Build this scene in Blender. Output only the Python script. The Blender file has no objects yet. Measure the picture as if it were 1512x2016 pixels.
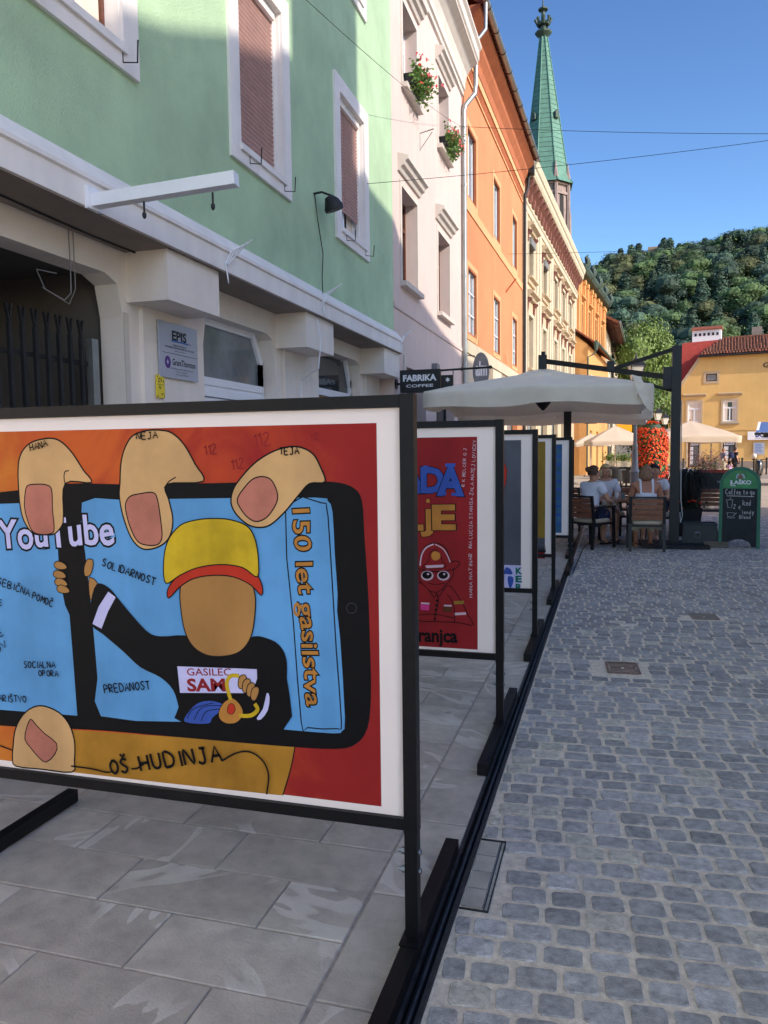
import bpy, bmesh, math, random
import numpy as np
from math import radians, sin, cos, tan, pi, atan2, sqrt
from mathutils import Vector, Matrix, Euler
from mathutils.geometry import tessellate_polygon

scene = bpy.context.scene
COL = scene.collection
R = radians
# ------------------------------------------------------------------ camera, world, sun, exposure
cam_d = bpy.data.cameras.new("camera")
cam = bpy.data.objects.new("camera", cam_d)
COL.objects.link(cam)
scene.camera = cam
EYE = Vector((0, 0, 1.55))
CAMR = (Matrix.Rotation(R(16.35), 3, 'Z') @ Matrix.Rotation(R(90 - 4.42), 3, 'X') @ Matrix.Rotation(R(-0.7), 3, 'Z'))
cam.matrix_world = Matrix.Translation(EYE) @ CAMR.to_4x4()
cam_d.sensor_fit = 'HORIZONTAL'
cam_d.sensor_width = 36
cam_d.lens = 36 * 1514 / 1512
cam_d.clip_start = .05
cam_d.clip_end = 3000

SUN = Vector((.927, -.375, tan(R(30)))).normalized()
world = bpy.data.worlds.new("World")
scene.world = world
world.use_nodes = True
wn = world.node_tree
bg = wn.nodes['Background']
sky = wn.nodes.new('ShaderNodeTexSky')
sky.sky_type = 'NISHITA'
sky.sun_disc = False
sky.sun_elevation = R(30)
sky.sun_rotation = atan2(SUN.x, SUN.y)
sky.air_density = 1.0
sky.dust_density = 1.0
sky.ozone_density = 4.0
tint = wn.nodes.new('ShaderNodeMix'); tint.data_type = 'RGBA'; tint.blend_type = 'MULTIPLY'; tint.inputs['Factor'].default_value = 1
tint.inputs[7].default_value = (.50, .46, .41, 1)
gam = wn.nodes.new('ShaderNodeGamma'); gam.inputs[1].default_value = 1.5
wn.links.new(sky.outputs[0], gam.inputs[0])
wn.links.new(gam.outputs[0], tint.inputs[6])
wn.links.new(tint.outputs[2], bg.inputs[0])
bg.inputs[1].default_value = 0.125
sl = bpy.data.lights.new("sun", 'SUN')
sl.energy = 2.0
sl.angle = R(.5)
sl.color = (1, .90, .76)
so = bpy.data.objects.new("sun", sl)
COL.objects.link(so)
so.rotation_euler = SUN.to_track_quat('Z', 'Y').to_euler()
scene.view_settings.view_transform = 'Standard'
scene.view_settings.look = 'None'
scene.view_settings.exposure = 1.3
scene.view_settings.gamma = 1
scene.view_settings.use_curve_mapping = False
scene.cycles.max_bounces = 8
scene.cycles.diffuse_bounces = 4
scene.cycles.glossy_bounces = 3
scene.cycles.transmission_bounces = 4
scene.cycles.transparent_max_bounces = 8

# ------------------------------------------------------------------ small helpers
rnd = random.Random(7)


def lin(v):
    v /= 255
    return v / 12.92 if v <= .04045 else ((v + .055) / 1.055) ** 2.4


def rgb(r, g, b, k=1.0):
    return (lin(r) * k, lin(g) * k, lin(b) * k)


def ground_at(px, py, z=0.0):
    d = CAMR @ Vector(((px - 756) / 1514, -(py - 1008) / 1514, -1))
    return EYE + d * ((z - EYE.z) / d.z)


def on_y(px, py, y):
    d = CAMR @ Vector(((px - 756) / 1514, -(py - 1008) / 1514, -1))
    return EYE + d * (y / d.y)


MATS = {}


def mat(name, col, rough=.7, var=.12, scale=3, bump=.0, bscale=60, metal=0, spec=.5, tone=False, streak=0,
        obj_rand=0.0, veins=0, trans=0, coat=0, sss=0, detail=6, dark=None, wav=None, coords='Position'):
    """procedural material: base colour varied by noise, optional streaks, veins, relief"""
    m = bpy.data.materials.new(name)
    m.use_nodes = True
    nt = m.node_tree
    N, L = nt.nodes, nt.links
    bs = N['Principled BSDF']
    bs.inputs['Roughness'].default_value = rough
    bs.inputs['Metallic'].default_value = metal
    bs.inputs['Specular IOR Level'].default_value = spec
    if trans: bs.inputs['Transmission Weight'].default_value = trans
    if coat: bs.inputs['Coat Weight'].default_value = coat
    if coords == 'Position':
        geo = N.new('ShaderNodeNewGeometry')
        vec = geo.outputs['Position']
    else:
        tc = N.new('ShaderNodeTexCoord')
        vec = tc.outputs['Object']
    if obj_rand:
        oi = N.new('ShaderNodeObjectInfo')
        mu = N.new('ShaderNodeMath'); mu.operation = 'MULTIPLY'; mu.inputs[1].default_value = 57.
        L.new(oi.outputs['Random'], mu.inputs[0])
        ad = N.new('ShaderNodeVectorMath'); ad.operation = 'ADD'
        L.new(vec, ad.inputs[0]); L.new(mu.outputs[0], ad.inputs[1])
        vec = ad.outputs[0]
    if tone:
        at = N.new('ShaderNodeAttribute'); at.attribute_name = 'tone'
        mu2 = N.new('ShaderNodeMath'); mu2.operation = 'MULTIPLY'; mu2.inputs[1].default_value = 31.
        L.new(at.outputs['Fac'], mu2.inputs[0])
        ad2 = N.new('ShaderNodeVectorMath'); ad2.operation = 'ADD'
        L.new(vec, ad2.inputs[0]); L.new(mu2.outputs[0], ad2.inputs[1])
        vec = ad2.outputs[0]
    no = N.new('ShaderNodeTexNoise')
    no.inputs['Scale'].default_value = scale
    no.inputs['Detail'].default_value = detail
    no.inputs['Roughness'].default_value = .62
    L.new(vec, no.inputs['Vector'])
    rp = N.new('ShaderNodeValToRGB')
    lo = dark if dark else tuple(c * (1 - var * 2.2) for c in col)
    hi = tuple(min(1, c * (1 + var)) for c in col)
    rp.color_ramp.elements[0].position = .25; rp.color_ramp.elements[0].color = (*lo, 1)
    rp.color_ramp.elements[1].position = .7; rp.color_ramp.elements[1].color = (*hi, 1)
    L.new(no.outputs['Fac'], rp.inputs['Fac'])
    c = rp.outputs['Color']

    def mix(a, b, fac, mode='MIX'):
        mx = N.new('ShaderNodeMix'); mx.data_type = 'RGBA'; mx.blend_type = mode
        if isinstance(fac, float): mx.inputs['Factor'].default_value = fac
        else: L.new(fac, mx.inputs['Factor'])
        for sck, v in ((6, a), (7, b)):
            if isinstance(v, tuple): mx.inputs[sck].default_value = (*v, 1)
            else: L.new(v, mx.inputs[sck])
        return mx.outputs[2]
    if streak:
        mp = N.new('ShaderNodeMapping'); mp.inputs['Scale'].default_value = (5, 5, .35)
        L.new(vec, mp.inputs['Vector'])
        n2 = N.new('ShaderNodeTexNoise'); n2.inputs['Scale'].default_value = 1.2; n2.inputs['Detail'].default_value = 5
        L.new(mp.outputs[0], n2.inputs['Vector'])
        r2 = N.new('ShaderNodeValToRGB')
        r2.color_ramp.elements[0].position = .35; r2.color_ramp.elements[0].color = (1 - streak,) * 3 + (1,)
        r2.color_ramp.elements[1].position = .62; r2.color_ramp.elements[1].color = (1, 1, 1, 1)
        L.new(n2.outputs['Fac'], r2.inputs['Fac'])
        c = mix(c, r2.outputs['Color'], 1.0, 'MULTIPLY')
    if obj_rand:
        hs = N.new('ShaderNodeMapRange')
        hs.inputs['To Min'].default_value = 1 - obj_rand; hs.inputs['To Max'].default_value = 1 + obj_rand
        L.new(oi.outputs['Random'], hs.inputs['Value'])
        vm = N.new('ShaderNodeVectorMath'); vm.operation = 'SCALE'
        L.new(c, vm.inputs[0]); L.new(hs.outputs[0], vm.inputs['Scale'])
        c = vm.outputs[0]
    if tone:
        hs = N.new('ShaderNodeMapRange')
        hs.inputs['To Min'].default_value = .78; hs.inputs['To Max'].default_value = 1.25
        L.new(at.outputs['Fac'], hs.inputs['Value'])
        vm = N.new('ShaderNodeVectorMath'); vm.operation = 'SCALE'
        L.new(c, vm.inputs[0]); L.new(hs.outputs[0], vm.inputs['Scale'])
        c = vm.outputs[0]
    if veins:
        mp = N.new('ShaderNodeMapping'); mp.inputs['Scale'].default_value = (2.2, .55, 1)
        mp.inputs['Rotation'].default_value = (0, 0, 1.1)
        vr = N.new('ShaderNodeVectorRotate'); vr.rotation_type = 'Z_AXIS'
        if obj_rand: L.new(mu.outputs[0], vr.inputs['Angle'])
        L.new(vec, vr.inputs['Vector']); L.new(vr.outputs[0], mp.inputs['Vector'])
        n3 = N.new('ShaderNodeTexNoise'); n3.inputs['Scale'].default_value = veins; n3.inputs['Detail'].default_value = 3.5
        n3.inputs['Roughness'].default_value = .75
        n3.inputs['Distortion'].default_value = .1
        L.new(mp.outputs[0], n3.inputs['Vector'])
        r3 = N.new('ShaderNodeValToRGB')
        e = r3.color_ramp.elements
        e[0].position = .52; e[0].color = (0, 0, 0, 1)
        e[1].position = .524; e[1].color = (.75, .75, .75, 1)
        q = e.new(.565); q.color = (.5, .5, .5, 1)
        q = e.new(.57); q.color = (0, 0, 0, 1)
        L.new(n3.outputs['Fac'], r3.inputs['Fac'])
        n4 = N.new('ShaderNodeTexNoise'); n4.inputs['Scale'].default_value = .9
        L.new(vec, n4.inputs['Vector'])
        r4 = N.new('ShaderNodeValToRGB'); r4.color_ramp.elements[0].position = .46; r4.color_ramp.elements[1].position = .52
        L.new(n4.outputs['Fac'], r4.inputs['Fac'])
        mm = N.new('ShaderNodeMath'); mm.operation = 'MULTIPLY'
        L.new(r3.outputs['Color'], mm.inputs[0]); L.new(r4.outputs['Color'], mm.inputs[1])
        c = mix(c, (.66, .60, .54), mm.outputs[0])
        # dark spots (chewing gum, drips)
        vo = N.new('ShaderNodeTexVoronoi'); vo.inputs['Scale'].default_value = 2.6
        L.new(vec, vo.inputs['Vector'])
        r5 = N.new('ShaderNodeValToRGB'); r5.color_ramp.elements[0].position = .055; r5.color_ramp.elements[0].color = (.55, .53, .5, 1)
        r5.color_ramp.elements[1].position = .085; r5.color_ramp.elements[1].color = (1, 1, 1, 1)
        L.new(vo.outputs['Distance'], r5.inputs['Fac'])
        c = mix(c, r5.outputs['Color'], .8, 'MULTIPLY')
    L.new(c, bs.inputs['Base Color'])
    if bump:
        bn = N.new('ShaderNodeTexNoise'); bn.inputs['Scale'].default_value = bscale; bn.inputs['Detail'].default_value = 4
        L.new(vec, bn.inputs['Vector'])
        bp = N.new('ShaderNodeBump'); bp.inputs['Strength'].default_value = bump; bp.inputs['Distance'].default_value = .01
        L.new(bn.outputs['Fac'], bp.inputs['Height'])
        L.new(bp.outputs[0], bs.inputs['Normal'])
    MATS[name] = m
    return m


W_ = mat
W_('green_stucco', rgb(174, 202, 166), .92, .10, 1.1, .9, 55, streak=.03, detail=9)
W_('white_paint', rgb(236, 230, 226), .7, .04, 2, .25, 50, streak=.06)
W_('cream_plaster', rgb(232, 222, 212), .85, .04, 2, .25, 50, streak=.05)
W_('pink_plaster', rgb(208, 188, 180), .9, .03, 1.5, .3, 45, streak=.05)
W_('trim_white', rgb(206, 196, 186), .8, .04, 3, .2, 60, streak=.06)
W_('orange_plaster', rgb(206, 130, 88), .9, .08, .7, .3, 45, streak=.04)
W_('peach_trim', rgb(208, 158, 112), .85, .04, 2, .2, 50)
W_('brown_trim', rgb(168, 98, 62), .8, .1, 3, .2, 50)
W_('cream_stone', rgb(186, 166, 138), .88, .05, 2, .25, 50, streak=.08)
W_('cream_light', rgb(190, 180, 156), .85, .05, 2, .2, 50, streak=.08)
W_('rust_stone', rgb(118, 74, 64), .85, .14, 5, .3, 60)
W_('ochre_plaster', rgb(186, 116, 62), .9, .1, 1, .3, 45, streak=.15)
W_('ochre_light', rgb(204, 150, 92), .9, .06, 1, .3, 45, streak=.1)
W_('yellow_plaster', rgb(214, 176, 112), .92, .06, .6, .25, 45, streak=.03)
W_('pale_wall', rgb(205, 190, 168), .92, .06, .8, .25, 45, streak=.1)
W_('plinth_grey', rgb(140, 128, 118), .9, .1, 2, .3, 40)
W_('roof_tile', rgb(140, 72, 48), .85, .3, 4, .6, 30)
W_('red_tile', rgb(160, 60, 48), .8, .16, 5, .4, 30)
W_('brown_tile', rgb(120, 72, 50), .9, .35, 3, .8, 16)
W_('slate', rgb(70, 72, 82), .7, .1, 5, .2, 30)
W_('copper_green', rgb(88, 132, 116), .7, .12, 1.2, .2, 20, streak=.12)
W_('copper_dark', rgb(62, 80, 70), .7, .2, 3, .2, 30)
W_('church_stone', rgb(150, 132, 126), .92, .14, .8, .3, 20, streak=.2)
W_('zinc', rgb(160, 162, 160), .38, .1, 4, .05, 30, metal=.75, streak=.1)
W_('dark_metal', rgb(26, 26, 29), .45, .2, 8, .12, 200, spec=.5)
W_('stand_black', rgb(12, 12, 16), .42, .25, 14, .1, 300, spec=.3)
W_('iron', rgb(40, 40, 42), .6, .25, 10, .2, 120, metal=.3)
W_('rusty_iron', rgb(140, 112, 98), .75, .25, 40, .3, 120, metal=.2)
W_('drain_steel', rgb(58, 58, 62), .5, .3, 20, .2, 90, metal=.4, spec=.35)
W_('board_white', rgb(240, 226, 220), .42, .015, 2, 0, 50, spec=.4)
W_('glass_dark', rgb(34, 40, 46), .06, .3, 1.2, 0, spec=.9)
W_('glass_clear', rgb(120, 130, 136), .08, .25, 1.5, 0, spec=.9)
W_('dark_inside', rgb(44, 42, 42), .95, .1, 1)
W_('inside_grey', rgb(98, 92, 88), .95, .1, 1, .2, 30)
W_('pvc_white', rgb(232, 234, 240), .35, .02, 5)
W_('brown_wood', rgb(96, 52, 34), .55, .25, 30, .15, 60)
W_('shutter_pink', rgb(178, 140, 132), .55, .08, 8)
W_('shutter_grey', rgb(120, 118, 116), .55, .08, 8)
W_('curtain', rgb(220, 205, 190), .9, .06, 10)
W_('cobble', rgb(176, 170, 168), .88, .24, 30, .7, 150, tone=True, detail=8, obj_rand=.10)
W_('cobble_pale', rgb(206, 196, 182), .8, .25, 34, .7, 150, tone=True, detail=8)
W_('joint_sand', rgb(238, 220, 200), .97, .16, 30, .8, 220)
W_('slab', rgb(182, 171, 160), .8, .13, 9, .3, 110, obj_rand=.15, veins=1.0, detail=10)
W_('slab_joint', rgb(168, 156, 146), .95, .15, 30, .5, 200)
W_('square_paving', rgb(172, 156, 138), .92, .08, .5, .3, 30)
W_('earth', rgb(60, 66, 40), .95, .3, .05)
W_('canvas', rgb(250, 238, 220), .85, .05, 2, .25, 12)
W_('canvas_pale', rgb(206, 188, 166), .85, .03, 2, .2, 12)
W_('chair_wood', rgb(150, 98, 72), .5, .2, 25, .1, 60)
W_('cushion', rgb(196, 180, 156), .9, .06, 20, .2, 90)
W_('wicker', rgb(48, 52, 54), .7, .2, 30, .3, 100)
W_('skin', rgb(206, 152, 126), .55, .06, 12)
W_('skin_tan', rgb(182, 124, 98), .55, .06, 12)
W_('hair_brown', rgb(92, 62, 46), .6, .3, 40, .5, 120)
W_('hair_blond', rgb(226, 198, 148), .6, .2, 40, .5, 120)
W_('hair_lightbrown', rgb(150, 112, 84), .6, .3, 40, .5, 120)
W_('hair_dark', rgb(36, 28, 26), .6, .3, 40, .5, 120)
W_('tee_white', rgb(226, 226, 236), .9, .03, 8, .3, 20)
W_('tee_grey', rgb(110, 112, 130), .9, .05, 8)
W_('cloth_black', rgb(24, 24, 30), .9, .1, 8)
W_('cloth_lilac', rgb(196, 164, 190), .9, .05, 8)
W_('denim', rgb(34, 44, 78), .9, .12, 20)
W_('sandal', rgb(60, 44, 40), .6, .2, 20)
W_('tan_leather', rgb(178, 128, 98), .6, .1, 20)
W_('chalkboard', rgb(36, 38, 44), .75, .25, 7)
W_('chalk', rgb(196, 196, 196), .95, .12, 60)
W_('board_green', rgb(20, 104, 72), .4, .06, 10)
W_('beer_green', rgb(52, 140, 74), .4, .22, 7)
W_('cooler_black', rgb(28, 29, 33), .45, .1, 12, .2, 120)
W_('planter_black', rgb(26, 26, 28), .5, .15, 12)
W_('reed', rgb(42, 42, 34), .8, .3, 10)
W_('petal_red', rgb(236, 66, 28), .6, .22, 18)
W_('petal_orange', rgb(246, 112, 44), .6, .15, 18)
W_('petal_pink', rgb(226, 96, 104), .6, .2, 18)
W_('petal_pale', rgb(226, 164, 156), .6, .2, 18)
W_('leaf', rgb(104, 138, 66), .6, .3, 6)
W_('leaf_dark', rgb(44, 66, 34), .6, .3, 6)
W_('leaf_lime', rgb(108, 130, 54), .6, .25, 3)
W_('bark', rgb(80, 68, 56), .9, .25, 12, .5, 40)
W_('tree_deep', rgb(64, 88, 70), .8, .4, .35, coords='Position', obj_rand=.35)  # lightened and slightly blued: haze over the hill put into the colour
W_('tree_mid', rgb(88, 112, 68), .8, .4, .35, obj_rand=.3)  # leaf colour lightened in place of haze before the hill
W_('tree_olive', rgb(92, 98, 62), .8, .4, .35, obj_rand=.25)
W_('tree_lime', rgb(150, 160, 68), .8, .3, .35, obj_rand=.2)
W_('concrete', rgb(196, 184, 160), .9, .1, 6, .3, 60)
W_('sign_black', rgb(26, 26, 30), .45, .1, 5)
W_('sign_grey', rgb(120, 122, 128), .35, .1, 5)
W_('sign_metal', rgb(176, 180, 194), .3, .03, 2, metal=.2)
W_('sign_white', rgb(232, 232, 236), .4, .02, 5)
W_('sign_yellow', rgb(232, 206, 50), .45, .05, 8)
W_('sign_orange', rgb(240, 164, 20), .5, .05, 8)
W_('ink_black', rgb(22, 20, 24), .6, .1, 20)
W_('ink_blue', rgb(30, 44, 130), .6, .1, 20)
W_('ink_sky', rgb(40, 110, 190), .6, .05, 20)
W_('ink_purple', rgb(92, 50, 130), .6, .1, 20)
W_('ink_red', rgb(180, 40, 44), .6, .1, 20)
W_('awning_blue', rgb(80, 106, 158), .7, .08, 3)
W_('lamp_glass', rgb(206, 200, 184), .3, .05, 4)
W_('scooter_black', rgb(22, 20, 22), .25, .1, 10, coat=.5)
W_('helmet_cream', rgb(226, 204, 186), .3, .05, 10)
W_('pallet_wood', rgb(120, 110, 98), .9, .2, 20, .3, 60)
W_('frame_red', rgb(176, 60, 42), .6, .15, 12)
W_('brick', rgb(176, 108, 80), .9, .15, 4, .3, 40)
W_('rubble', rgb(150, 130, 110), .95, .2, .6, .3, 2)
# print inks of the posters
W_('art_orange', rgb(196, 92, 34), .42, .0, 1)
W_('art_sky', rgb(98, 160, 214), .42, .12, 2, coords='Object', streak=.16)
W_('art_black', rgb(9, 9, 13), .42, .12, 8)
W_('art_skin', rgb(208, 164, 112), .42, .10, 4, streak=.14)
W_('art_tan', rgb(172, 124, 70), .42, .1, 4, streak=.16)
W_('art_nail', rgb(186, 116, 98), .42, .14, 7, streak=.15)
W_('art_yellow', rgb(206, 172, 36), .42, .12, 9, streak=.2)
W_('art_red', rgb(186, 50, 32), .42, .10, 6)
W_('art_deepred', rgb(150, 36, 40), .42, .12, 2.2, streak=.2)
W_('art_hand', rgb(182, 128, 44), .42, .18, 3.4, streak=.22)
W_('art_blue', rgb(56, 84, 166), .42, .12, 8)
W_('art_gold', rgb(184, 124, 56), .42, .12, 8)
W_('art_lilac', rgb(196, 192, 232), .42, .06, 8)
W_('art_grey', rgb(90, 92, 102), .42, .14, 3, streak=.15)
W_('art_olive', rgb(140, 112, 44), .42, .12, 3)
W_('art_water', rgb(58, 104, 140), .42, .25, 3)
W_('art_brown', rgb(92, 52, 30), .42, .1, 8)
W_('art_pale', rgb(206, 176, 188), .42, .06, 8)
W_('art_pink', rgb(208, 60, 130), .42, .1, 8)
W_('art_green', rgb(24, 110, 96), .42, .1, 8)


for _n, _m in MATS.items():
    if _n.startswith('art_'):
        _b = _m.node_tree.nodes['Principled BSDF']; _b.inputs['Specular IOR Level'].default_value = .18; _b.inputs['Roughness'].default_value = .6


def poster_ground():
    """painted sheet: yellow through orange to red from left to right, with brush marks (colours of the print itself)"""
    m = MATS['art_orange']; nt = m.node_tree; N, L = nt.nodes, nt.links
    bs = N['Principled BSDF']
    tc = N.new('ShaderNodeTexCoord'); sx = N.new('ShaderNodeSeparateXYZ'); L.new(tc.outputs['Object'], sx.inputs[0])
    no = N.new('ShaderNodeTexNoise'); no.inputs['Scale'].default_value = 2.4; no.inputs['Detail'].default_value = 7
    no.inputs['Distortion'].default_value = 1.6
    L.new(tc.outputs['Object'], no.inputs['Vector'])
    ma = N.new('ShaderNodeMath'); ma.operation = 'MULTIPLY_ADD'; ma.inputs[1].default_value = 1.25
    L.new(no.outputs['Fac'], ma.inputs[0]); L.new(sx.outputs['X'], ma.inputs[2])
    rp = N.new('ShaderNodeValToRGB'); e = rp.color_ramp.elements
    mr = N.new('ShaderNodeMapRange'); mr.inputs['From Min'].default_value = -1.42; mr.inputs['From Max'].default_value = .64
    L.new(ma.outputs[0], mr.inputs['Value']); L.new(mr.outputs[0], rp.inputs['Fac'])
    e[0].position = .0; e[0].color = (*rgb(206, 160, 50), 1)
    e[1].position = 1; e[1].color = (*rgb(140, 30, 32), 1)
    for p, c in ((.2, (206, 124, 44)), (.38, (186, 82, 38)), (.48, (200, 92, 40)), (.6, (160, 48, 34)), (.7, (182, 66, 36)), (.82, (150, 36, 34))):
        q = e.new(p); q.color = (*rgb(*c), 1)
    L.new(rp.outputs['Color'], bs.inputs['Base Color'])


poster_ground()


class MB:
    def __init__(self): self.v = []; self.f = []; self.m = []; self.mi = 0; self.tones = []

    def add(self, vs, fs):
        o = len(self.v); self.v += [tuple(p) for p in vs]
        self.f += [tuple(i + o for i in f) for f in fs]; self.m += [self.mi] * len(fs)
        return self

    def box(self, x0, x1, y0, y1, z0, z1):
        x0, x1 = sorted((x0, x1)); y0, y1 = sorted((y0, y1)); z0, z1 = sorted((z0, z1))
        return self.add([(x0, y0, z0), (x1, y0, z0), (x1, y1, z0), (x0, y1, z0), (x0, y0, z1), (x1, y0, z1), (x1, y1, z1), (x0, y1, z1)],
                        [(0, 3, 2, 1), (4, 5, 6, 7), (0, 1, 5, 4), (1, 2, 6, 5), (2, 3, 7, 6), (3, 0, 4, 7)])

    def bar(self, a, b, w, h=None, up=(0, 0, 1)):
        """a box along a-b with section w x h"""
        h = h or w; a = Vector(a); b = Vector(b); d = (b - a).normalized()
        u = Vector(up)
        if abs(d.dot(u)) > .95: u = Vector((0, 1, 0))
        s = d.cross(u).normalized() * (w / 2); t = s.cross(d).normalized() * (h / 2)
        vs = [a - s - t, a + s - t, a + s + t, a - s + t, b - s - t, b + s - t, b + s + t, b - s + t]
        return self.add(vs, [(0, 1, 2, 3), (7, 6, 5, 4), (0, 4, 5, 1), (1, 5, 6, 2), (2, 6, 7, 3), (3, 7, 4, 0)])

    def tube(self, pts, r, n=8, cap=True):
        pts = [Vector(p) for p in pts]
        rs = r if isinstance(r, (list, tuple)) else [r] * len(pts)
        rings = []; pu = None
        for i, p in enumerate(pts):
            d = (pts[min(i + 1, len(pts) - 1)] - pts[max(i - 1, 0)]).normalized()
            u = pu if pu is not None else (Vector((0, 0, 1)) if abs(d.z) < .9 else Vector((1, 0, 0)))
            s = d.cross(u)
            if s.length < 1e-5: s = d.cross(Vector((0, 1, 0)))
            s.normalize(); t = s.cross(d).normalized(); pu = t
            rings.append([p + (s * cos(2 * pi * k / n) + t * sin(2 * pi * k / n)) * rs[i] for k in range(n)])
        vs = [v for rg in rings for v in rg]; fs = []
        for i in range(len(pts) - 1):
            for k in range(n):
                fs.append((i * n + k, i * n + (k + 1) % n, (i + 1) * n + (k + 1) % n, (i + 1) * n + k))
        if cap: fs += [tuple(range(n))[::-1], tuple((len(pts) - 1) * n + k for k in range(n))]
        return self.add(vs, fs)

    def lathe(self, prof, c=(0, 0, 0), n=16, cap=True):
        vs = [(c[0] + r * cos(2 * pi * k / n), c[1] + r * sin(2 * pi * k / n), c[2] + z) for r, z in prof for k in range(n)]
        fs = [(i * n + k, i * n + (k + 1) % n, (i + 1) * n + (k + 1) % n, (i + 1) * n + k) for i in range(len(prof) - 1) for k in range(n)]
        if cap: fs += [tuple(range(n))[::-1], tuple((len(prof) - 1) * n + k for k in range(n))]
        return self.add(vs, fs)

    def ell(self, c, r, nu=12, nv=8, M=None):
        vs = []
        for j in range(nv + 1):
            a = -pi / 2 + pi * j / nv
            for k in range(nu):
                b = 2 * pi * k / nu
                p = Vector((r[0] * cos(a) * cos(b), r[1] * cos(a) * sin(b), r[2] * sin(a)))
                if M: p = M @ p
                vs.append(Vector(c) + p)
        return self.add(vs, [(j * nu + k, j * nu + (k + 1) % nu, (j + 1) * nu + (k + 1) % nu, (j + 1) * nu + k) for j in range(nv) for k in range(nu)])

    def prism(self, poly, axis, a, b):
        """extrude a 2-d polygon; axis 'x': poly=(y,z); 'y': (x,z); 'z': (x,y)"""
        n = len(poly)
        P = {'x': lambda q, t: (t, q[0], q[1]), 'y': lambda q, t: (q[0], t, q[1]), 'z': lambda q, t: (q[0], q[1], t)}[axis]
        vs = [P(q, a) for q in poly] + [P(q, b) for q in poly]
        tr = tessellate_polygon([[Vector((q[0], q[1], 0)) for q in poly]])
        fs = [tuple(t) for t in tr] + [tuple(i + n for i in reversed(t)) for t in tr]
        fs += [(i, (i + 1) % n, (i + 1) % n + n, i + n) for i in range(n)]
        return self.add(vs, fs)

    def holed(self, outer, holes, P, depth=0, dirv=None):
        """flat polygon with holes (2-d), mapped by P(u, v) to 3-d; reveals of depth along dirv"""
        loops = [outer] + holes
        flat = [q for l in loops for q in l]
        tr = tessellate_polygon([[Vector((q[0], q[1], 0)) for q in l] for l in loops])
        self.add([P(*q) for q in flat], [tuple(t) for t in tr])
        if depth:
            dv = Vector(dirv) * depth
            for l in holes:
                n = len(l); v0 = [Vector(P(*q)) for q in l]
                self.add(v0 + [v + dv for v in v0], [(i, (i + 1) % n, (i + 1) % n + n, i + n) for i in range(n)])
        return self

    def build(self, name, m, parent=None, smooth=False, loc=None, kind=None, fix=True):
        me = bpy.data.meshes.new(name)
        me.from_pydata([tuple(v) for v in self.v], [], self.f)
        ms = m if isinstance(m, (list, tuple)) else [m]
        for q in ms: me.materials.append(MATS[q] if isinstance(q, str) else q)
        if len(ms) > 1: me.polygons.foreach_set('material_index', self.m)
        if fix:
            bm = bmesh.new(); bm.from_mesh(me); bmesh.ops.recalc_face_normals(bm, faces=bm.faces); bm.to_mesh(me); bm.free()
        if smooth:
            me.polygons.foreach_set('use_smooth', [True] * len(me.polygons))
            if smooth != 'all':
                try: me.set_sharp_from_angle(angle=R(40))
                except Exception: pass
        o = bpy.data.objects.new(name, me); COL.objects.link(o)
        if parent: o.parent = parent
        if loc: o.location = loc
        if kind: o['kind'] = kind
        return o


def tag(o, label=None, cat=None, group=None, kind=None):
    if label: o['label'] = label
    if cat: o['category'] = cat
    if group: o['group'] = group
    if kind: o['kind'] = kind
    return o


def thing(name, label, cat, loc=(0, 0, 0), rz=0, group=None):
    o = bpy.data.objects.new(name, None); COL.objects.link(o)
    o.location = loc; o.rotation_euler = (0, 0, rz); o.empty_display_size = .2
    return tag(o, label, cat, group)


def kids(o): return [c for c in bpy.data.objects if c.parent == o]


def copy_tree(root, loc, rz, label=None, scale=None):
    def cp(o, par):
        c = o.copy(); COL.objects.link(c); c.parent = par
        for ch in list(o.children): cp(ch, c)
        return c
    r = cp(root, None); r.location = loc; r.rotation_euler = (0, 0, rz)
    if label: r['label'] = label
    if scale: r.scale = (scale,) * 3
    return r


def inst(o, name, parent, loc=(0, 0, 0), rot=(0, 0, 0), scale=None):
    c = bpy.data.objects.new(name, o.data); COL.objects.link(c); c.parent = parent
    c.location = loc; c.rotation_euler = rot
    if scale: c.scale = scale
    return c


_txt = {}


def text_geo(body, bold=0.0, spacing=1.0):
    k = (body, round(bold, 4), spacing)
    if k in _txt: return _txt[k]
    cu = bpy.data.curves.new('lettering', 'FONT'); cu.body = body; cu.size = 1; cu.offset = bold; cu.space_character = spacing
    cu.resolution_u = 3; cu.fill_mode = 'BOTH'
    o = bpy.data.objects.new('lettering', cu); COL.objects.link(o)
    bpy.context.view_layer.update()
    me = bpy.data.meshes.new_from_object(o.evaluated_get(bpy.context.evaluated_depsgraph_get()))
    vs = [tuple(v.co) for v in me.vertices]; fs = [tuple(p.vertices) for p in me.polygons]
    bpy.data.objects.remove(o); bpy.data.curves.remove(cu); bpy.data.meshes.remove(me)
    xs = [v[0] for v in vs]
    r = (vs, fs, min(xs), max(xs)); _txt[k] = r
    return r


def put_text(mb, body, x0, x1, z, h, P, bold=0, ang=0, spacing=1.0, wob=0, cap=.73, ref=None):
    """fit the text between x0 and x1 on the baseline z, capitals h high; P(u,v)->3-d; ref: text whose extents set the fit"""
    vs, fs, a, b = text_geo(body, bold, spacing)
    if ref is not None: _, _, a, b = text_geo(body, ref, spacing)
    sx = (x1 - x0) / (b - a); sy = h / cap; ca, sa = cos(ang), sin(ang)
    out = []
    for v in vs:
        u, w = (v[0] - a) * sx, v[1] * sy + wob * h * sin(v[0] * 5.1)
        out.append(P(x0 + u * ca - w * sa, z + u * sa + w * ca))
    mb.add(out, fs)


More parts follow.
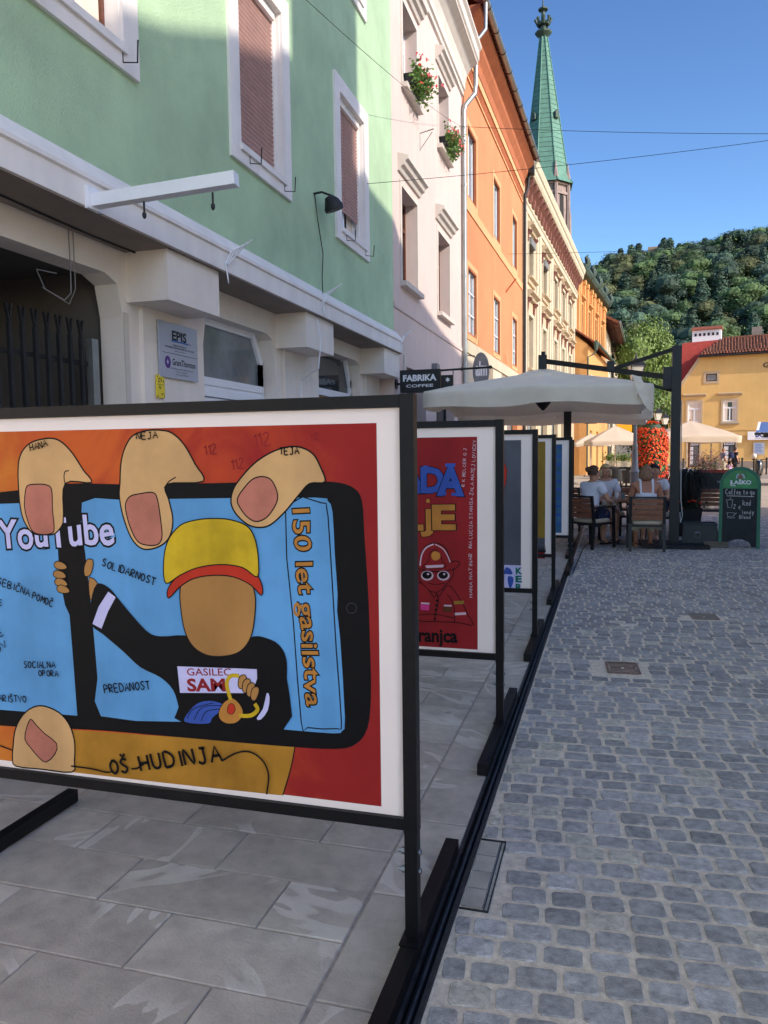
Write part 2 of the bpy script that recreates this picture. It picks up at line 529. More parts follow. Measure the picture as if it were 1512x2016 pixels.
STROKES = {  # a plain pen alphabet on a 1 x 1 box
    'A': [[(0, 0), (.45, 1), (.9, 0)], [(.15, .4), (.78, .4)]], 'B': [[(0, 0), (0, 1), (.6, .9), (.6, .6), (0, .52), (.7, .4), (.65, .05), (0, 0)]],
    'C': [[(.8, .85), (.5, 1), (.15, .8), (.02, .45), (.2, .08), (.5, 0), (.85, .15)]], 'D': [[(0, 0), (0, 1), (.5, .92), (.8, .55), (.6, .1), (0, 0)]],
    'E': [[(.7, 1), (0, 1), (0, 0), (.72, 0)], [(0, .5), (.6, .52)]], 'F': [[(.7, 1), (0, 1), (0, 0)], [(0, .5), (.55, .5)]],
    'G': [[(.8, .85), (.45, 1), (.1, .75), (.05, .3), (.4, 0), (.8, .1), (.8, .45), (.5, .45)]], 'H': [[(0, 0), (0, 1)], [(.75, 0), (.75, 1)], [(0, .5), (.75, .5)]],
    'I': [[(.3, 0), (.3, 1)]], 'J': [[(.6, 1), (.6, .2), (.35, 0), (.05, .15)], [(.3, 1), (.8, 1)]], 'K': [[(0, 0), (0, 1)], [(.7, 1), (.05, .45), (.75, 0)]],
    'L': [[(0, 1), (0, 0), (.65, 0)]], 'M': [[(0, 0), (.1, 1), (.45, .35), (.8, 1), (.9, 0)]], 'N': [[(0, 0), (0, 1), (.75, 0), (.75, 1)]],
    'O': [[(.4, 1), (.05, .7), (.05, .3), (.4, 0), (.75, .3), (.75, .7), (.4, 1)]], 'P': [[(0, 0), (0, 1), (.6, .92), (.65, .6), (0, .48)]],
    'R': [[(0, 0), (0, 1), (.6, .92), (.62, .6), (0, .5), (.7, 0)]], 'S': [[(.7, .88), (.35, 1), (.08, .78), (.35, .52), (.68, .3), (.4, 0), (0, .14)]],
    'T': [[(.4, 0), (.4, 1)], [(0, 1), (.8, 1)]], 'U': [[(0, 1), (.05, .2), (.35, 0), (.68, .2), (.72, 1)]], 'V': [[(0, 1), (.4, 0), (.8, 1)]],
    'Z': [[(0, 1), (.75, 1), (0, 0), (.78, 0)]], 'Y': [[(0, 1), (.4, .5), (.8, 1)], [(.4, .5), (.4, 0)]], ' ': [],
    '1': [[(.1, .75), (.4, 1), (.4, 0)]], '2': [[(.05, .8), (.4, 1), (.7, .75), (0, 0), (.75, 0)]],
    '€': [[(.8, .9), (.45, 1), (.1, .5), (.45, 0), (.8, .1)], [(0, .6), (.6, .6)], [(0, .4), (.6, .4)]],
    'c': [[(.6, .5), (.3, .6), (.05, .3), (.3, 0), (.6, .1)]], 'o': [[(.3, .6), (.05, .3), (.3, 0), (.6, .3), (.3, .6)]],
    'f': [[(.5, .95), (.3, 1), (.2, .7), (.2, -.1), (.1, -.2)], [(0, .55), (.45, .55)]], 'e': [[(.05, .3), (.55, .35), (.3, .6), (.05, .3), (.3, 0), (.6, .1)]],
    't': [[(.25, .95), (.25, .1), (.5, 0)], [(.05, .6), (.5, .62)]], 'g': [[(.55, .55), (.25, .6), (.05, .3), (.3, .05), (.55, .2), (.55, .6), (.55, -.25), (.2, -.35)]],
    'd': [[(.55, .2), (.3, 0), (.05, .3), (.3, .55), (.55, .4), (.58, 1), (.58, 0)]], 'l': [[(.2, 1), (.2, .05), (.35, 0)]],
    'n': [[(.05, 0), (.05, .6), (.1, .4), (.35, .6), (.55, .4), (.55, 0)]], 'y': [[(.05, .6), (.3, .1)], [(.6, .6), (.15, -.35)]],
    'i': [[(.2, .55), (.2, 0)], [(.2, .8), (.2, .84)]],
}


def ribbon(mb, pts, w, P, close=False):
    """flat pen line along 2-d points"""
    p = [Vector((a, b)) for a, b in pts]
    if close: p = p + [p[0], p[1]]
    n = len(p); L_, R_ = [], []
    for i in range(n):
        d = p[min(i + 1, n - 1)] - p[max(i - 1, 0)]
        if d.length < 1e-9: d = Vector((1, 0))
        d.normalize(); q = Vector((-d.y, d.x)) * (w / 2)
        L_.append(p[i] + q); R_.append(p[i] - q)
    mb.add([P(*v) for v in L_] + [P(*v) for v in R_], [(i, i + 1, n + i + 1, n + i) for i in range(n - 1)])


def smooth_pts(pts, k=5, close=True):
    n = len(pts); out = []
    rng = range(n) if close else range(n - 1)
    for i in rng:
        p0, p1, p2, p3 = [pts[(i + j) % n] if close else pts[min(max(i + j, 0), n - 1)] for j in (-1, 0, 1, 2)]
        for s in range(k):
            t = s / k
            out.append(tuple(.5 * ((2 * p1[a]) + (-p0[a] + p2[a]) * t + (2 * p0[a] - 5 * p1[a] + 4 * p2[a] - p3[a]) * t * t + (-p0[a] + 3 * p1[a] - 3 * p2[a] + p3[a]) * t ** 3) for a in (0, 1)))
    if not close: out.append(pts[-1])
    return out


def pen(mb, body, x0, x1, z, h, w, P, ang=0, seed=0):
    """hand lettering fitted between x0 and x1"""
    rr = random.Random(seed + len(body)); adv = []
    car = {'Č': 'C', 'Š': 'S', 'Ž': 'Z', 'š': 's'}
    for ch in body: adv.append(.6 if ch in ' I1il' else (.85 if ch.islower() else 1.08))
    k = (x1 - x0) / max(sum(adv), 1e-6); x = 0; ca, sa = cos(ang), sin(ang)
    for ch, a in zip(body, adv):
        st = list(STROKES.get(car.get(ch, ch), []))
        if ch in car: st = st + [[(.15, 1.35), (.4, 1.12), (.65, 1.35)]]
        jy = rr.uniform(-.05, .05); jr = rr.uniform(-.06, .06)
        for s in st:
            s2 = smooth_pts(s, 3, False) if len(s) > 3 else s
            q = []
            for u, v in s2:
                uu, vv = (x + u * k * .98) + v * h * jr, (v + jy) * h
                q.append((x0 + uu * ca - vv * sa, z + uu * sa + vv * ca))
            ribbon(mb, q, w, P)
        x += a * k
# ------------------------------------------------------------------ ground
g_ = MB(); g_.add([(-900, -400, -.06), (900, -400, -.06), (900, 1500, -.06), (-900, 1500, -.06)], [(0, 1, 2, 3)])
g_.build('terrain', 'earth', kind='structure')
g_ = MB(); g_.add([(-40, -90, -.02), (60, -90, -.02), (60, -3.3, -.02), (-40, -3.3, -.02)], [(0, 1, 2, 3)])
g_.build('rear_bounce_ground', 'square_paving', kind='structure')  # unseen open ground laid behind the camera to bounce sunlight onto the posters


def in_view(x, y, m=.5):
    return y > 1.2 and x < .185 * y + m and x > -.95 * y - m


# street bed (sand between the stones) and its stones
bed = MB(); bed.add([(-.48, -12, -.005), (7.0, -12, -.005), (7.0, 19.3, -.005), (-.48, 19.3, -.005)], [(0, 1, 2, 3)])
street = bed.build('street', 'joint_sand', kind='structure')


def stone_shape(w, l, rr, ch=.012, top=0.0):
    """outline of one cobble, corners worn: three rings from foot to top"""
    hw, hl = w / 2, l / 2; c = min(hw, hl) * .24
    base = [(-hw + c, -hl), (hw - c, -hl), (hw, -hl + c), (hw, hl - c), (hw - c, hl), (-hw + c, hl), (-hw, hl - c), (-hw, -hl + c)]
    base = [(x * rr.uniform(.96, 1.02), y * rr.uniform(.95, 1.02)) for x, y in base]
    vs = []
    for k, z in ((1.0, -.03), (.99, top - .0045), (.945, top)):
        vs += [(x * k, y * k, z + (rr.uniform(-.0015, .0015) if z > -.02 else 0)) for x, y in base]
    vs.append((rr.uniform(-.01, .01), rr.uniform(-.01, .01), top + rr.uniform(-.0008, .0016)))
    fs = [(r * 8 + k, r * 8 + (k + 1) % 8, r * 8 + 8 + (k + 1) % 8, r * 8 + 8 + k) for r in (0, 1) for k in range(8)]
    fs += [(16 + k, 16 + (k + 1) % 8, 24) for k in range(8)]
    return vs, fs


def tone_attr(me, vals):
    a = me.attributes.new('tone', 'FLOAT', 'POINT'); a.data.foreach_set('value', vals)


def edge_mesh(name, vs, fs, m, tones=None):
    me = bpy.data.meshes.new(name); me.from_pydata(vs, [], fs)
    me.materials.append(MATS[m])
    if tones is not None: tone_attr(me, tones)
    return me


rr = random.Random(3)
stone_meshes = []
for i in range(22):
    vs, fs = stone_shape(1, 1, rr, .12, 0)
    # unit stone is scaled per object; keep heights in metres
    vs, fs = stone_shape(.106 * rr.uniform(.96, 1.03), .083 * rr.uniform(.95, 1.03), rr)
    stone_meshes.append(edge_mesh('cobble', vs, fs, 'cobble_pale' if i % 11 == 0 else 'cobble', [rr.random()] * len(vs)))
cobs = []
th = R(4.6); ct, st_ = cos(th), sin(th)
row = 0
v = -1.0
while v < 21.5:
    pitch = .107 * rr.uniform(.97, 1.04); u = -2.6 + rr.random() * .12
    while u < 7.5:
        wdt = rr.uniform(.114, .146)
        x = (u + wdt / 2) * ct - v * st_ * 1.0; y = (u + wdt / 2) * st_ + v * ct
        x2 = u + wdt / 2; y2 = v + x2 * tan(th)
        if x2 - wdt / 2 < -.475 < x2 + wdt / 2 - .04:
            r_edge = x2 + wdt / 2; x2 = (r_edge - .473) / 2; w_cut = r_edge + .473
        else: w_cut = wdt
        if x2 > -.4751 + w_cut / 2 and x2 < 6.9 and y2 < 19.2 and y2 > .6 and in_view(x2, y2, 1.4):
            ok = True
            for (a, b, c, d) in ((-.51, -.375, 2.47, 2.97), (-.02, .225, 5.46, 5.82), (.73, .98, 7.42, 7.72)):
                if a - .05 < x2 < b + .05 and c - .045 < y2 < d + .045: ok = False
            if ok: cobs.append((x2, y2 + rr.uniform(-.003, .003), w_cut, pitch))
        u += wdt
    v += pitch; row += 1
cobs.sort(key=lambda q: q[0] ** 2 + q[1] ** 2)
near = [q for q in cobs if in_view(q[0], q[1], .04) and q[1] > 1.7][:300]
nearset = set(near)
for i, (x, y, w, p) in enumerate(near):
    me = stone_meshes[rr.randrange(22)]
    o = bpy.data.objects.new('cobble', me); COL.objects.link(o); o.parent = street
    o.location = (x, y, rr.uniform(-.003, .002)); o.rotation_euler = (rr.uniform(-.02, .02), rr.uniform(-.02, .02), th + rr.uniform(-.03, .03) + (pi if rr.random() < .5 else 0))
    o.scale = (w / .12, p / .098, 1)
V, Fc, T, MI = [], [], [], []
for q in cobs:
    if q in nearset: continue
    x, y, w, p = q
    vs, fs = stone_shape(w - rr.uniform(.013, .019), p - rr.uniform(.013, .018), rr)
    a = th + rr.uniform(-.05, .05); ca, sa = cos(a), sin(a); dz = rr.uniform(-.003, .002)
    o = len(V); V += [(x + vx * ca - vy * sa, y + vx * sa + vy * ca, vz + dz) for vx, vy, vz in vs]
    Fc += [tuple(k + o for k in f) for f in fs]; T += [rr.random()] * len(vs)
    MI += [1 if rr.random() < .07 else 0] * len(fs)
me = bpy.data.meshes.new('cobbles'); me.from_pydata(V, [], Fc); me.materials.append(MATS['cobble']); me.materials.append(MATS['cobble_pale'])
me.polygons.foreach_set('material_index', MI); tone_attr(me, T)
o = bpy.data.objects.new('cobble_field', me); COL.objects.link(o); o.parent = street; o['kind'] = 'stuff'

# sunlit square beyond, with its paving strips
sq = MB(); sq.add([(-40, 19.3, -.018), (60, 19.3, -.018), (60, 140, -.018), (-40, 140, -.018)], [(0, 1, 2, 3)])
square = sq.build('square_ground', 'square_paving', kind='structure')
stp = MB()
for y in (26, 33.5, 41.5): stp.box(-.4, 22, y, y + .35, -.03, -.010)
stp.build('paving_strip', 'cobble_pale', square)
kb = MB(); kb.box(4.2, 40, 50, 50.3, -.02, .10); kb.box(4.2, 40, 50.3, 62, -.02, .09)
kb.build('far_pavement', 'square_paving', kind='structure')
rd = MB(); rd.add([(4.5, 43.2, -.012), (40, 43.2, -.012), (40, 49.9, -.012), (4.5, 49.9, -.012)], [(0, 1, 2, 3)])
rd.build('road', 'plinth_grey', kind='structure')

# slab pavement
pb = MB(); pb.add([(-4.15, -12, -.005), (-.548, -12, -.005), (-.548, 19.3, -.005), (-4.15, 19.3, -.005)], [(0, 1, 2, 3)])
pavement = pb.build('pavement', 'slab_joint', kind='structure')
slabs = []
k = 0; y = -.4
while y < 19.2:
    x1 = -.796; off = (.0 if k % 2 == 0 else .31)
    xs = [x1]
    x = x1 - (.612 if k % 2 == 0 else .303)
    while x > -4.1: xs.append(x); x -= .612
    xs.append(-4.12)
    for a, b in zip(xs[1:], xs[:-1]):
        if b - a > .05 and in_view((a + b) / 2, y + .14, 1.6): slabs.append((a + .0035, b - .0035, y + .0035, y + .2845))
    y += .288; k += 1
y = -.38 + .288 * 0 + .022
y = 1.93 - .56 * 5
while y < 19:
    if in_view(-.67, y + .28, 1.6): slabs.append((-.788, -.55, y + .004, y + .555))
    y += .56
slabs.sort(key=lambda s: s[0] ** 2 + s[2] ** 2)
cache = {}
n_obj = 0; far = MB()
for s in slabs:
    cx, cy = (s[0] + s[1]) / 2, (s[2] + s[3]) / 2; w, l = s[1] - s[0], s[3] - s[2]
    if n_obj < 300 and in_view(cx, cy, .45):
        key = (round(w, 3), round(l, 3))
        if key not in cache:
            b = MB(); c = .003
            hw, hl = w / 2, l / 2
            b.add([(-hw, -hl, -.02), (hw, -hl, -.02), (hw, hl, -.02), (-hw, hl, -.02), (-hw, -hl, -c), (hw, -hl, -c), (hw, hl, -c), (-hw, hl, -c),
                   (-hw + c, -hl + c, 0), (hw - c, -hl + c, 0), (hw - c, hl - c, 0), (-hw + c, hl - c, 0)],
                  [(0, 1, 5, 4), (1, 2, 6, 5), (2, 3, 7, 6), (3, 0, 4, 7), (4, 5, 9, 8), (5, 6, 10, 9), (6, 7, 11, 10), (7, 4, 8, 11), (8, 9, 10, 11)])
            o = b.build('slab', 'slab', pavement, loc=(cx, cy, 0)); cache[key] = o
        else: o = inst(cache[key], 'slab', pavement, (cx, cy, 0))
        o.location.z = rr.uniform(-.0015, .0015); o.rotation_euler = (rr.uniform(-.0015, .0015), rr.uniform(-.0015, .0015), 0); n_obj += 1
    else: far.box(s[0], s[1], s[2], s[3], -.02, rr.uniform(-.002, .001))
o = far.build('slab_field', 'slab', pavement); o['kind'] = 'stuff'

# slot drain between slabs and cobbles
d = MB(); d.box(-.548, -.535, -12, 19.3, -.02, .004); d.box(-.496, -.482, -12, 19.3, -.02, .004); d.box(-.535, -.496, -12, 19.3, -.05, -.030)
dr = thing('slot_drain', 'long dark steel slot drain running between the slabs and the cobbles', 'drain')
d.build('channel', 'drain_steel', dr)
d = MB(); d.tube([(-.516, -12, -.010), (-.516, 19.3, -.010)], .009, 8); d.build('rail', 'drain_steel', dr, smooth=True)
# covers
t = thing('inlaid_cover', 'narrow drain cover inlaid with four small grey slabs beside the slot drain', 'drain cover', (-.443, 2.72, 0))
b = MB(); b.box(-.033, .06, -.232, .232, -.02, -.006); b.build('base', 'joint_sand', t)
b = MB()
b.box(.061, .065, -.24, .24, -.02, .002); b.box(-.035, .065, -.243, -.24, -.02, .002); b.box(-.035, .065, .24, .243, -.02, .002); b.box(.047, .050, -.235, .235, -.02, .001)
b.build('frame', 'drain_steel', t)
for i in range(4):
    b = MB(); y0 = -.228 + i * .115; b.box(-.03, .042, y0 + .004, y0 + .111, -.02, .001); b.build('slab', 'slab', t)
for lab, x, y, w, l, m in (('rusty rectangular iron grate with two slots set in the cobbles', .105, 5.64, .21, .28, 'rusty_iron'),
                           ('grey rectangular iron cover farther up the cobbled street', .855, 7.57, .22, .24, 'plinth_grey')):
    t = thing('drain_grate', lab, 'drain cover', (x, y, 0), .07, 'iron covers set in the cobbles')
    b = MB(); b.box(-w / 2, w / 2, -l / 2, l / 2, -.02, -.008); b.build('plate', m, t)
    b = MB()
    for sx in (-1, 1): b.box(sx * w / 2 - .008, sx * w / 2 + .008, -l / 2, l / 2, -.02, .003)
    for sy in (-1, 1): b.box(-w / 2 + .008, w / 2 - .008, sy * l / 2 - .008, sy * l / 2 + .008, -.02, .003)
    b.build('frame', m, t)
    b = MB()
    for i in range(7):
        yy = -l / 2 + .03 + i * (l - .06) / 6
        if i == 3: b.box(-w / 2 + .02, -.01, yy - .008, yy + .008, -.01, .001); b.box(.01, w / 2 - .02, yy - .008, yy + .008, -.01, .001)
        else: b.box(-w / 2 + .012, w / 2 - .012, yy - .006, yy + .006, -.01, 0)
    b.build('rib', m, t)


# ------------------------------------------------------------------ building kit (local: x along the facade, -y outwards, z up)
def rect(s0, s1, z0, z1): return [(s0, z0), (s1, z0), (s1, z1), (s0, z1)]


def facade_thing(name, label, p, ang, cat='building', group=None):
    """ang: degrees the facade turns from +y towards +x"""
    return thing(name, label, cat, (p[0], p[1], 0), R(90 - ang), group)


def wall_part(name, m, par, s0, s1, z0, z1, holes, d=0.0, reveal=.2, back=8.0, top=True, rm=None):
    b = MB()
    b.holed(rect(s0, s1, z0, z1), holes, lambda u, w: (u, -d, w), reveal, (0, 1, 0))
    if back:
        b.add([(s0, -d, z0), (s0, back, z0), (s0, back, z1), (s0, -d, z1)], [(0, 1, 2, 3)])
        b.add([(s1, -d, z0), (s1, back, z0), (s1, back, z1), (s1, -d, z1)], [(0, 1, 2, 3)])
        b.add([(s0, back, z0), (s1, back, z0), (s1, back, z1), (s0, back, z1)], [(0, 1, 2, 3)])
    if top:
        bk = back or reveal
        b.add([(s0, -d, z1), (s1, -d, z1), (s1, bk, z1), (s0, bk, z1)], [(0, 1, 2, 3)])
        b.add([(s0, -d, z0), (s1, -d, z0), (s1, bk, z0), (s0, bk, z0)], [(0, 1, 2, 3)])
    return b.build(name, m, par, fix=False)


def profile(name, m, par, pts, s0, s1, smooth=False):
    """pts (outward distance, z)"""
    b = MB(); b.prism([(-dd, z) for dd, z in pts], 'x', s0, s1)
    return b.build(name, m, par, smooth=smooth)


def bx(name, m, par, s0, s1, d0, d1, z0, z1):
    b = MB(); b.box(s0, s1, -d0, -d1, z0, z1); return b.build(name, m, par)


def trim_frame(s0, s1, z0, z1, w, d0, d1, wb=None, wt=None):
    wb = w if wb is None else wb; wt = w if wt is None else wt
    b = MB()
    b.box(s0 - w, s0, -d0, -d1, z0 - wb, z1 + wt); b.box(s1, s1 + w, -d0, -d1, z0 - wb, z1 + wt)
    b.box(s0, s1, -d0, -d1, z1, z1 + wt); b.box(s0, s1, -d0, -d1, z0 - wb, z0)
    return b


def casement(par, s0, s1, z0, z1, d, fm='pvc_white', pm='glass_dark', muntin=2, transom=None, fw=.06, curtain=False):
    """window frame and panes at depth d (negative = behind the wall plane)"""
    b = MB()
    b.box(s0, s0 + fw, -d, -d - .06, z0, z1) if False else None
    for a, c in ((s0, s0 + fw), (s1 - fw, s1)): b.box(a, c, -d, -d + .06, z0, z1)
    for a, c in ((z0, z0 + fw), (z1 - fw, z1)): b.box(s0 + fw, s1 - fw, -d, -d + .06, a, c)
    zt = z1 - fw
    if transom:
        zt = z0 + (z1 - z0) * transom; b.box(s0 + fw, s1 - fw, -d - .004, -d + .05, zt - fw / 2, zt + fw / 2)
    for i in range(1, muntin):
        x = s0 + (s1 - s0) * i / muntin; b.box(x - fw / 2, x + fw / 2, -d - .006, -d + .05, z0 + fw, z1 - fw if not transom else zt - fw / 2)
    fr = b.build('window_frame', fm, par)
    p = MB(); p.add([(s0 + fw / 2, -d + .03, z0 + fw / 2), (s1 - fw / 2, -d + .03, z0 + fw / 2), (s1 - fw / 2, -d + .03, z1 - fw / 2), (s0 + fw / 2, -d + .03, z1 - fw / 2)], [(0, 1, 2, 3)])
    p.build('pane', pm, par)
    if curtain:
        c = MB(); n = 14; wv = []
        for i in range(n + 1):
            x = s0 + fw + (s1 - s0 - 2 * fw) * i / n; wv.append((x, -d + .022 + .0 * (i % 2)))
        for a, e in ((0, 4), (10, 14)):
            c.add([(wv[i][0], wv[i][1], zz) for i in range(a, e + 1) for zz in (z0 + fw, z1 - fw)], [(2 * i, 2 * i + 2, 2 * i + 3, 2 * i + 1) for i in range(e - a)])
        c.build('curtain', 'curtain', par, fix=False)
    return fr


def pitched_roof(par, s0, s1, z0, rise, depth, over=.4, m='roof_tile'):
    b = MB()
    b.add([(s0, -over, z0), (s1, -over, z0), (s1, depth / 2, z0 + rise), (s0, depth / 2, z0 + rise), (s0, depth + over, z0), (s1, depth + over, z0),
           (s0, -over, z0 - .12), (s1, -over, z0 - .12)], [(0, 1, 2, 3), (3, 2, 5, 4), (6, 7, 1, 0), (0, 3, 4), (1, 5, 2)])
    return b.build('roof', m, par, fix=False)


# ------------------------------------------------------------------ green building (near left)
GY0 = -6.0
G = facade_thing('green_building', 'pale green rendered house with white window surrounds over a cream ground floor', (-3.6, GY0), 0)
s = lambda y: y - GY0
END = s(13.0)
wins = []
for i in range(-3, 3):
    y0 = 4.0 + 3.03 * (i); wins.append((y0 + 3.03 * 0, i))
ups = [4.0 + 3.03 * k for k in (-3, -2, -1, 0, 1, 2)]
holes = []
for y0 in ups:
    holes.append(rect(s(y0 + .22), s(y0 + 1.30), 4.64, 6.46)); holes.append(rect(s(y0 + .22), s(y0 + 1.30), 8.16, 9.98))
wall_part('wall', 'green_stucco', G, 0, END, 3.60, 11.4, holes, 0, .16, 9)
pitched_roof(G, -.2, END, 11.7, 3.2, 9, .5)
profile('eaves_cornice', 'white_paint', G, [(0, 11.1), (.18, 11.15), (.3, 11.35), (.5, 11.5), (.5, 11.7), (0, 11.7)], -.1, END)


def liner(par, m, s0, s1, z0, z1, dep, t=.008):
    b = MB(); b.box(s0, s0 + t, 0, dep, z0, z1); b.box(s1 - t, s1, 0, dep, z0, z1); b.box(s0 + t, s1 - t, 0, dep, z1 - t, z1); b.box(s0 + t, s1 - t, 0, dep, z0, z0 + t)
    return b.build('reveal', m, par)


def slat_shutter(par, s0, s1, z0, z1, d, m='shutter_pink'):
    b = MB(); n = int((z1 - z0) / .05)
    for i in range(n):
        z = z0 + i * .05
        b.add([(s0, -d, z), (s1, -d, z), (s1, -d - .012, z + .022), (s0, -d - .012, z + .022), (s1, -d, z + .046), (s0, -d, z + .046)], [(0, 1, 2, 3), (3, 2, 4, 5)])
    o = b.build('shutter', m, par, fix=False); o['kind'] = 'stuff'; return o


def flower_hook(par, x, zb):
    b = MB()
    b.tube([(x, -.035, zb + .03), (x, -.035, zb - .12), (x, -.16, zb - .14), (x, -.17, zb + .02)], .007, 5)
    b.build('flower_box_hook', 'iron', par)


for y0 in ups:
    for lvl, zb in ((0, 4.64), (1, 8.16)):
        a, c, z0, z1 = s(y0 + .22), s(y0 + 1.30), zb, zb + 1.82
        w = trim_frame(a, c, z0, z1, .2, -.003, .035, .17, .2).build('window', 'white_paint', G)
        liner(w, 'white_paint', a, c, z0, z1, .155)
        bx('sill', 'white_paint', w, a - .02, c + .02, .0, .06, z0 - .05, z0 + .012)
        vis = y0 > 2
        if lvl == 0 and vis: flower_hook(w, a + .18, z0); flower_hook(w, c - .02, z0)
        if abs(y0 - 4.0) < .1 and lvl == 0:
            casement(w, a, c, z0, z1, -.12, 'brown_wood', 'glass_clear', 2, fw=.05, curtain=True)
        else:
            zs = z0 + (.34 if abs(y0 - 10.06) < .1 and lvl == 0 else .0)
            slat_shutter(w, a + .01, c - .01, zs, z1 - .02, -.085)
            bx('shutter_guide', 'white_paint', w, c - .045, c, -.10, -.06, z0, z1)
            bx('shutter_box', 'white_paint', w, a, c - .05, -.09, -.03, z1 - .1, z1)
            if zs > z0: casement(w, a, c, z0, z1, -.14, 'pvc_white', 'glass_dark', 2, fw=.06, curtain=True)
# fascia ledge and soffit between the floors
profile('fascia', 'white_paint', G, [(.0, 3.62), (.05, 3.615), (.145, 3.50), (.17, 3.47), (.17, 3.44), (.15, 3.43), (.15, 3.255), (-.31, 3.255), (-.31, 3.60), (0, 3.598)], -.0, END + .02)
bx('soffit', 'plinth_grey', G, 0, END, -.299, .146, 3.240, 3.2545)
# ground floor wall with haunched openings


def haunch(a, c, top, h=.22, w=.2, leg=0.0):
    return [(a, leg), (c, leg), (c, top - h - .02), (c - .06, top - .06 - .0), (c - w, top), (a + w, top), (a + .06, top - .06), (a, top - h - .02)]


gops = [(2.05, 5.64, 3.02), (6.96, 8.68, 2.97), (10.14, 12.02, 3.02)]
gh = [haunch(s(a), s(c), t, .30, .22, .0) for a, c, t in gops]
gh += [haunch(s(a), s(c), 3.0, .3, .22, .0) for a, c in ((-4.5, -2),)]
w = MB()
for h in gh: pass
w.holed(rect(0, END, -.01, 3.6), [[(u, max(v, .0)) for u, v in h] for h in gh], lambda u, v: (u, .3, v), .22, (0, 1, 0))
w.add([(END, .3, 0), (END, 9, 0), (END, 9, 3.6), (END, .3, 3.6)], [(0, 1, 2, 3)])
w.build('ground_floor_wall', 'cream_plaster', G, fix=False)
# raised surround bands at the gate
bx('jamb_band', 'trim_white', G, s(5.641), s(5.70), -.302, -.285, 0, 2.74)
for a, c in ((5.70, 6.57), (8.73, 9.67), (12.05, 12.985)):
    bx('corbel', 'cream_plaster', G, s(a), s(c), -.30, .10, 2.83, 3.248)
    cb = MB(); cb.prism([(.30, 2.79), (-.02, 2.83), (.30, 2.83)], 'x', s(a) + .001, s(c) - .001)
    bx('pilaster', 'cream_plaster', G, s(a) + .17, s(c) + .12 if c < 12 else s(c), -.30, -.26, 0, 2.829)
# passage behind the first opening
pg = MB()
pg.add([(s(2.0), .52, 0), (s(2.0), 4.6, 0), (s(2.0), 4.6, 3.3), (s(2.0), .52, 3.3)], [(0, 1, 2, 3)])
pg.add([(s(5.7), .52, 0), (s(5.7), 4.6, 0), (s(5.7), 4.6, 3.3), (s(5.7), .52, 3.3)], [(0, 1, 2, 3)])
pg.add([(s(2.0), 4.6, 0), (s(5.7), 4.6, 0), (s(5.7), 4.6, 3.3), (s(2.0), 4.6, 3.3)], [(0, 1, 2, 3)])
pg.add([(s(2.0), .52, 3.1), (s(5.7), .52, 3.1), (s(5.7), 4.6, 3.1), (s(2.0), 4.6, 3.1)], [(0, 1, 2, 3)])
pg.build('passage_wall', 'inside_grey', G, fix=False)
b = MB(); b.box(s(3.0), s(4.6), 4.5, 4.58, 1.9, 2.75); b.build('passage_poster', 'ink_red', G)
# glazed double door with toplight
D = MB(); a, c = s(6.98), s(8.64)
for x0, x1 in ((a, a + .08), (c - .08, c)): D.box(x0, x1, .44, .51, 0, 2.62)
D.box(a, c, .435, .51, 2.28, 2.36); D.box(a, c, .43, .51, 2.16, 2.24); D.box(a + .08, c - .08, .45, .50, 2.24, 2.28)
D.prism([(c - .08, 2.36), (c, 2.36), (c, 2.66), (c - .2, 2.97), (c - .3, 2.97), (c - .08, 2.62)], 'y', .44, .51)
D.box(a, c - .3, .44, .51, 2.9, 2.97)
D.box(c - .1, c + .045, .50, .515, 2.2, 2.9)
door = D.build('door', 'pvc_white', G)
p = MB(); p.prism([(a, 2.36), (c - .08, 2.36), (c - .08, 2.62), (c - .24, 2.9), (a, 2.9)], 'y', .475, .48); p.build('pane', 'glass_clear', door)
m_ = (a + c) / 2
for x0, x1 in ((a + .08, m_), (m_, c - .08)):
    lf = trim_frame(x0 + .11, x1 - .11, .9, 2.02, .1, -.5, -.45, .1, .13).build('door_leaf', 'pvc_white', door)
    for v in lf.data.vertices: pass
    bx('pane', 'glass_clear', lf, x0 + .1, x1 - .1, -.49, -.48, .88, 2.04); bx('panel', 'pvc_white', lf, x0 + .02, x1 - .02, -.5, -.46, 0, .8)
b = MB(); b.box(m_ + .03, m_ + .05, .42, .45, 1.0, 1.14); b.build('handle', 'zinc', door)
# third opening: shop window
a, c = s(10.18), s(11.98)
D = MB(); D.box(a, a + .07, .44, .51, .3, 3.0); D.box(c - .07, c, .44, .51, .3, 2.72); D.box(a, c, .44, .51, 2.40, 2.50); D.box(a, c, .44, .51, .3, .4)
D.prism([(c - .07, 2.6), (c, 2.6), (c, 2.7), (c - .2, 3.02), (c - .28, 3.02)], 'y', .44, .51)
sw = D.build('shop_window', 'pvc_white', G)
p = MB(); p.prism([(a, .4), (c, .4), (c, 2.7), (c - .2, 3.0), (a, 3.0)], 'y', .485, .49); p.build('pane', 'glass_dark', sw)

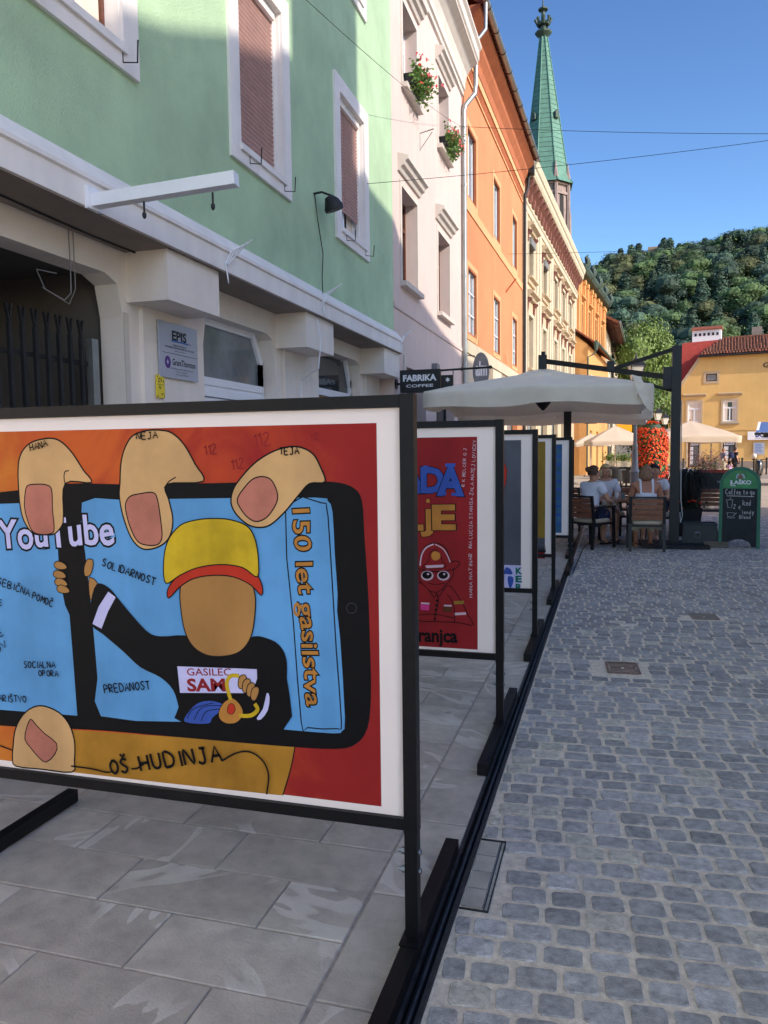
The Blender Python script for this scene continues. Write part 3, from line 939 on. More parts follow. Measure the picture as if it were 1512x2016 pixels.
# iron gate in the passage
GT = thing('iron_gate', 'black iron gate of tall bars with flared tips in the dark passage', 'gate', (-4.06, 3.8, 0), R(90))
gb = None; xs = [-1.7 + i * .128 for i in range(27)]
for i, x in enumerate(xs):
    if x > 1.6: break
    htop = 2.62 - .00 * i
    if gb is None:
        b = MB(); b.box(-.014, .014, -.014, .014, .1, 2.5)
        b.bar((0, 0, 2.5), (-.028, 0, 2.63), .012, .022); b.bar((0, 0, 2.5), (.028, 0, 2.63), .012, .022)
        gb = b.build('bar', 'iron', GT, loc=(x, 0, 0))
    else: inst(gb, 'bar', GT, (x, 0, 0))
for z in (.3, 1.2, 2.28): b = MB(); b.box(-1.75, 1.6, .016, .036, z, z + .035); b.build('rail', 'iron', GT)
b = MB(); b.box(1.60, 1.68, -.03, .03, 0, 2.5); b.build('post', 'zinc', GT)

# company plate with two firms, yellow plate
PL = thing('company_plate', 'silver company plate with two firm names on the cream pilaster', 'sign', (-3.853, 6.40, 2.5), R(90))
b = MB(); b.box(-.33, .33, -.018, -.003, -.25, .25); pl = b.build('plate', 'sign_metal', PL)
L3 = lambda e: (lambda u, w: (u, -.018 - e, w))
b = MB(); P = L3(.002)
b.mi = 0; put_text(b, 'EPIS', -.12, .13, .10, .085, P, .035)
put_text(b, 'd.o.o.', .15, .22, .085, .018, P); put_text(b, 'PODJETJE ZA REVIZIJO IN', -.11, .12, .045, .014, P, .01)
put_text(b, 'EKONOMSKO POSLOVNO INFORMACIJSKO SVETOVANJE', -.24, .26, .022, .014, P, .01); put_text(b, 'Glavni trg 5, 3000 Celje', -.08, .10, -.004, .012, P)
put_text(b, 'GrantThornton', -.125, .28, -.128, .06, P, .008)
put_text(b, 'Grant Thornton audit revizijska druzba, d.o.o.', -.18, .24, -.165, .014, P); put_text(b, 'Poslovna enota Celje', -.06, .13, -.19, .012, P); put_text(b, 'Glavni trg 5, 3000 Celje', -.07, .14, -.215, .012, P)
b.box(-.28, .32, -.0205, -.0185, -.029, -.026)
b.build('lettering', 'ink_black', pl, fix=False)
b = MB(); b.box(-.13, .15, -.0215, -.0185, .083, .095); b.build('underline', 'ink_sky', pl)
b = MB(); pts = [(-.205 + .048 * cos(2 * pi * k / 24), -.11 + .055 * sin(2 * pi * k / 24)) for k in range(24)]
inn = [(-.205 + .02 * cos(2 * pi * k / 4), -.11 + .026 * sin(2 * pi * k / 4)) for k in range(4)]
b.holed(pts, [inn], lambda u, w: (u, -.0205, w)); b.build('ring_logo', 'ink_purple', pl, fix=False)
YP = thing('pipeline_plate', 'small yellow plate with black letters under the company plate', 'sign', (-3.853, 6.08, 2.16), R(90))
b = MB(); b.box(-.063, .063, -.014, -.003, -.10, .10); yp = b.build('plate', 'sign_yellow', YP)
b = MB(); P = L3(-.002)
put_text(b, 'Z V', -.045, .02, .04, .035, P, .02); put_text(b, '80', .03, .055, .04, .018, P, .01); put_text(b, 'V6', -.035, .0, -.02, .022, P, .02); put_text(b, '4.1', .0, .05, -.075, .022, P, .02)
b.box(-.05, .05, -.0165, -.0145, .015, .018)
for sx in (-.052, .052):
    for sz in (-.088, .088): b.box(sx - .005, sx + .005, -.0165, -.0145, sz - .005, sz + .005)
b.build('lettering', 'ink_black', yp, fix=False)

# white arm bracket with two pendants
AR = thing('sign_arm', 'empty white square tube sign arm with two hanging bolts above the ledge', 'sign bracket', (-3.42, 4.68, 3.33))
b = MB(); b.bar((-.02, 0, -.03), (1.03, .09, .04), .085, .085); arm = b.build('arm', 'pvc_white', AR)
b = MB(); b.box(-.035, .0, -.07, .07, -.09, .06); b.build('mounting_plate', 'pvc_white', AR)
for x, y, z in ((.36, .035, -.055), (.86, .075, -.035)):
    b = MB(); b.tube([(x, y, z), (x, y, z - .07)], .007, 6); b.tube([(x, y, z - .07), (x, y, z - .078), (x, y, z - .10), (x, y, z - .115)], [.007, .014, .014, .006], 6)
    b.build('hanging_bolt', 'iron', AR)
# floodlight and cables
FL = thing('floodlight', 'round dark floodlight on a bracket beside the half open shutter', 'floodlight', (-3.6, 9.35, 4.80))
b = MB(); b.tube([(0, -.05, .0), (.10, -.02, .02), (.16, .12, .02)], .014, 6); b.build('bracket', 'iron', FL)
b = MB(); b.tube([(.14, .10, .0), (.17, .14, -.06), (.19, .16, -.12), (.20, .17, -.16)], [.05, .10, .125, .12], 14); b.build('lamp_head', 'iron', FL, smooth=True)
b = MB(); b.tube([(.02, -.06, -.01), (.03, .0, -.3), (.05, .12, -.7), (.04, .10, -1.0), (.12, -.1, -1.24)], .007, 5); b.build('cable', 'dark_metal', FL)
for (yy, zz, lab) in ((6.60, 3.32, 'bundle of white cable stubs on the fascia above the company plate corbel'), (9.12, 3.42, 'white cable stubs hanging below the floodlight cable'), (12.86, 3.42, 'short white cable stubs at the far end of the fascia')):
    b = MB(); rc = random.Random(int(yy * 10))
    for k in range(3): b.tube([(-3.44, yy + k * .025, zz), (-3.40, yy + .05 + k * .05, zz + .12), (-3.30 + .03 * k, yy + .1 + .03 * k, zz + .18 + .03 * k)], .007, 5)
    b.tube([(-3.44, yy, zz), (-3.43, yy + .02, zz - .14), (-3.44, yy + .05, zz - .17), (-3.44, yy + .03, zz - .08)], .006, 5)
    tag(b.build('cable_stub', 'pvc_white'), lab, 'cable', 'cable stubs on the fascia')
b = MB(); b.tube([(-3.46, 8.98, 3.2), (-3.44, 9.05, 2.95), (-3.47, 9.03, 2.6), (-3.84, 9.35, 2.5), (-3.84, 9.33, 2.2)], .007, 5)
tag(b.build('hanging_cable', 'pvc_white'), 'thin white cable hanging down over the middle corbel', 'cable')
b = MB(); b.tube([(-3.86, 4.95, 3.22), (-3.84, 4.93, 2.95), (-3.82, 4.90, 2.75), (-3.8, 4.8, 2.68), (-3.8, 4.6, 2.72), (-3.78, 4.5, 2.83), (-3.82, 4.75, 2.86)], .0045, 5)
b.tube([(-3.86, 5.0, 3.22), (-3.85, 4.99, 2.8), (-3.8, 4.85, 2.66), (-3.78, 4.55, 2.72)], .004, 5)
tag(b.build('loose_cable', 'shutter_grey'), 'loose tangle of white cable hanging at the passage opening', 'cable')
b = MB()
pts = [(-3.80 + .02 * sin(k), 3.5 + k * .35, 3.235 - .006 * abs(sin(k * 1.7))) for k in range(9)]
b.tube(pts, .008, 5); b.tube([(-3.48, 5.7 + .22 * k, 3.245 + (.012 if k % 2 else 0)) for k in range(5)], .012, 5)
tag(b.build('seam_cable', 'dark_metal'), 'dark cable running along the joint under the soffit', 'cable')

# ------------------------------------------------------------------ pink building
PK = facade_thing('pink_building', 'pale pink three storey house with deep windows and a heavy cove cornice', (-3.6, 13.003), 0)
PE = 6.55
ps = lambda y: y - 13.003
ph = []
pw = [(13.58, 14.74, 4.60, 6.26), (16.62, 17.86, 4.58, 6.30), (13.76, 14.80, 8.08, 9.50), (16.72, 17.82, 8.12, 9.58)]
for a, c, z0, z1 in pw: ph.append(rect(ps(a), ps(c), z0, z1))
ph.append(rect(ps(13.75), ps(15.4), .02, 3.12)); ph.append(rect(ps(16.4), ps(18.4), .6, 2.9))
wall_part('wall', 'pink_plaster', PK, 0, PE, 0, 10.6, ph, 0, .24, 9)
profile('cornice', 'trim_white', PK, [(0, 10.3), (.05, 10.32), (.05, 10.42), (.09, 10.45), (.09, 10.6), (.14, 10.8), (.26, 10.95), (.40, 11.02), (.40, 11.06), (.44, 11.1), (.44, 11.3), (.5, 11.36), (.5, 11.42), (0, 11.5)], 0, PE)
pitched_roof(PK, 0, PE, 11.5, 3.2, 9, .45)
profile('string_course', 'pink_plaster', PK, [(0, 4.05), (.025, 4.06), (.025, 4.14), (0, 4.16)], 0, PE)
for i, (a, c, z0, z1) in enumerate(pw):
    a, c = ps(a), ps(c)
    w = trim_frame(a, c, z0, z1, .10, -.003, .02, 0, .10).build('window', 'trim_white', PK)
    profile('hood', 'trim_white', w, [(.0, z1 + .2), (.04, z1 + .2), (.07, z1 + .27), (.12, z1 + .29), (.15, z1 + .36), (.20, z1 + .38), (.20, z1 + .44), (.02, z1 + .5), (0, z1 + .5)], a - .22, c + .2)
    bx('sill', 'trim_white', w, a - .1, c + .1, -.01, .12, z0 - .09, z0 - .005)
    casement(w, a, c, z0, z1, -.22, 'brown_wood' if i < 2 else 'pvc_white', 'glass_dark', 2, .7)
Dn = MB(); Dn.box(ps(13.75), ps(15.4), .22, .26, 0, 3.12); Dn.build('door', 'dark_inside', PK)
casement(PK, ps(16.4), ps(18.4), .6, 2.9, -.2, 'dark_metal', 'glass_dark', 2)
bx('door_surround', 'trim_white', PK, ps(13.6), ps(13.745), -.003, .03, 0, 3.3); bx('wall_lamp', 'sign_grey', PK, ps(15.95), ps(16.2), 0, .12, 3.12, 3.4)
# flower boxes on the two upper sills
for (y, z, lab) in ((14.2, 8.10, 'nearer black flower box of red and pink geraniums on the pink house sill'), (17.2, 8.14, 'farther flower box of pink geraniums on the pink house sill')):
    t = thing('flower_box', lab, 'flower box', (-3.5, y, z), R(90), 'flower boxes on the pink house')
    b = MB(); b.prism([(-.11, .0), (.09, 0), (.12, .22), (-.14, .22)], 'x', -.42, .42); b.build('box', 'planter_black', t)
    rf = random.Random(int(y)); lf = MB(); fl = MB(); f2 = MB()
    for k in range(800):
        p = Vector((rf.gauss(0, .26), -.05 - abs(rf.gauss(0, .13)), .25 + rf.gauss(0, .13) - .15 * rf.random())); p.x = max(-.55, min(.55, p.x))
        u = Vector((rf.uniform(-1, 1), rf.uniform(-1, 1), rf.uniform(-1, 1))).normalized() * .038; w2 = u.cross(Vector((rf.uniform(-1, 1), .3, 1))).normalized() * .036
        lf.add([p - u, p + w2, p + u, p - w2], [(0, 1, 2, 3)])
    for k in range(34):
        p = Vector((rf.gauss(0, .30), -.16 - abs(rf.gauss(0, .13)), .25 + rf.gauss(0, .13)))
        tgt = fl if k % 3 else f2
        for j in range(7):
            q = p + Vector((rf.uniform(-.03, .03), rf.uniform(-.03, .03), rf.uniform(-.03, .03)))
            u = Vector((rf.uniform(-1, 1), rf.uniform(-1, 1), rf.uniform(-1, 1))).normalized() * .022; w2 = u.cross(Vector((.3, 1, .2))).normalized() * .022
            tgt.add([q - u, q + w2, q + u, q - w2], [(0, 1, 2, 3)])
    t.scale = (.88, .88, .88)
    lf.build('foliage', 'leaf', t, kind='stuff', fix=False); fl.build('blossom', 'petal_red' if y < 15 else 'petal_pink', t, kind='stuff', fix=False); f2.build('blossom', 'petal_pink', t, kind='stuff', fix=False)
b = MB(); b.tube([(0, 0, 0), (.0, -.28, .05)], .012, 6); b.tube([(0, 0, -.32), (0, -.25, .0)], .008, 6); b.tube([(0, -.0, 0), (0, 0, -.34)], .01, 6)
o = b.build('flag_bracket', 'zinc'); o.location = (-3.6, 15.05, 7.72); o.rotation_euler = (0, 0, R(90)); tag(o, 'thin metal flag bracket under the upper sill of the pink house', 'bracket')
# downpipe between pink and orange
DP = thing('downpipe', 'pale zinc downpipe with an elbow between the pink and orange houses', 'downpipe', (-3.52, 19.42, 0))
b = MB(); b.tube([(0, 0, .1), (0, 0, 9.9), (.03, .03, 10.05), (.24, .16, 10.35), (.26, .2, 10.6), (.26, .2, 11.3)], .06, 12); b.build('pipe', 'zinc', DP, smooth=True)
for z in (1.5, 3.7, 5.9, 8.1): b = MB(); b.lathe([(.068, 0), (.068, .06)], (0, 0, z), 12); b.build('pipe_clamp', 'zinc', DP)
# ------------------------------------------------------------------ orange building
OA = 1.5; OP = (-3.6, 19.56)
OR = facade_thing('orange_building', 'orange rendered house with peach mouldings and a brown boarded cove under the eaves', OP, OA)
OL = 11.1
oh = []; ow = [(.62, 1.80), (4.55, 5.75), (8.45, 9.6)]
for a, c in ow: oh.append(rect(a, c, 8.12, 9.92)); oh.append(rect(a, c, 4.62, 6.36))
oh += [rect(1.0, 3.2, .3, 3.0), rect(4.4, 6.0, .02, 3.0), rect(7.2, 9.8, .3, 3.0)]
wall_part('wall', 'orange_plaster', OR, 0.02, OL, 0, 12.2, oh, 0, .2, 9)
bx('string_course', 'peach_trim', OR, .02, OL, -.01, .03, 7.74, 7.98)
bx('white_fascia', 'cream_light', OR, .02, OL, -.01, .06, 4.10, 4.42)
bx('ground_floor_render', 'pale_wall', OR, .02, .98, -.01, .02, 0, 4.098); bx('ground_floor_render', 'pale_wall', OR, 3.22, 4.38, -.01, .02, 0, 4.098); bx('ground_floor_render', 'pale_wall', OR, 6.02, 7.18, -.01, .02, 0, 4.098)
bx('ground_floor_render', 'pale_wall', OR, .98, OL, -.01, .02, 3.02, 4.098)
bx('frieze_band', 'peach_trim', OR, .02, OL, -.01, .06, 11.42, 11.62); bx('frieze_band', 'peach_trim', OR, .02, OL, -.01, .04, 11.02, 11.08)
dn = None
for i in range(64):
    x = .15 + i * .17
    if dn is None: dn = bx('dentil', 'brown_trim', OR, 0, .07, -.01, .035, 11.12, 11.38); dn.location.x = x
    else: inst(dn, 'dentil', OR, (x, 0, 0))
profile('eaves_cove', 'brown_trim', OR, [(0, 11.63), (.07, 11.65), (.10, 11.9), (.22, 12.1), (.24, 12.2), (.42, 12.35), (.46, 12.45), (0, 12.45)], .02, OL)
pitched_roof(OR, 0, OL, 12.6, 3.4, 9, .5, 'roof_tile')
tk = None
for i in range(46):
    x = .1 + i * .24
    if tk is None:
        b = MB(); b.tube([(0, -.56, 12.50), (0, -.30, 12.62)], .05, 6); tk = b.build('roof_tile', 'rust_stone', OR, loc=(x, 0, 0))
    else: inst(tk, 'roof_tile', OR, (x, 0, 0))
gt = MB()
for i in range(1): gt.tube([(-.4, -.60, 12.5), (OL, -.60, 12.56)], .085, 10)
gutter = gt.build('gutter', 'zinc', OR, smooth=True)
for i in range(10): b = MB(); b.tube([(.3 + i * 1.15, -.60, 12.5 + .005 * i), (.33 + i * 1.15, -.60, 12.5 + .005 * i)], .093, 10); b.build('gutter_bracket', 'iron', gutter)
b = MB(); b.tube([(.0, -.60, 12.42), (0, -.60, 12.2), (-.02, -.60, 11.8), (-.1, -.42, 11.55)], .05, 10); b.build('swan_neck', 'zinc', gutter, smooth=True)
for a, c in ow:
    for z0, z1 in ((8.12, 9.92), (4.62, 6.36)):
        w = trim_frame(a, c, z0, z1, .14, -.003, .02).build('window', 'peach_trim', OR)
        f = trim_frame(a + .03, c - .03, z0 + .03, z1 - .03, .03, .10, .0) if False else None
        b = trim_frame(a + .05, c - .05, z0 + .05, z1 - .05, .05, -.05, .012); b.build('surround', 'brown_trim', w)
        if z0 > 7: casement(w, a, c, z0, z1, -.08, 'pvc_white', 'glass_clear', 2)
        else:
            casement(w, a, c, z0, z1, -.06, 'pvc_white', 'glass_clear', 2)
            g2 = MB()
            for q in (.33, .66): zz = z0 + (z1 - z0) * q; g2.box(a + .06, c - .06, .045, .058, zz - .018, zz + .018)
            g2.build('glazing_bar', 'pvc_white', w)
for a, c, z0, z1 in ((1.0, 3.2, .3, 3.0), (4.4, 6.0, .02, 3.0), (7.2, 9.8, .3, 3.0)): casement(OR, a, c, z0, z1, -.18, 'dark_metal', 'glass_clear', 2)
for x in (1.6, 6.6):
    b = MB(); b.tube([(x, -.02, 4.0), (x, -.02, 4.7), (x + .25, -.02, 4.8), (x + .5, -.02, 4.5)], .012, 5); b.build('old_sign_bracket', 'peach_trim', OR)
o = MB(); o.tube([(0, 0, 0), (.12, .02, .16), (.34, 0, .42)], .03, 6); o.tube([(0, -.12, 0), (0, .12, .0)], .02, 6); o = o.build('flag_bracket', 'brown_trim'); o.location = (-3.42, 26.6, 6.9)
tag(o, 'rusty brown flag holder on the orange wall below the string course', 'bracket')
# dark downpipe at the far end of the orange house
e1 = Vector((OP[0] + OL * sin(R(OA)), OP[1] + OL * cos(R(OA)), 0))
DP = thing('downpipe', 'dark brown downpipe between the orange and cream houses', 'downpipe', (e1.x + .1, e1.y - .03, 0))
b = MB(); b.tube([(0, 0, .1), (0, 0, 11.3), (.1, .1, 11.6), (.14, .14, 12.1)], .06, 10); b.build('pipe', 'iron', DP, smooth=True)
b = MB(); b.box(-.02, .34, -.1, .3, 12.1, 12.4); b.build('rain_head', 'iron', DP)
# ------------------------------------------------------------------ cream building
CA = 3.6
CP = (e1.x + .02, e1.y + .35)
CL = 19.6
CR = facade_thing('cream_building', 'cream historic house with rust red modillions under a heavy pale cornice', CP, CA)
cw = [(1.0, 2.15), (4.9, 6.05), (8.8, 9.95), (12.0, 13.1), (15.2, 16.3)]
ch = []
for a, c in cw: ch.append(rect(a, c, 8.55, 10.1)); ch.append(rect(a, c, 4.9, 7.05))
ch += [rect(a, c, .3, 3.2) for a, c in ((.8, 3.2), (4.6, 6.6), (8.2, 10.6), (12, 13.6), (15, 17))]
wall_part('wall', 'cream_stone', CR, 0, CL, 0, 12.3, ch, 0, .22, 9)
profile('cornice', 'cream_light', CR, [(0, 12.12), (.36, 12.13), (.42, 12.25), (.42, 12.42), (.47, 12.46), (.52, 12.66), (.52, 12.74), (.1, 12.86), (0, 12.86)], 0, CL)
profile('architrave', 'cream_light', CR, [(0, 10.95), (.05, 10.97), (.05, 11.18), (.1, 11.23), (.1, 11.3), (0, 11.32)], 0, CL)
profile('string_course', 'cream_light', CR, [(0, 3.8), (.12, 3.85), (.16, 4.0), (.16, 4.1), (0, 4.2)], 0, CL)
mo = None
for i in range(24):
    x = .35 + i * .82
    if mo is None:
        b = MB(); b.prism([(.0, 11.5), (-.08, 11.46), (-.13, 11.6), (-.15, 11.78), (-.28, 11.9), (-.34, 11.98), (-.34, 12.118), (0, 12.118)], 'x', -.15, .15)
        mo = b.build('modillion', 'rust_stone', CR, loc=(x, 0, 0))
    else: inst(mo, 'modillion', CR, (x, 0, 0))
bx('frieze', 'cream_stone', CR, 0, CL, -.01, .03, 11.34, 11.44)
for i, (a, c) in enumerate(cw):
    for z0, z1, big in ((8.55, 10.1, 0), (4.9, 7.05, 1)):
        w = trim_frame(a, c, z0, z1, .14, -.003, .05, 0).build('window', 'cream_light', CR)
        zt = z1 + (.22 if not big else .62)
        profile('hood', 'cream_stone', w, [(0, zt), (.12, zt + .02), (.16, zt + .12), (.30, zt + .18), (.30, zt + .26), (0, zt + .34)], a - .38, c + .38)
        for x in (a - .32, c + .12):
            b = MB(); b.prism([(0, zt - (.42 if not big else .6)), (-.06, zt - .4), (-.08, zt - .16), (-.2, zt - .06), (-.2, zt - .003), (0, zt - .003)], 'x', x, x + .2); b.build('hood_bracket', 'rust_stone', w)
        profile('sill', 'cream_stone', w, [(0, z0 - .28), (.08, z0 - .26), (.1, z0 - .12), (.22, z0 - .08), (.22, z0 - .005), (0, z0 - .005)], a - .3, c + .3)
        casement(w, a, c, z0, z1, -.19, 'pvc_white' if big else 'dark_metal', 'glass_clear' if big else 'glass_dark', 2, .68)
        if not big and i < 2: bx('shutter_box', 'shutter_grey', w, a, c, -.05, .14, z1 - .28, z1)
for x in (.1, 3.15, 3.9, 7.1, 7.8, 10.9, 14.05, 17.7):
    b = MB(); b.box(x, x + .5, .003, -.05, 4.2, 10.94); b.build('pilaster', 'cream_light', CR)
pitched_roof(CR, 0, CL, 12.86, 2.6, 9, .1, 'red_tile')
for a, c in ((.8, 3.2), (4.6, 6.6), (8.2, 10.6), (12, 13.6), (15, 17)): casement(CR, a, c, .3, 3.2, -.2, 'dark_metal', 'glass_clear', 2)

# ------------------------------------------------------------------ ochre, low yellow and far end houses
ce = Vector((CP[0] + CL * sin(R(CA)), CP[1] + CL * cos(R(CA)), 0))
XA = 6.4; XL = 14.2
OC = facade_thing('ochre_building', 'ochre house with tall pilasters and weathered green copper eaves', (ce.x, ce.y + .05), XA)
xh = [rect(a, a + 1.0, z0, z1) for a in (1.2, 4.6, 8.0, 11.4) for z0, z1 in ((8.6, 11.0), (4.6, 7.2))] + [rect(1, 3, .3, 3.2), rect(5, 7, .3, 3.2), rect(9, 12, .3, 3.2)]
wall_part('wall', 'ochre_plaster', OC, 0, XL, 0, 13.0, xh, 0, .2, 9)
for i, a in enumerate((1.2, 4.6, 8.0, 11.4)):
    for z0, z1 in ((8.6, 11.0), (4.6, 7.2)):
        w = trim_frame(a, a + 1, z0, z1, .14, -.003, .05).build('window', 'ochre_light', OC); casement(w, a, a + 1, z0, z1, -.17, 'brown_wood', 'glass_dark', 2)
        profile('hood', 'ochre_light', w, [(0, z1 + .25), (.25, z1 + .35), (.25, z1 + .45), (0, z1 + .55)], a - .3, a + 1.3)
for x in (.1, .75, 2.6, 3.9, 6.0, 7.3, 9.4, 10.7, 12.8, 13.6):
    b = MB(); b.box(x, x + .42, .003, -.12, 4.2, 12.4); b.build('pilaster', 'ochre_light', OC)
    b = MB(); b.box(x - .06, x + .48, .003, -.18, 12.4, 12.7); b.build('capital', 'ochre_light', OC)
profile('eaves', 'copper_dark', OC, [(0, 12.7), (.4, 12.8), (.55, 13.0), (.55, 13.15), (0, 13.3)], 0, XL)
pitched_roof(OC, 0, XL, 13.3, 1.2, 9, .1, 'red_tile')
for x in (.4, 3.3, 6.6, 10.0, 13.4):
    b = MB(); b.tube([(x, -.45, 12.9), (x, -.62, 13.2), (x, -.5, 13.6), (x, -.62, 13.75)], [.16, .2, .12, .04], 7)
    b.ell((x, -.6, 13.35), (.22, .16, .22), 8, 6); b.build('eaves_ornament', 'copper_dark', OC, smooth=True)
YL = facade_thing('low_yellow_house', 'low yellow house jutting into the street with a copper gutter', (-1.35, 49.3), 5.5)
wall_part('wall', 'ochre_light', YL, 0, 12.4, 0, 8.0, [rect(a, a + 1, 4.6, 6.2) for a in (1.5, 4.5, 7.5, 10.2)] + [rect(a, a + 1.2, .2, 2.8) for a in (1.5, 5, 8.5)], 0, .2, 3)
for a in (1.5, 4.5, 7.5, 10.2): w = trim_frame(a, a + 1, 4.6, 6.2, .12, -.003, .04).build('window', 'cream_light', YL); casement(w, a, a + 1, 4.6, 6.2, -.15)
for a in (1.5, 5, 8.5): casement(YL, a, a + 1.2, .2, 2.8, -.15, 'brown_wood', 'glass_dark', 2)
b = MB(); b.add([(-.1, -.45, 8.15), (12.4, -.45, 8.15), (12.4, 3, 10.6), (-.1, 3, 10.6), (-.1, -.45, 8.05), (12.4, -.45, 8.05), (12.4, 3, 10.45), (-.1, 3, 10.45), ], [(0, 1, 2, 3), (4, 7, 6, 5), (0, 4, 5, 1), (0, 3, 7, 4), (1, 5, 6, 2)]); b.build('roof', 'roof_tile', YL)
b = MB(); b.add([(-.0, 0, 8.0), (-.0, 3, 8.0), (-.0, 3, 10.4)], [(0, 1, 2)]); b.build('gable', 'ochre_light', YL, fix=False)
b = MB(); b.tube([(-.2, -.52, 8.12), (12.4, -.52, 8.05)], .09, 8); b.build('gutter', 'copper_dark', YL, smooth=True)
b = MB(); b.tube([(-.1, -.52, 8.1), (-.1, -.52, 7.6)], [.17, .09], 8); b.tube([(-.1, -.52, 7.65), (-.12, -.42, 7.4), (-.2, -.05, 7.2), (-.2, -.05, .2)], .05, 8); b.build('rain_head', 'copper_dark', YL)
oe = Vector((ce.x + XL * sin(R(XA)), ce.y + XL * cos(R(XA)), 0))
EL = facade_thing('end_house', 'pale plastered house at the end of the row under deep tiled eaves', (oe.x, oe.y + .1), 2.6)
wall_part('wall', 'pale_wall', EL, 0, 31, 0, 11.6, [rect(a, a + 1.1, z, z + 1.9) for a in (1.5, 5, 8.5, 12, 16, 20, 24, 28) for z in (4.8, 8.6)] + [rect(a, a + 1.4, .2, 2.9) for a in (2, 7, 12, 18)], 0, .2, 9)
for a in (1.5, 5, 8.5, 12, 16, 20, 24, 28):
    for z in (4.8, 8.6): w = trim_frame(a, a + 1.1, z, z + 1.9, .14, -.003, .04).build('window', 'cream_light', EL); casement(w, a, a + 1.1, z, z + 1.9, -.16)
for a in (2, 7, 12, 18): casement(EL, a, a + 1.4, .2, 2.9, -.16, 'brown_wood', 'glass_dark', 2)
b = MB(); b.add([(-.3, -1.1, 11.7), (31.3, -1.1, 11.7), (31.3, 4.5, 14.6), (-.3, 4.5, 14.6), (-.3, -1.1, 11.5), (31.3, -1.1, 11.5), (31.3, 4.5, 14.4), (-.3, 4.5, 14.4)], [(0, 1, 2, 3), (4, 7, 6, 5), (0, 4, 5, 1), (0, 3, 7, 4), (1, 5, 6, 2)]); b.build('roof', 'brown_tile', EL)
rf_ = None
for i in range(34):
    if rf_ is None: b = MB(); b.bar((0, .1, 11.95), (0, -1.0, 11.38), .14, .16); rf_ = b.build('rafter', 'brown_wood', EL, loc=(.2, 0, 0))
    else: inst(rf_, 'rafter', EL, (.2 + i * .92, 0, 0))
b = MB(); b.tube([(-.3, -1.2, 11.6), (31.3, -1.2, 11.6)], .1, 8); b.build('gutter', 'zinc', EL, smooth=True)

# ------------------------------------------------------------------ church tower with copper spire
SX, SY = -7.35, 100.0
CH = thing('church_tower', 'stone church tower with a tall green copper spire rising behind the houses', 'church', (SX, SY, 0), R(7))
CH.scale = (1, 1, .957); CH.rotation_euler = (0, -R(1.0), R(7))
b = MB(); b.prism([(2.75 * cos(R(22.5 + 45 * k)), 2.75 * sin(R(22.5 + 45 * k))) for k in range(8)], 'z', 0, 35.45); b.build('tower', 'church_stone', CH)
for k in range(8):
    a = R(22.5 + 45 * k); b = MB(); cx, cy = 2.85 * cos(a), 2.85 * sin(a)
    b.lathe([(.36, 0), (.36, 31.5), (.26, 32), (.26, 35.6), (.34, 35.7), (.34, 36.0), (.02, 38.0)], (cx, cy, 0), 6); b.build('buttress', 'church_stone', CH)
for k in range(8):
    a = R(45 * k); b = MB(); M4 = Matrix.Rotation(a, 4, 'Z')
    for zz in (30.2, 24.0):
        vs = [M4 @ Vector(v) for v in [(2.56, -.35, zz), (2.56, .35, zz), (2.56, .35, zz + 3.6), (2.56, 0, zz + 4.3), (2.56, -.35, zz + 3.6)]]
        b.add(vs, [(0, 1, 2, 3, 4)])
    b.build('belfry_louvre', 'dark_inside', CH, fix=False)
b = MB(); b.prism([(2.95 * cos(R(22.5 + 45 * k)), 2.95 * sin(R(22.5 + 45 * k))) for k in range(8)], 'z', 34.0, 34.3)
b.prism([(3.0 * cos(R(22.5 + 45 * k)), 3.0 * sin(R(22.5 + 45 * k))) for k in range(8)], 'z', 35.15, 35.5); b.build('cornice', 'church_stone', CH)
sp = MB()
prof = [(3.15, 35.4), (2.85, 35.9), (2.62, 36.6), (2.45, 37.6)] + [(2.45 + (.42 - 2.45) * t, 37.6 + (54.2 - 37.6) * t) for t in (.2, .4, .6, .8, 1)]
n = 8
prof = [(r * 1.1, z) for r, z in prof]
vs = [(r * cos(R(22.5 + 45 * k)), r * sin(R(22.5 + 45 * k)), z) for r, z in prof for k in range(n)]
sp.add(vs, [(i * n + k, i * n + (k + 1) % n, (i + 1) * n + (k + 1) % n, (i + 1) * n + k) for i in range(len(prof) - 1) for k in range(n)])
spire = sp.build('spire', 'copper_green', CH)
seam = MB()
for k in range(8):
    a = R(22.5 + 45 * k); seam.tube([((r + .03) * cos(a), (r + .03) * sin(a), z) for r, z in prof], .07, 5)
seam.build('hip_rib', 'copper_green', spire)
seam = MB()
for k in range(8):
    a0, a1 = R(22.5 + 45 * k), R(22.5 + 45 * (k + 1)); zz = 38.0
    while zz < 54:
        r = 1.1 * (2.45 + (.42 - 2.45) * (zz - 37.6) / 16.6) + .012
        seam.tube([(r * cos(a0), r * sin(a0), zz), (r * cos(a1), r * sin(a1), zz)], .022, 4); zz += .62
seam.build('sheet_seam', 'copper_dark', spire, kind='stuff')
for k in (1, 3, 5, 7):
    a = R(45 * k - 90); zz = 43.6; r = 2.7 + (.42 - 2.45) * (zz - 37.6) / 16.6
    b = MB(); b.prism([(-.3, 0), (.3, 0), (.3, .7), (0, 1.0), (-.3, .7)], 'y', -.25, .25)
    o = b.build('dormer', 'copper_dark', spire); o.location = (r * .93 * cos(a), r * .93 * sin(a), zz); o.rotation_euler = (0, 0, a + pi / 2)
b = MB(); b.lathe([(.42, 0), (.5, .1), (1.0, .55), (1.05, .75), (.5, .95), (.36, 1.2), (.30, 1.6), (.34, 2.2)], (0, 0, 54.1), 8)
b.build('finial_base', 'copper_dark', CH)
b = MB()
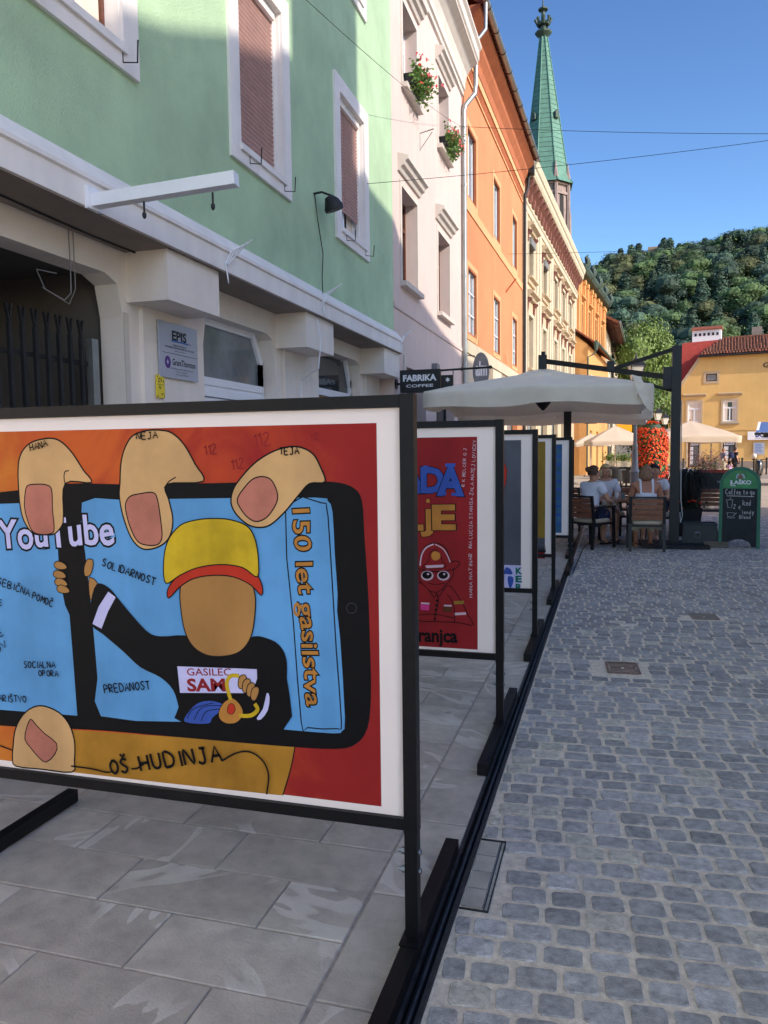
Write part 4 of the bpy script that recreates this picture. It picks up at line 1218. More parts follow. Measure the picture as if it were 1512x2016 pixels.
for k in range(8):
    a = R(45 * k); b.tube([(.3 * cos(a), .3 * sin(a), 55.9), (.8 * cos(a), .8 * sin(a), 56.0), (.95 * cos(a), .95 * sin(a), 56.4), (.75 * cos(a), .75 * sin(a), 56.6)], [.16, .14, .2, .08], 6)
    b.ell((.62 * cos(a), .62 * sin(a), 55.8), (.25, .25, .2), 6, 4)
b.build('finial_crocket', 'copper_dark', CH)
b = MB(); b.lathe([(.28, 56.2), (.22, 57.4), (.6, 57.55), (.62, 57.7), (.2, 57.8), (.1, 58.2), (.02, 59.4)], (0, 0, 0), 8); b.build('finial_top', 'copper_dark', CH)
nv = MB(); nv.box(-6, 6, -14, -3, 0, 15); nv.build('nave', 'church_stone', CH)
b = MB(); b.add([(-6, -14, 15), (6, -14, 15), (6, -3, 15), (-6, -3, 15), (0, -14, 21), (0, -3, 21)], [(0, 1, 4), (2, 3, 5), (0, 4, 5, 3), (1, 2, 5, 4)]); b.build('nave_roof', 'copper_green', CH)

# ------------------------------------------------------------------ yellow building across the square
YB = thing('yellow_building', 'large yellow house across the square with mossy brown tile roof and white windows', 'building', (5.05, 61.6, 0), R(-10))
YW = 26
WN = [(.5, 1.4), (2.9, 3.8), (7.0, 7.9), (10.4, 11.3)]
hl = [rect(a, c, 3.5, 5.0) for a, c in WN] + [rect(1.7, 2.45, 6.45, 7.0), rect(.55, 1.35, .2, 2.0), rect(2.93, 3.78, .2, 2.1), rect(7, 8.2, .3, 2.1), rect(10.2, 11.4, .3, 2.1)]
b = MB(); outer = [(0, 0), (YW, 0), (YW, 8.4), (1.35, 8.4), (0, 6.35)]
b.holed(outer, hl, lambda u, w: (u, 0, w), .2, (0, 1, 0))
b.add([(0, 0, 0), (0, 14, 0), (0, 14, 6.35), (0, 0, 6.35)], [(0, 1, 2, 3)])
b.build('wall', 'yellow_plaster', YB, fix=False)
for a, c in ((0, .45), (1.45, 2.83), (3.88, 6.9), (8.3, 10.1)): bx('plinth', 'plinth_grey', YB, a, c, -.003, .04, 0, .62)
bx('string_course', 'yellow_plaster', YB, 0, YW, -.003, .05, 2.85, 2.98)
b = MB(); b.prism([(-.06, 6.0), (-.06, 6.36), (1.3, 8.42), (1.3, 8.05)], 'y', -.05, .02); b.build('verge', 'cream_stone', YB)
for a, c in WN:
    w = trim_frame(a, c, 3.5, 5.0, .14, -.003, .04).build('window', 'cream_stone', YB)
    casement(w, a, c, 3.5, 5.0, -.06, 'pvc_white', 'glass_dark' if a > 2 else 'curtain', 2, .66, .1, curtain=a > 2)
    profile('hood', 'cream_stone', w, [(0, 5.35), (.2, 5.5), (.2, 5.55), (0, 5.6)], a - .35, c + .35)
    bx('sill', 'plinth_grey', w, a - .2, c + .2, -.0, .14, 3.28, 3.355)
w = trim_frame(1.7, 2.45, 6.45, 7.0, .16, -.003, .04).build('attic_window', 'cream_stone', YB); casement(w, 1.7, 2.45, 6.45, 7.0, -.05, 'brown_wood', 'glass_clear', 1, None, .07)
for a, wd in ((.55, .8), (2.93, .85)):
    f = trim_frame(a, a + wd, .2, 2.05, .13, -.003, .03, 0).build('doorway', 'cream_stone', YB)
    casement(f, a, a + wd, .2, 2.05, -.15, 'dark_metal', 'glass_clear', 2, .84, .06)
    b = MB(); b.box(a + .08, a + wd - .08, .08, .12, 1.8, 2.0); sgn = b.build('sign_panel', 'sign_white', f)
    b = MB(); put_text(b, 'BONUS', a + .14, a + wd - .14, 1.84, .12, lambda u, w2: (u, .077, w2), .03); b.build('lettering', 'ink_blue', sgn, fix=False)
    b = MB()
    for k in range(4): b.box(a + .1, a + .38, .10, .12, .4 + k * .34, .68 + k * .34)
    b.build('notice', 'sign_white', f)
b = MB(); b.add([(1.2, -.35, 8.3), (YW, -.35, 8.3), (YW, 3.2, 9.85), (2.6, 3.2, 9.85), (1.2, -.35, 8.2), (YW, -.35, 8.2)], [(0, 1, 2, 3), (4, 5, 1, 0)])
roofm = b.build('roof', 'brown_tile', YB, fix=False)
rt = random.Random(5)
tm = []
for k in range(3):
    b = MB(); b.tube([(0, 0, 0), (0, .5, .225)], [.10, .085], 6, False)
    tm.append(b.build('roof_tile', ['brown_tile', 'roof_tile', 'brown_tile'][k], roofm, fix=False))
for i, m0 in enumerate(tm): m0.location = (1.4 + i * .21, -.32, 8.32)
for i in range(3, 60): inst(tm[rt.randrange(3)], 'roof_tile', roofm, (1.4 + i * .21, -.32 + rt.uniform(-.02, .02), 8.32 + rt.uniform(-.01, .02)))
tf = MB()
for j in range(0, 8):
    for i in range(int((YW - 2) / .21)):
        x = 1.3 + j * .19 + i * .21
        if x > YW - .2 or (j == 0 and i < 62): continue
        y = -.32 + j * .47; z = 8.32 + j * .47 * .437 + rt.uniform(-.01, .025)
        tf.tube([(x, y, z), (x, y + .5, z + .22)], [.10, .085], 5, False)
tfo = tf.build('tile_field', ['brown_tile'], roofm, fix=False); tfo['kind'] = 'stuff'
b = MB(); b.tube([(2.6, 3.2, 9.88), (YW, 3.2, 9.88)], .12, 7); b.build('ridge', 'brown_tile', YB)
b = MB(); b.tube([(1.2, -.42, 8.25), (YW, -.42, 8.25)], .07, 7); b.build('gutter', 'iron', YB)
b = MB(); b.add([(-.35, -.05, 5.85), (1.33, -.04, 8.40), (2.6, 3.2, 9.83), (-.2, 3.2, 9.75), (-.75, 1.6, 7.8), (2.6, 7, 9.0), (-.2, 7, 9.0)], [(0, 1, 2, 3), (0, 3, 4), (3, 2, 5, 6)])
b.build('side_roof', 'red_tile', YB, fix=False)
b = MB(); b.box(.45, 2.5, 3.25, 4.5, 9.2, 10.65); chm = b.build('chimney', 'sign_white', YB)
b = MB(); b.prism([(3.1, 10.65), (4.65, 10.65), (4.65, 10.7), (3.9, 11.0), (3.1, 10.7)], 'x', .38, 2.57); b.build('chimney_cap', 'roof_tile', chm)
for i in range(6): b = MB(); b.box(.62 + i * .31, .78 + i * .31, 3.235, 3.26, 10.2, 10.42); b.build('flue_opening', 'dark_inside', chm)
b = MB(); b.box(4.6, 5.3, 4, 5, 9, 10.7); b.build('chimney', 'plinth_grey', YB)
b = MB(); put_text(b, 'GLAVNI TRG', 5.45, 8.9, 7.25, .36, lambda u, w2: (u, -.03, w2), .01); b.build('lettering', 'ink_black', YB, fix=False)
cs, sn = cos(R(10)), sin(R(10))
t = thing('shop_sign', 'long white shop sign with blue capitals on the yellow house', 'sign', (5.05 + 6.0 * cs, 61.6 - 6.0 * sn - .1, 2.43), R(-10))
b = MB(); b.box(-1.45, 1.5, -.12, 0, -.3, .3); sg = b.build('panel', 'sign_white', t)
b = MB(); put_text(b, 'BONUS', -.95, .55, -.08, .32, lambda u, w2: (u, -.124, w2), .045); put_text(b, 'ZDRUŽENJE BONUS CELJE', -.95, .9, -.22, .09, lambda u, w2: (u, -.124, w2)); b.build('lettering', 'ink_blue', sg, fix=False)
t = thing('notice_board', 'pale green notice panel on the yellow wall below the long shop sign', 'notice board', (5.05 + 5.3 * cs, 61.6 - 5.3 * sn - .08, 1.5), R(-10))
b = MB(); b.box(-.36, .36, -.05, 0, -.44, .44); pn = b.build('panel', 'sign_metal', t)
b = MB()
for k in range(6): b.box(-.25, .15 + .04 * (k % 3), -.056, -.051, .3 - k * .11, .34 - k * .11)
b.build('lettering', 'ink_sky', pn)

# opposite side of the street (its roofline throws the shade on the left facades)
OPp = facade_thing('opposite_house', 'unseen house across the street shading the lane, walls pale to bounce light', (10.0, 16.2), 0)
OPp.rotation_euler = (0, 0, R(-90))
oph = [rect(a, a + 1.1, z, z + 1.9) for a in [1.5 + 3 * k for k in range(6)] for z in (4.6, 8.2)]
wall_part('wall', 'cream_plaster', OPp, 0, 20.7, 0, 11.9, oph, 0, .2, 9)  # unseen wall, plaster made pale to bounce light into the street
for h in oph:
    w = trim_frame(h[0][0], h[1][0], h[0][1], h[2][1], .14, -.003, .05).build('window', 'cream_light', OPp); casement(w, h[0][0], h[1][0], h[0][1], h[2][1], -.15)
# roofline profile with a chimney, shaped back from the shade edge on the facades
b = MB()
top = [(0, 12.3), (2.6, 12.4), (4.7, 12.66), (6.6, 12.98), (7.8, 13.45), (8.6, 13.99), (10.1, 14.08), (10.7, 14.39), (11.74, 14.43), (12.369, 14.52), (12.37, 19.5), (13.0, 19.5), (13.001, 14.6), (13.37, 14.5), (14.66, 14.05), (15.7, 13.58), (16.3, 13.38), (17.7, 13.0), (20.7, 12.9)]
b.prism([(0, 11.89)] + top + [(20.7, 11.89)], 'y', -.05, 4.5); b.build('roof', 'roof_tile', OPp)

# ------------------------------------------------------------------ hill, forest, ruin
def hill_z(x, y):
    # crest rises to the right; base at y ~ 170
    t = max(0, min(1, (y - 150) / 210)); t = t * t * (3 - 2 * t)
    crest = 66 + 11 * (1 / (1 + math.exp(-x / 12))) + .05 * max(0, x - 25)
    crest *= 1 if x > -20 else max(.1, 1 + (x + 20) / 60)
    return max(-.05, t * crest)


hb = MB(); nx, ny = 50, 34
xs = [-110 + 430 * i / nx for i in range(nx + 1)]; ys = [145 + 560 * j / ny for j in range(ny + 1)]
hb.add([(x, y, hill_z(x, y) - (.0 if y < 400 else (y - 400) * .15)) for y in ys for x in xs], [(j * (nx + 1) + i, j * (nx + 1) + i + 1, (j + 1) * (nx + 1) + i + 1, (j + 1) * (nx + 1) + i) for j in range(ny) for i in range(nx)])
hb.build('hill', 'earth', kind='structure', smooth='all')


def crown_mesh(name, seed, kind, m, nleaf, size=1.0):
    """leaf clumps spread over lobes; unit tree about 1 high, centre bottom at origin"""
    r_ = random.Random(seed); b = MB(); lobes = []
    if kind == 'conifer':
        for k in range(9):
            z = .12 + .84 * k / 9; lobes.append((Vector((r_.uniform(-.02, .02), r_.uniform(-.02, .02), z)), .24 * (1 - k / 9.6) + .02, .09))
    else:
        for k in range(11):
            a = r_.uniform(0, 2 * pi); q = r_.uniform(0, .24); z = r_.uniform(.35, .82); q *= (1.1 - abs(z - .55))
            rr_ = r_.uniform(.13, .24) * (1.2 - .5 * abs(z - .55)); lobes.append((Vector((q * cos(a), q * sin(a), z)), rr_, rr_ * .8))
    for c, a, h in lobes:  # a dark core so that the crown is not hollow
        b.ell(c, (a * .72, a * .72, h * .72), 7, 5)
    for k in range(nleaf):
        c, a, h = r_.choice(lobes); th_ = r_.uniform(0, 2 * pi); ph = math.asin(r_.uniform(-.75, 1))
        q = r_.uniform(.72, 1.12); nrm = Vector((cos(ph) * cos(th_), cos(ph) * sin(th_), sin(ph)))
        p = c + Vector((nrm.x * a, nrm.y * a, nrm.z * h)) * q
        nn = (nrm + Vector((r_.uniform(-.7, .7), r_.uniform(-.7, .7), r_.uniform(-.3, .7)))).normalized()
        u = nn.cross(Vector((r_.uniform(-1, 1), r_.uniform(-1, 1), r_.uniform(-1, 1)))).normalized() * size * r_.uniform(.5, 1); v = nn.cross(u).normalized() * u.length * r_.uniform(.5, .9)
        b.add([p - u, p - v * .8, p + u, p + v], [(0, 1, 2, 3)])
    return b


def tree_obj(name, b, m, loc, h, rz, w=1.0):
    o = b.build(name, m, fix=False); o.location = loc; o.scale = (h * w, h * w, h); o.rotation_euler = (0, 0, rz); return o


kinds = [('pine_tree', 'conifer', 'tree_deep', 'tall dark conifer in the forest covering the hill', 1.15), ('forest_tree', 'broad', 'tree_mid', 'round green broadleaf tree in the forest covering the hill', 1.05),
         ('forest_tree', 'broad', 'tree_deep', 'deep green broadleaf tree in the forest covering the hill', 1.0), ('forest_tree', 'broad', 'tree_olive', 'olive brown broadleaf tree on the lower hillside', 1.1),
         ('forest_tree', 'broad', 'tree_lime', 'bright yellow green tree low on the hillside above the roof', .9)]
protos = []
for i, (nm, kd, m, lab, w) in enumerate(kinds):
    ms = []
    for q in range(3):
        b = crown_mesh(nm, 40 + i * 5 + q, kd, m, 1500, .030)
        o = b.build(nm, m, fix=False); ms.append(o.data); bpy.data.objects.remove(o)
    protos.append(ms)
fr = random.Random(11); placed = 0; cand = []
y = 168
while y < 372:
    x = -40 + fr.random() * 5
    xr = .215 * y + 14
    while x < xr:
        xx = x + fr.uniform(-2.5, 2.5); yy = y + fr.uniform(-3, 3)
        if xx > -.045 * yy - 6: cand.append((xx, yy))
        x += 8.2
    y += 8.6
cand.sort(key=lambda q: q[1])
for (x, y) in cand:
    z = hill_z(x, y); f = (y - 168) / 204
    if f < .16: k = fr.choice([1, 3, 1, 4, 2])
    elif f < .4: k = fr.choice([3, 2, 1, 3, 0])
    elif f < .75: k = fr.choice([0, 1, 2, 2, 1, 3])
    else: k = fr.choice([1, 2, 1, 2, 0])
    nm, kd, m, lab, w = kinds[k]
    if 33 < x < 41 and y > 350: continue
    h = fr.uniform(11, 15) if k != 4 else fr.uniform(7, 9)
    if k == 0: h *= 1.15
    o = bpy.data.objects.new(nm, protos[k][fr.randrange(3)]); COL.objects.link(o)
    o.location = (x, y, z - 1.5); o.rotation_euler = (fr.uniform(-.06, .06), fr.uniform(-.06, .06), fr.uniform(0, 6.28)); ww = h * w * fr.uniform(1.0, 1.35) * (1.0 if k else .95)
    o.scale = (ww, ww, h); tag(o, lab, 'tree', ['conifers on the hill', 'green broadleaf trees on the hill', 'deep green trees on the hill', 'olive trees on the hill', 'yellow green trees on the hill'][k]); placed += 1
# ruin on the crest
rp = on_y(1291, 492, 362)
t = thing('hilltop_ruin', 'small grey stone ruin on the crest of the wooded hill', 'ruin', (rp.x, 362, hill_z(rp.x, 362)))
dz = rp.z - hill_z(rp.x, 362)
b = MB(); b.box(-3.2, 2.6, -2, 2, 0, dz + 1.0); b.build('wall', 'rubble', t)
b = MB(); b.box(-5.6, -3.2, -1.6, 1.6, 0, dz - .6); b.build('wall', 'rubble', t)
b = MB(); b.box(-1, .2, -2.05, -2.0, dz - 1.2, dz - .2); b.build('window_opening', 'dark_inside', t)


# park trees between the square and the hill
def big_tree(name, lab, loc, h, w, m, seed, nleaf=9000, size=.022, group=None, trunk=.28):
    t = thing(name, lab, 'tree', loc, 0, group)
    b = MB(); b.tube([(0, 0, 0), (.1, 0, h * .2), (-.05, .1, h * .42), (0, 0, h * .6)], [trunk, trunk * .8, trunk * .6, trunk * .2], 9); r_ = random.Random(seed)
    for k in range(7):
        a = k * .9 + r_.random(); z = h * r_.uniform(.28, .48); b.tube([(0, 0, z), (h * .13 * cos(a), h * .13 * sin(a), z + h * .14), (h * .22 * cos(a), h * .22 * sin(a), z + h * .28)], [trunk * .4, trunk * .25, .03], 6)
    b.build('trunk', 'bark', t, smooth=True)
    c = crown_mesh('crown', seed, 'broad', m, nleaf, size).build('crown', m, t, fix=False); c.scale = (h * w, h * w, h)
    return t


big_tree('broadleaf_tree', 'large bright green tree behind the street lamps at the end of the row', (3.35, 78, 0), 14.0, .62, 'leaf_lime', 5, 16000, .016)
big_tree('broadleaf_tree', 'shadowed green tree standing low behind the red flower tower', (2.7, 70, -1.2), 9.0, .75, 'leaf', 8, 9000, .018)
big_tree('broadleaf_tree', 'darker tree half hidden behind the large bright green one', (7.2, 96, -1), 15.5, .7, 'tree_mid', 9, 9000, .018)
# small buildings seen under the tree at the end of the square
SB = thing('ochre_shop', 'low ochre wall with a small white window behind the far cafe', 'building', (-3.5, 88, 0), R(-4))
b = MB(); b.holed(rect(0, 14, 0, 4.6), [rect(4.9, 6.1, 2.6, 3.9)], lambda u, w: (u, 0, w), .2, (0, 1, 0)); b.add([(0, 0, 4.6), (14, 0, 4.6), (14, 5, 5.2), (0, 5, 5.2)], [(0, 1, 2, 3)]); b.build('wall', 'yellow_plaster', SB, fix=False)
casement(SB, 4.9, 6.1, 2.6, 3.9, -.1, 'pvc_white', 'glass_dark', 2)
bx('panel', 'sign_grey', SB, 3.6, 6.4, 0.01, .05, .6, 2.2)
# ------------------------------------------------------------------ poster stands
BX1 = -.588      # inner face of the street-side post
BX0 = -2.28


def stand(y, label, dx=0.0):
    t = thing('poster_stand', label, 'poster stand', (BX1 + .02 + dx, y, 0), 0, 'poster stands along the edge of the pavement')
    L0 = BX0 - BX1 - .02
    for x in (0, L0 - .02):
        b = MB(); b.box(x - .02, x + .02, -.02, .02, .06, .44); b.build('leg', 'stand_black', t)
        b = MB(); b.box(x - .021, x + .021, -.022, .022, .4, 1.72); b.box(x - .0215, x + .0215, -.0225, .0225, .395, .44); b.build('post', 'stand_black', t)
        b = MB(); b.box(x - .025, x + .025, -.62, .62, .006, .06); b.box(x - .03, x + .03, -.06, .06, .058, .066)
        ft = b.build('foot', 'stand_black', t)
        b = MB(); b.lathe([(.011, 0), (.011, .003)], (x, .52, .0585), 8); b.lathe([(.011, 0), (.011, .003)], (x, -.52, .0585), 8); b.build('bolt_hole', 'ink_black', ft)
        for z in (.33, .27):
            b = MB(); b.tube([(x - .045, 0, z), (x + .028, 0, z)], .006, 6); b.tube([(x - .034, 0, z), (x - .022, 0, z)], .011, 6); b.tube([(x + .021, 0, z), (x + .028, 0, z)], .009, 6); b.build('bolt', 'zinc', t)
    for z in (.403, 1.682):
        b = MB(); b.box(L0 + .001, -.0225, -.02, .02, z, z + .036); b.build('rail', 'stand_black', t)
    b = MB(); b.box(L0 + .001, -.0225, -.006, .006, .44, 1.681); bd = b.build('board', 'board_white', t)
    return t, bd


class Art:
    """flat print on a stand's board: shapes are given in photo pixels and laid on the board's plane"""
    def __init__(self, y, ox, oy, k, mats):
        self.y, self.ox, self.oy, self.k = y - .0065, ox, oy, k
        self.mats = mats; self.b = MB(); self.lay = 0

    def uv(self, cx, cy):
        p = on_y(self.ox + cx / self.k, self.oy + cy / self.k, self.y); return (p.x - (BX1 + .02), p.z)

    def P(self):
        d = -.0065 - self.lay * .00007
        return lambda u, w: (u, d, w)

    def m(self, name): self.b.mi = self.mats.index(name)

    def poly(self, name, pts, sm=4, line=0, raw=False, lm='art_black', fill=True):
        q = pts if raw else [self.uv(*p) for p in pts]
        if sm: q = smooth_pts(q, sm)
        if fill:
            self.m(name); self.lay += 1; P = self.P()
            tr = tessellate_polygon([[Vector((a, c, 0)) for a, c in q]])
            self.b.add([P(*v) for v in q], [tuple(t) for t in tr])
        if line: self.m(lm); self.lay += 1; ribbon(self.b, q, line, self.P(), True)

    def line(self, pts, w, name='art_black', sm=4):
        q = [self.uv(*p) for p in pts]
        if sm and len(q) > 2: q = smooth_pts(q, sm, False)
        self.m(name); self.lay += 1; ribbon(self.b, q, w, self.P())

    def span(self, a, c):
        p, q = Vector(self.uv(*a)), Vector(self.uv(*c)); return p, (q - p).length, atan2(q.y - p.y, q.x - p.x)

    def text(self, body, a, c, hpx, name, bold=0, outline=None, ow=.04, wob=0):
        p, L_, an = self.span(a, c); h = abs(self.uv(a[0], a[1])[1] - self.uv(a[0], a[1] - hpx)[1])
        if outline:
            self.m(outline); self.lay += 1; put_text(self.b, body, p.x, p.x + L_, p.y, h, self.P(), bold + ow, an, wob=wob, ref=0.0)
        self.m(name); self.lay += 1; put_text(self.b, body, p.x, p.x + L_, p.y, h, self.P(), bold, an, wob=wob, ref=0.0)

    def hand(self, body, a, c, hpx, w, name='art_black', seed=1):
        p, L_, an = self.span(a, c); h = abs(self.uv(a[0], a[1])[1] - self.uv(a[0], a[1] - hpx)[1])
        self.m(name); self.lay += 1; pen(self.b, body, p.x, p.x + L_, p.y, h, w, self.P(), an, seed)

    def done(self, board, loc_parent=None):
        return self.b.build('print', self.mats, board, fix=False)


YS = [2.2, 4.17, 6.24, 8.4, 10.3, 11.8, 12.8]
LB = ['nearest poster stand with a painted phone held by giant fingers', 'second poster stand with a red sheet, blue and gold letters and a small firefighter drawing',
      'poster stand with a grey sheet ending in a lilac strip with green letters', 'poster stand with an olive sheet standing behind the grey one',
      'poster stand with a blue water coloured sheet', 'poster stand showing only a white sliver behind the blue one', 'last and farthest poster stand beside the cafe chairs']
MS = ['art_orange', 'art_black', 'art_sky', 'art_skin', 'art_nail', 'art_yellow', 'art_red', 'art_tan', 'art_hand', 'art_lilac', 'art_blue', 'art_gold', 'art_brown', 'art_deepred', 'art_pale', 'art_pink', 'art_green', 'art_grey', 'art_olive', 'art_water', 'art_green']
st = [stand(y, l, .085 if i == 4 else 0) for i, (y, l) in enumerate(zip(YS, LB))]

# --- first print
A = Art(YS[0], 0, 780, 1.8, MS)
uR, zT = A.uv(1334, 95); _, zB = A.uv(1343, 1453); uL = -1.655
A.poly('art_orange', [(uL, zB), (uR, zB), (uR, zT), (uL, zT)], 0, raw=True)
A.poly('art_yellow', [(-300, 240), (-60, 215), (40, 235), (66, 300), (60, 345), (-300, 350)], 4) if False else None
for (x, y, s_) in ((900, 180, 46), (725, 210, 34), (820, 262, 36), (1100, 160, 26)):
    A.hand('112', (x, y), (x + s_ * 1.5, y - s_ * .25), s_, .005, 'art_deepred', x)
A.poly('art_hand', [(258, 1183), (700, 1213), (1045, 1243), (1038, 1290), (1003, 1415), (600, 1372), (255, 1332)], 0)
A.line([(1045, 1243), (1036, 1295), (1022, 1350), (1003, 1413)], .004)
A.poly('art_black', [(-380, 352), (0, 340), (230, 310), (430, 312), (700, 309), (960, 303), (1120, 302), (1200, 306), (1255, 326), (1283, 370), (1292, 500), (1305, 700), (1312, 900), (1315, 1060), (1303, 1175), (1262, 1232), (1190, 1250), (1000, 1240), (700, 1214), (400, 1188), (200, 1176), (0, 1167), (-380, 1130)], 3)
A.poly('art_sky', [(290, 376), (430, 366), (800, 360), (1120, 358), (1162, 370), (1180, 410), (1188, 560), (1198, 700), (1196, 760), (1207, 860), (1224, 1140), (1214, 1186), (1180, 1196), (1005, 1182), (650, 1155), (358, 1135), (345, 1000), (325, 770), (302, 560)], 2, .0025)
A.poly('art_sky', [(-380, 398), (0, 380), (225, 374), (220, 430), (207, 545), (212, 640), (232, 740), (248, 775), (262, 950), (275, 1133), (0, 1112), (-380, 1082)], 0, .0025)
# caption box
A.poly('art_sky', [(1012, 390), (1140, 378), (1158, 396), (1168, 500), (1192, 900), (1210, 1150), (1194, 1178), (1090, 1174), (1068, 1155), (1040, 800)], 2, .004, fill=False)
A.text('150 let gasilstva', (1036, 402), (1086, 1097), 66, 'art_gold', .012, 'art_black', .045, .04)
A.text('YouTube', (2, 541), (405, 522), 104, 'art_lilac', .02, 'art_black', .05, .03)
# fingers
SK = 'art_skin'
A.poly(SK, [(65, 260), (75, 205), (105, 168), (150, 152), (190, 150), (222, 165), (258, 203), (296, 262), (324, 306), (232, 309), (226, 420), (222, 455), (195, 487), (160, 491), (118, 485), (85, 440), (70, 370)], 4, .005)
A.line([(232, 312), (228, 290), (231, 268), (245, 264)], .004)
A.poly('art_nail', [(90, 345), (98, 318), (125, 312), (165, 314), (184, 332), (187, 400), (193, 470), (180, 487), (148, 490), (116, 478), (96, 430), (88, 390)], 4, .004)
A.poly(SK, [(426, 310), (430, 235), (445, 180), (472, 140), (520, 122), (575, 121), (612, 132), (652, 170), (692, 240), (720, 302), (592, 312), (600, 370), (613, 430), (608, 482), (585, 520), (540, 541), (500, 538), (465, 500), (437, 425), (424, 355)], 4, .005)
A.line([(592, 312), (600, 302), (612, 294), (624, 287)], .004)
A.poly('art_nail', [(446, 382), (462, 355), (500, 345), (545, 342), (560, 370), (572, 450), (575, 500), (560, 525), (525, 528), (490, 515), (465, 470), (450, 420)], 4, .004)
A.poly(SK, [(820, 380), (826, 335), (850, 295), (900, 240), (960, 200), (1020, 180), (1068, 182), (1110, 205), (1136, 250), (1152, 303), (1098, 310), (1060, 350), (1010, 410), (960, 455), (920, 465), (880, 455), (840, 420)], 4, .005)
A.poly('art_nail', [(842, 365), (870, 320), (900, 292), (935, 285), (965, 300), (985, 350), (975, 390), (945, 430), (910, 444), (880, 430), (855, 400)], 4, .004)
A.poly(SK, [(48, 1240), (56, 1180), (82, 1130), (120, 1101), (160, 1098), (210, 1120), (245, 1160), (265, 1220), (265, 1290), (256, 1331), (150, 1321), (58, 1310), (46, 1280)], 3, .005)
A.poly('art_nail', [(90, 1215), (96, 1175), (110, 1143), (128, 1162), (160, 1195), (203, 1230), (196, 1268), (165, 1296), (140, 1280), (110, 1245)], 2, .004)
# plain faceless figure in a helmet, generic stand-in
A.poly('art_tan', [(318, 640), (352, 668), (335, 700), (325, 722), (318, 700)], 2, .003)
for i, (x, y) in enumerate(((215, 600), (212, 632), (217, 660), (225, 684))):
    A.poly('art_tan', [(x - 22, y - 4), (x - 10, y - 16), (x + 14, y - 8), (x + 24, y + 8), (x + 8, y + 14), (x - 14, y + 10)], 3, .003)
A.poly('art_tan', [(302, 600), (312, 578), (330, 580), (332, 600), (322, 632), (305, 638), (300, 622)], 3, .003)
A.poly('art_black', [(345, 665), (390, 680), (440, 740), (520, 830), (570, 850), (660, 847), (720, 880), (830, 880), (900, 850), (950, 858), (990, 880), (1015, 925), (1018, 1000), (1005, 1182), (648, 1155), (635, 1100), (615, 1040), (570, 995), (500, 960), (440, 905), (370, 845), (326, 808), (324, 730)], 3)
A.poly('art_lilac', [(386, 692), (412, 712), (385, 762), (362, 823), (330, 806), (352, 745)], 0)
A.poly('art_tan', [(640, 690), (645, 770), (660, 840), (690, 890), (740, 918), (800, 920), (850, 905), (885, 865), (902, 800), (905, 700), (870, 640), (760, 625), (660, 645)], 4, .004)
A.poly('art_red', [(600, 715), (598, 680), (640, 630), (700, 605), (780, 592), (850, 597), (905, 625), (930, 668), (928, 705), (890, 668), (830, 640), (760, 634), (690, 645), (640, 675)], 3, .004)
A.poly('art_yellow', [(590, 662), (582, 590), (596, 515), (640, 458), (700, 438), (760, 433), (820, 438), (880, 462), (908, 515), (918, 590), (912, 640), (860, 606), (780, 596), (700, 608), (640, 634)], 4, .004)
A.poly('art_lilac', [(630, 955), (912, 965), (914, 1000), (895, 1052), (640, 1051)], 0, .002)
A.text('GASILEC', (666, 988), (822, 989), 26, 'art_deepred', .01); A.text('SAM', (670, 1043), (800, 1043), 44, 'art_deepred', .035)
A.poly('art_blue', [(655, 1153), (675, 1110), (710, 1082), (760, 1078), (810, 1100), (780, 1120), (755, 1140), (740, 1160)], 3, .003)
for q in ((690, 1145, 720, 1100, 790, 1095), (715, 1150, 735, 1115, 800, 1105), (665, 1140, 690, 1105, 760, 1085)): A.line([q[:2], q[2:4], q[4:]], .0025)
A.poly('art_gold', [(780, 1110), (800, 1080), (830, 1070), (858, 1100), (862, 1130), (840, 1155), (805, 1158), (780, 1140)], 3, .002)
A.line([(820, 1075), (806, 1020), (820, 990), (850, 990)], .013, 'art_yellow'); A.line([(850, 1130), (890, 1130), (915, 1110), (905, 1088)], .013, 'art_yellow')
A.poly('art_red', [(808, 1108), (815, 1090), (830, 1090), (836, 1110), (826, 1125), (812, 1122)], 3, .002)
for i in range(4):
    x, y = 860 + i * 15, 1010 + i * 14
    A.poly('art_tan', [(x - 14, y + 10), (x - 8, y - 18), (x + 10, y - 24), (x + 16, y - 8), (x + 4, y + 22), (x - 8, y + 24)], 3, .003)
A.poly('art_lilac', [(912, 1140), (935, 1105), (948, 1050), (958, 1065), (952, 1110), (928, 1143)], 2)
A.poly('art_black', [(1248 + 18 * cos(k * .785), 750 + 18 * sin(k * .785)) for k in range(8)], 3, .0012, fill=False, lm='art_grey')
# pen words
for body, a, c, h, w in (('HANA', (112, 194), (176, 176), 24, .0038), ('NEJA', (487, 152), (566, 150), 24, .0038), ('TEJA', (993, 206), (1066, 206), 24, .0038),
                         ('SOLIDARNOST', (365, 600), (556, 672), 26, .0042), ('PREDANOST', (375, 1050), (542, 1036), 28, .0042), ('SOCIALNA', (90, 960), (203, 962), 22, .0038),
                         ('OPORA', (142, 990), (214, 992), 20, .0038), ('TOVARIŠTVO', (-44, 1078), (102, 1084), 22, .0038), ('NESEBIČNA', (-40, 650), (112, 710), 24, .004), ('POMOČ', (118, 716), (192, 748), 24, .004),
                         ('DAJANJE', (-95, 925), (22, 838), 22, .0038), ('DAROV', (-60, 950), (36, 880), 22, .0038), ('E', (0, 740), (18, 740), 18, .0038)):
    A.hand(body, a, c, h, w, seed=len(body))
A.hand('OŠ', (400, 1335), (472, 1328), 48, .009); A.hand('HUDINJA', (505, 1325), (800, 1287), 52, .009, seed=4)
A.line([(256, 1308), (330, 1318), (380, 1330), (405, 1326)], .0055); A.line([(470, 1318), (490, 1316), (515, 1300)], .0055)
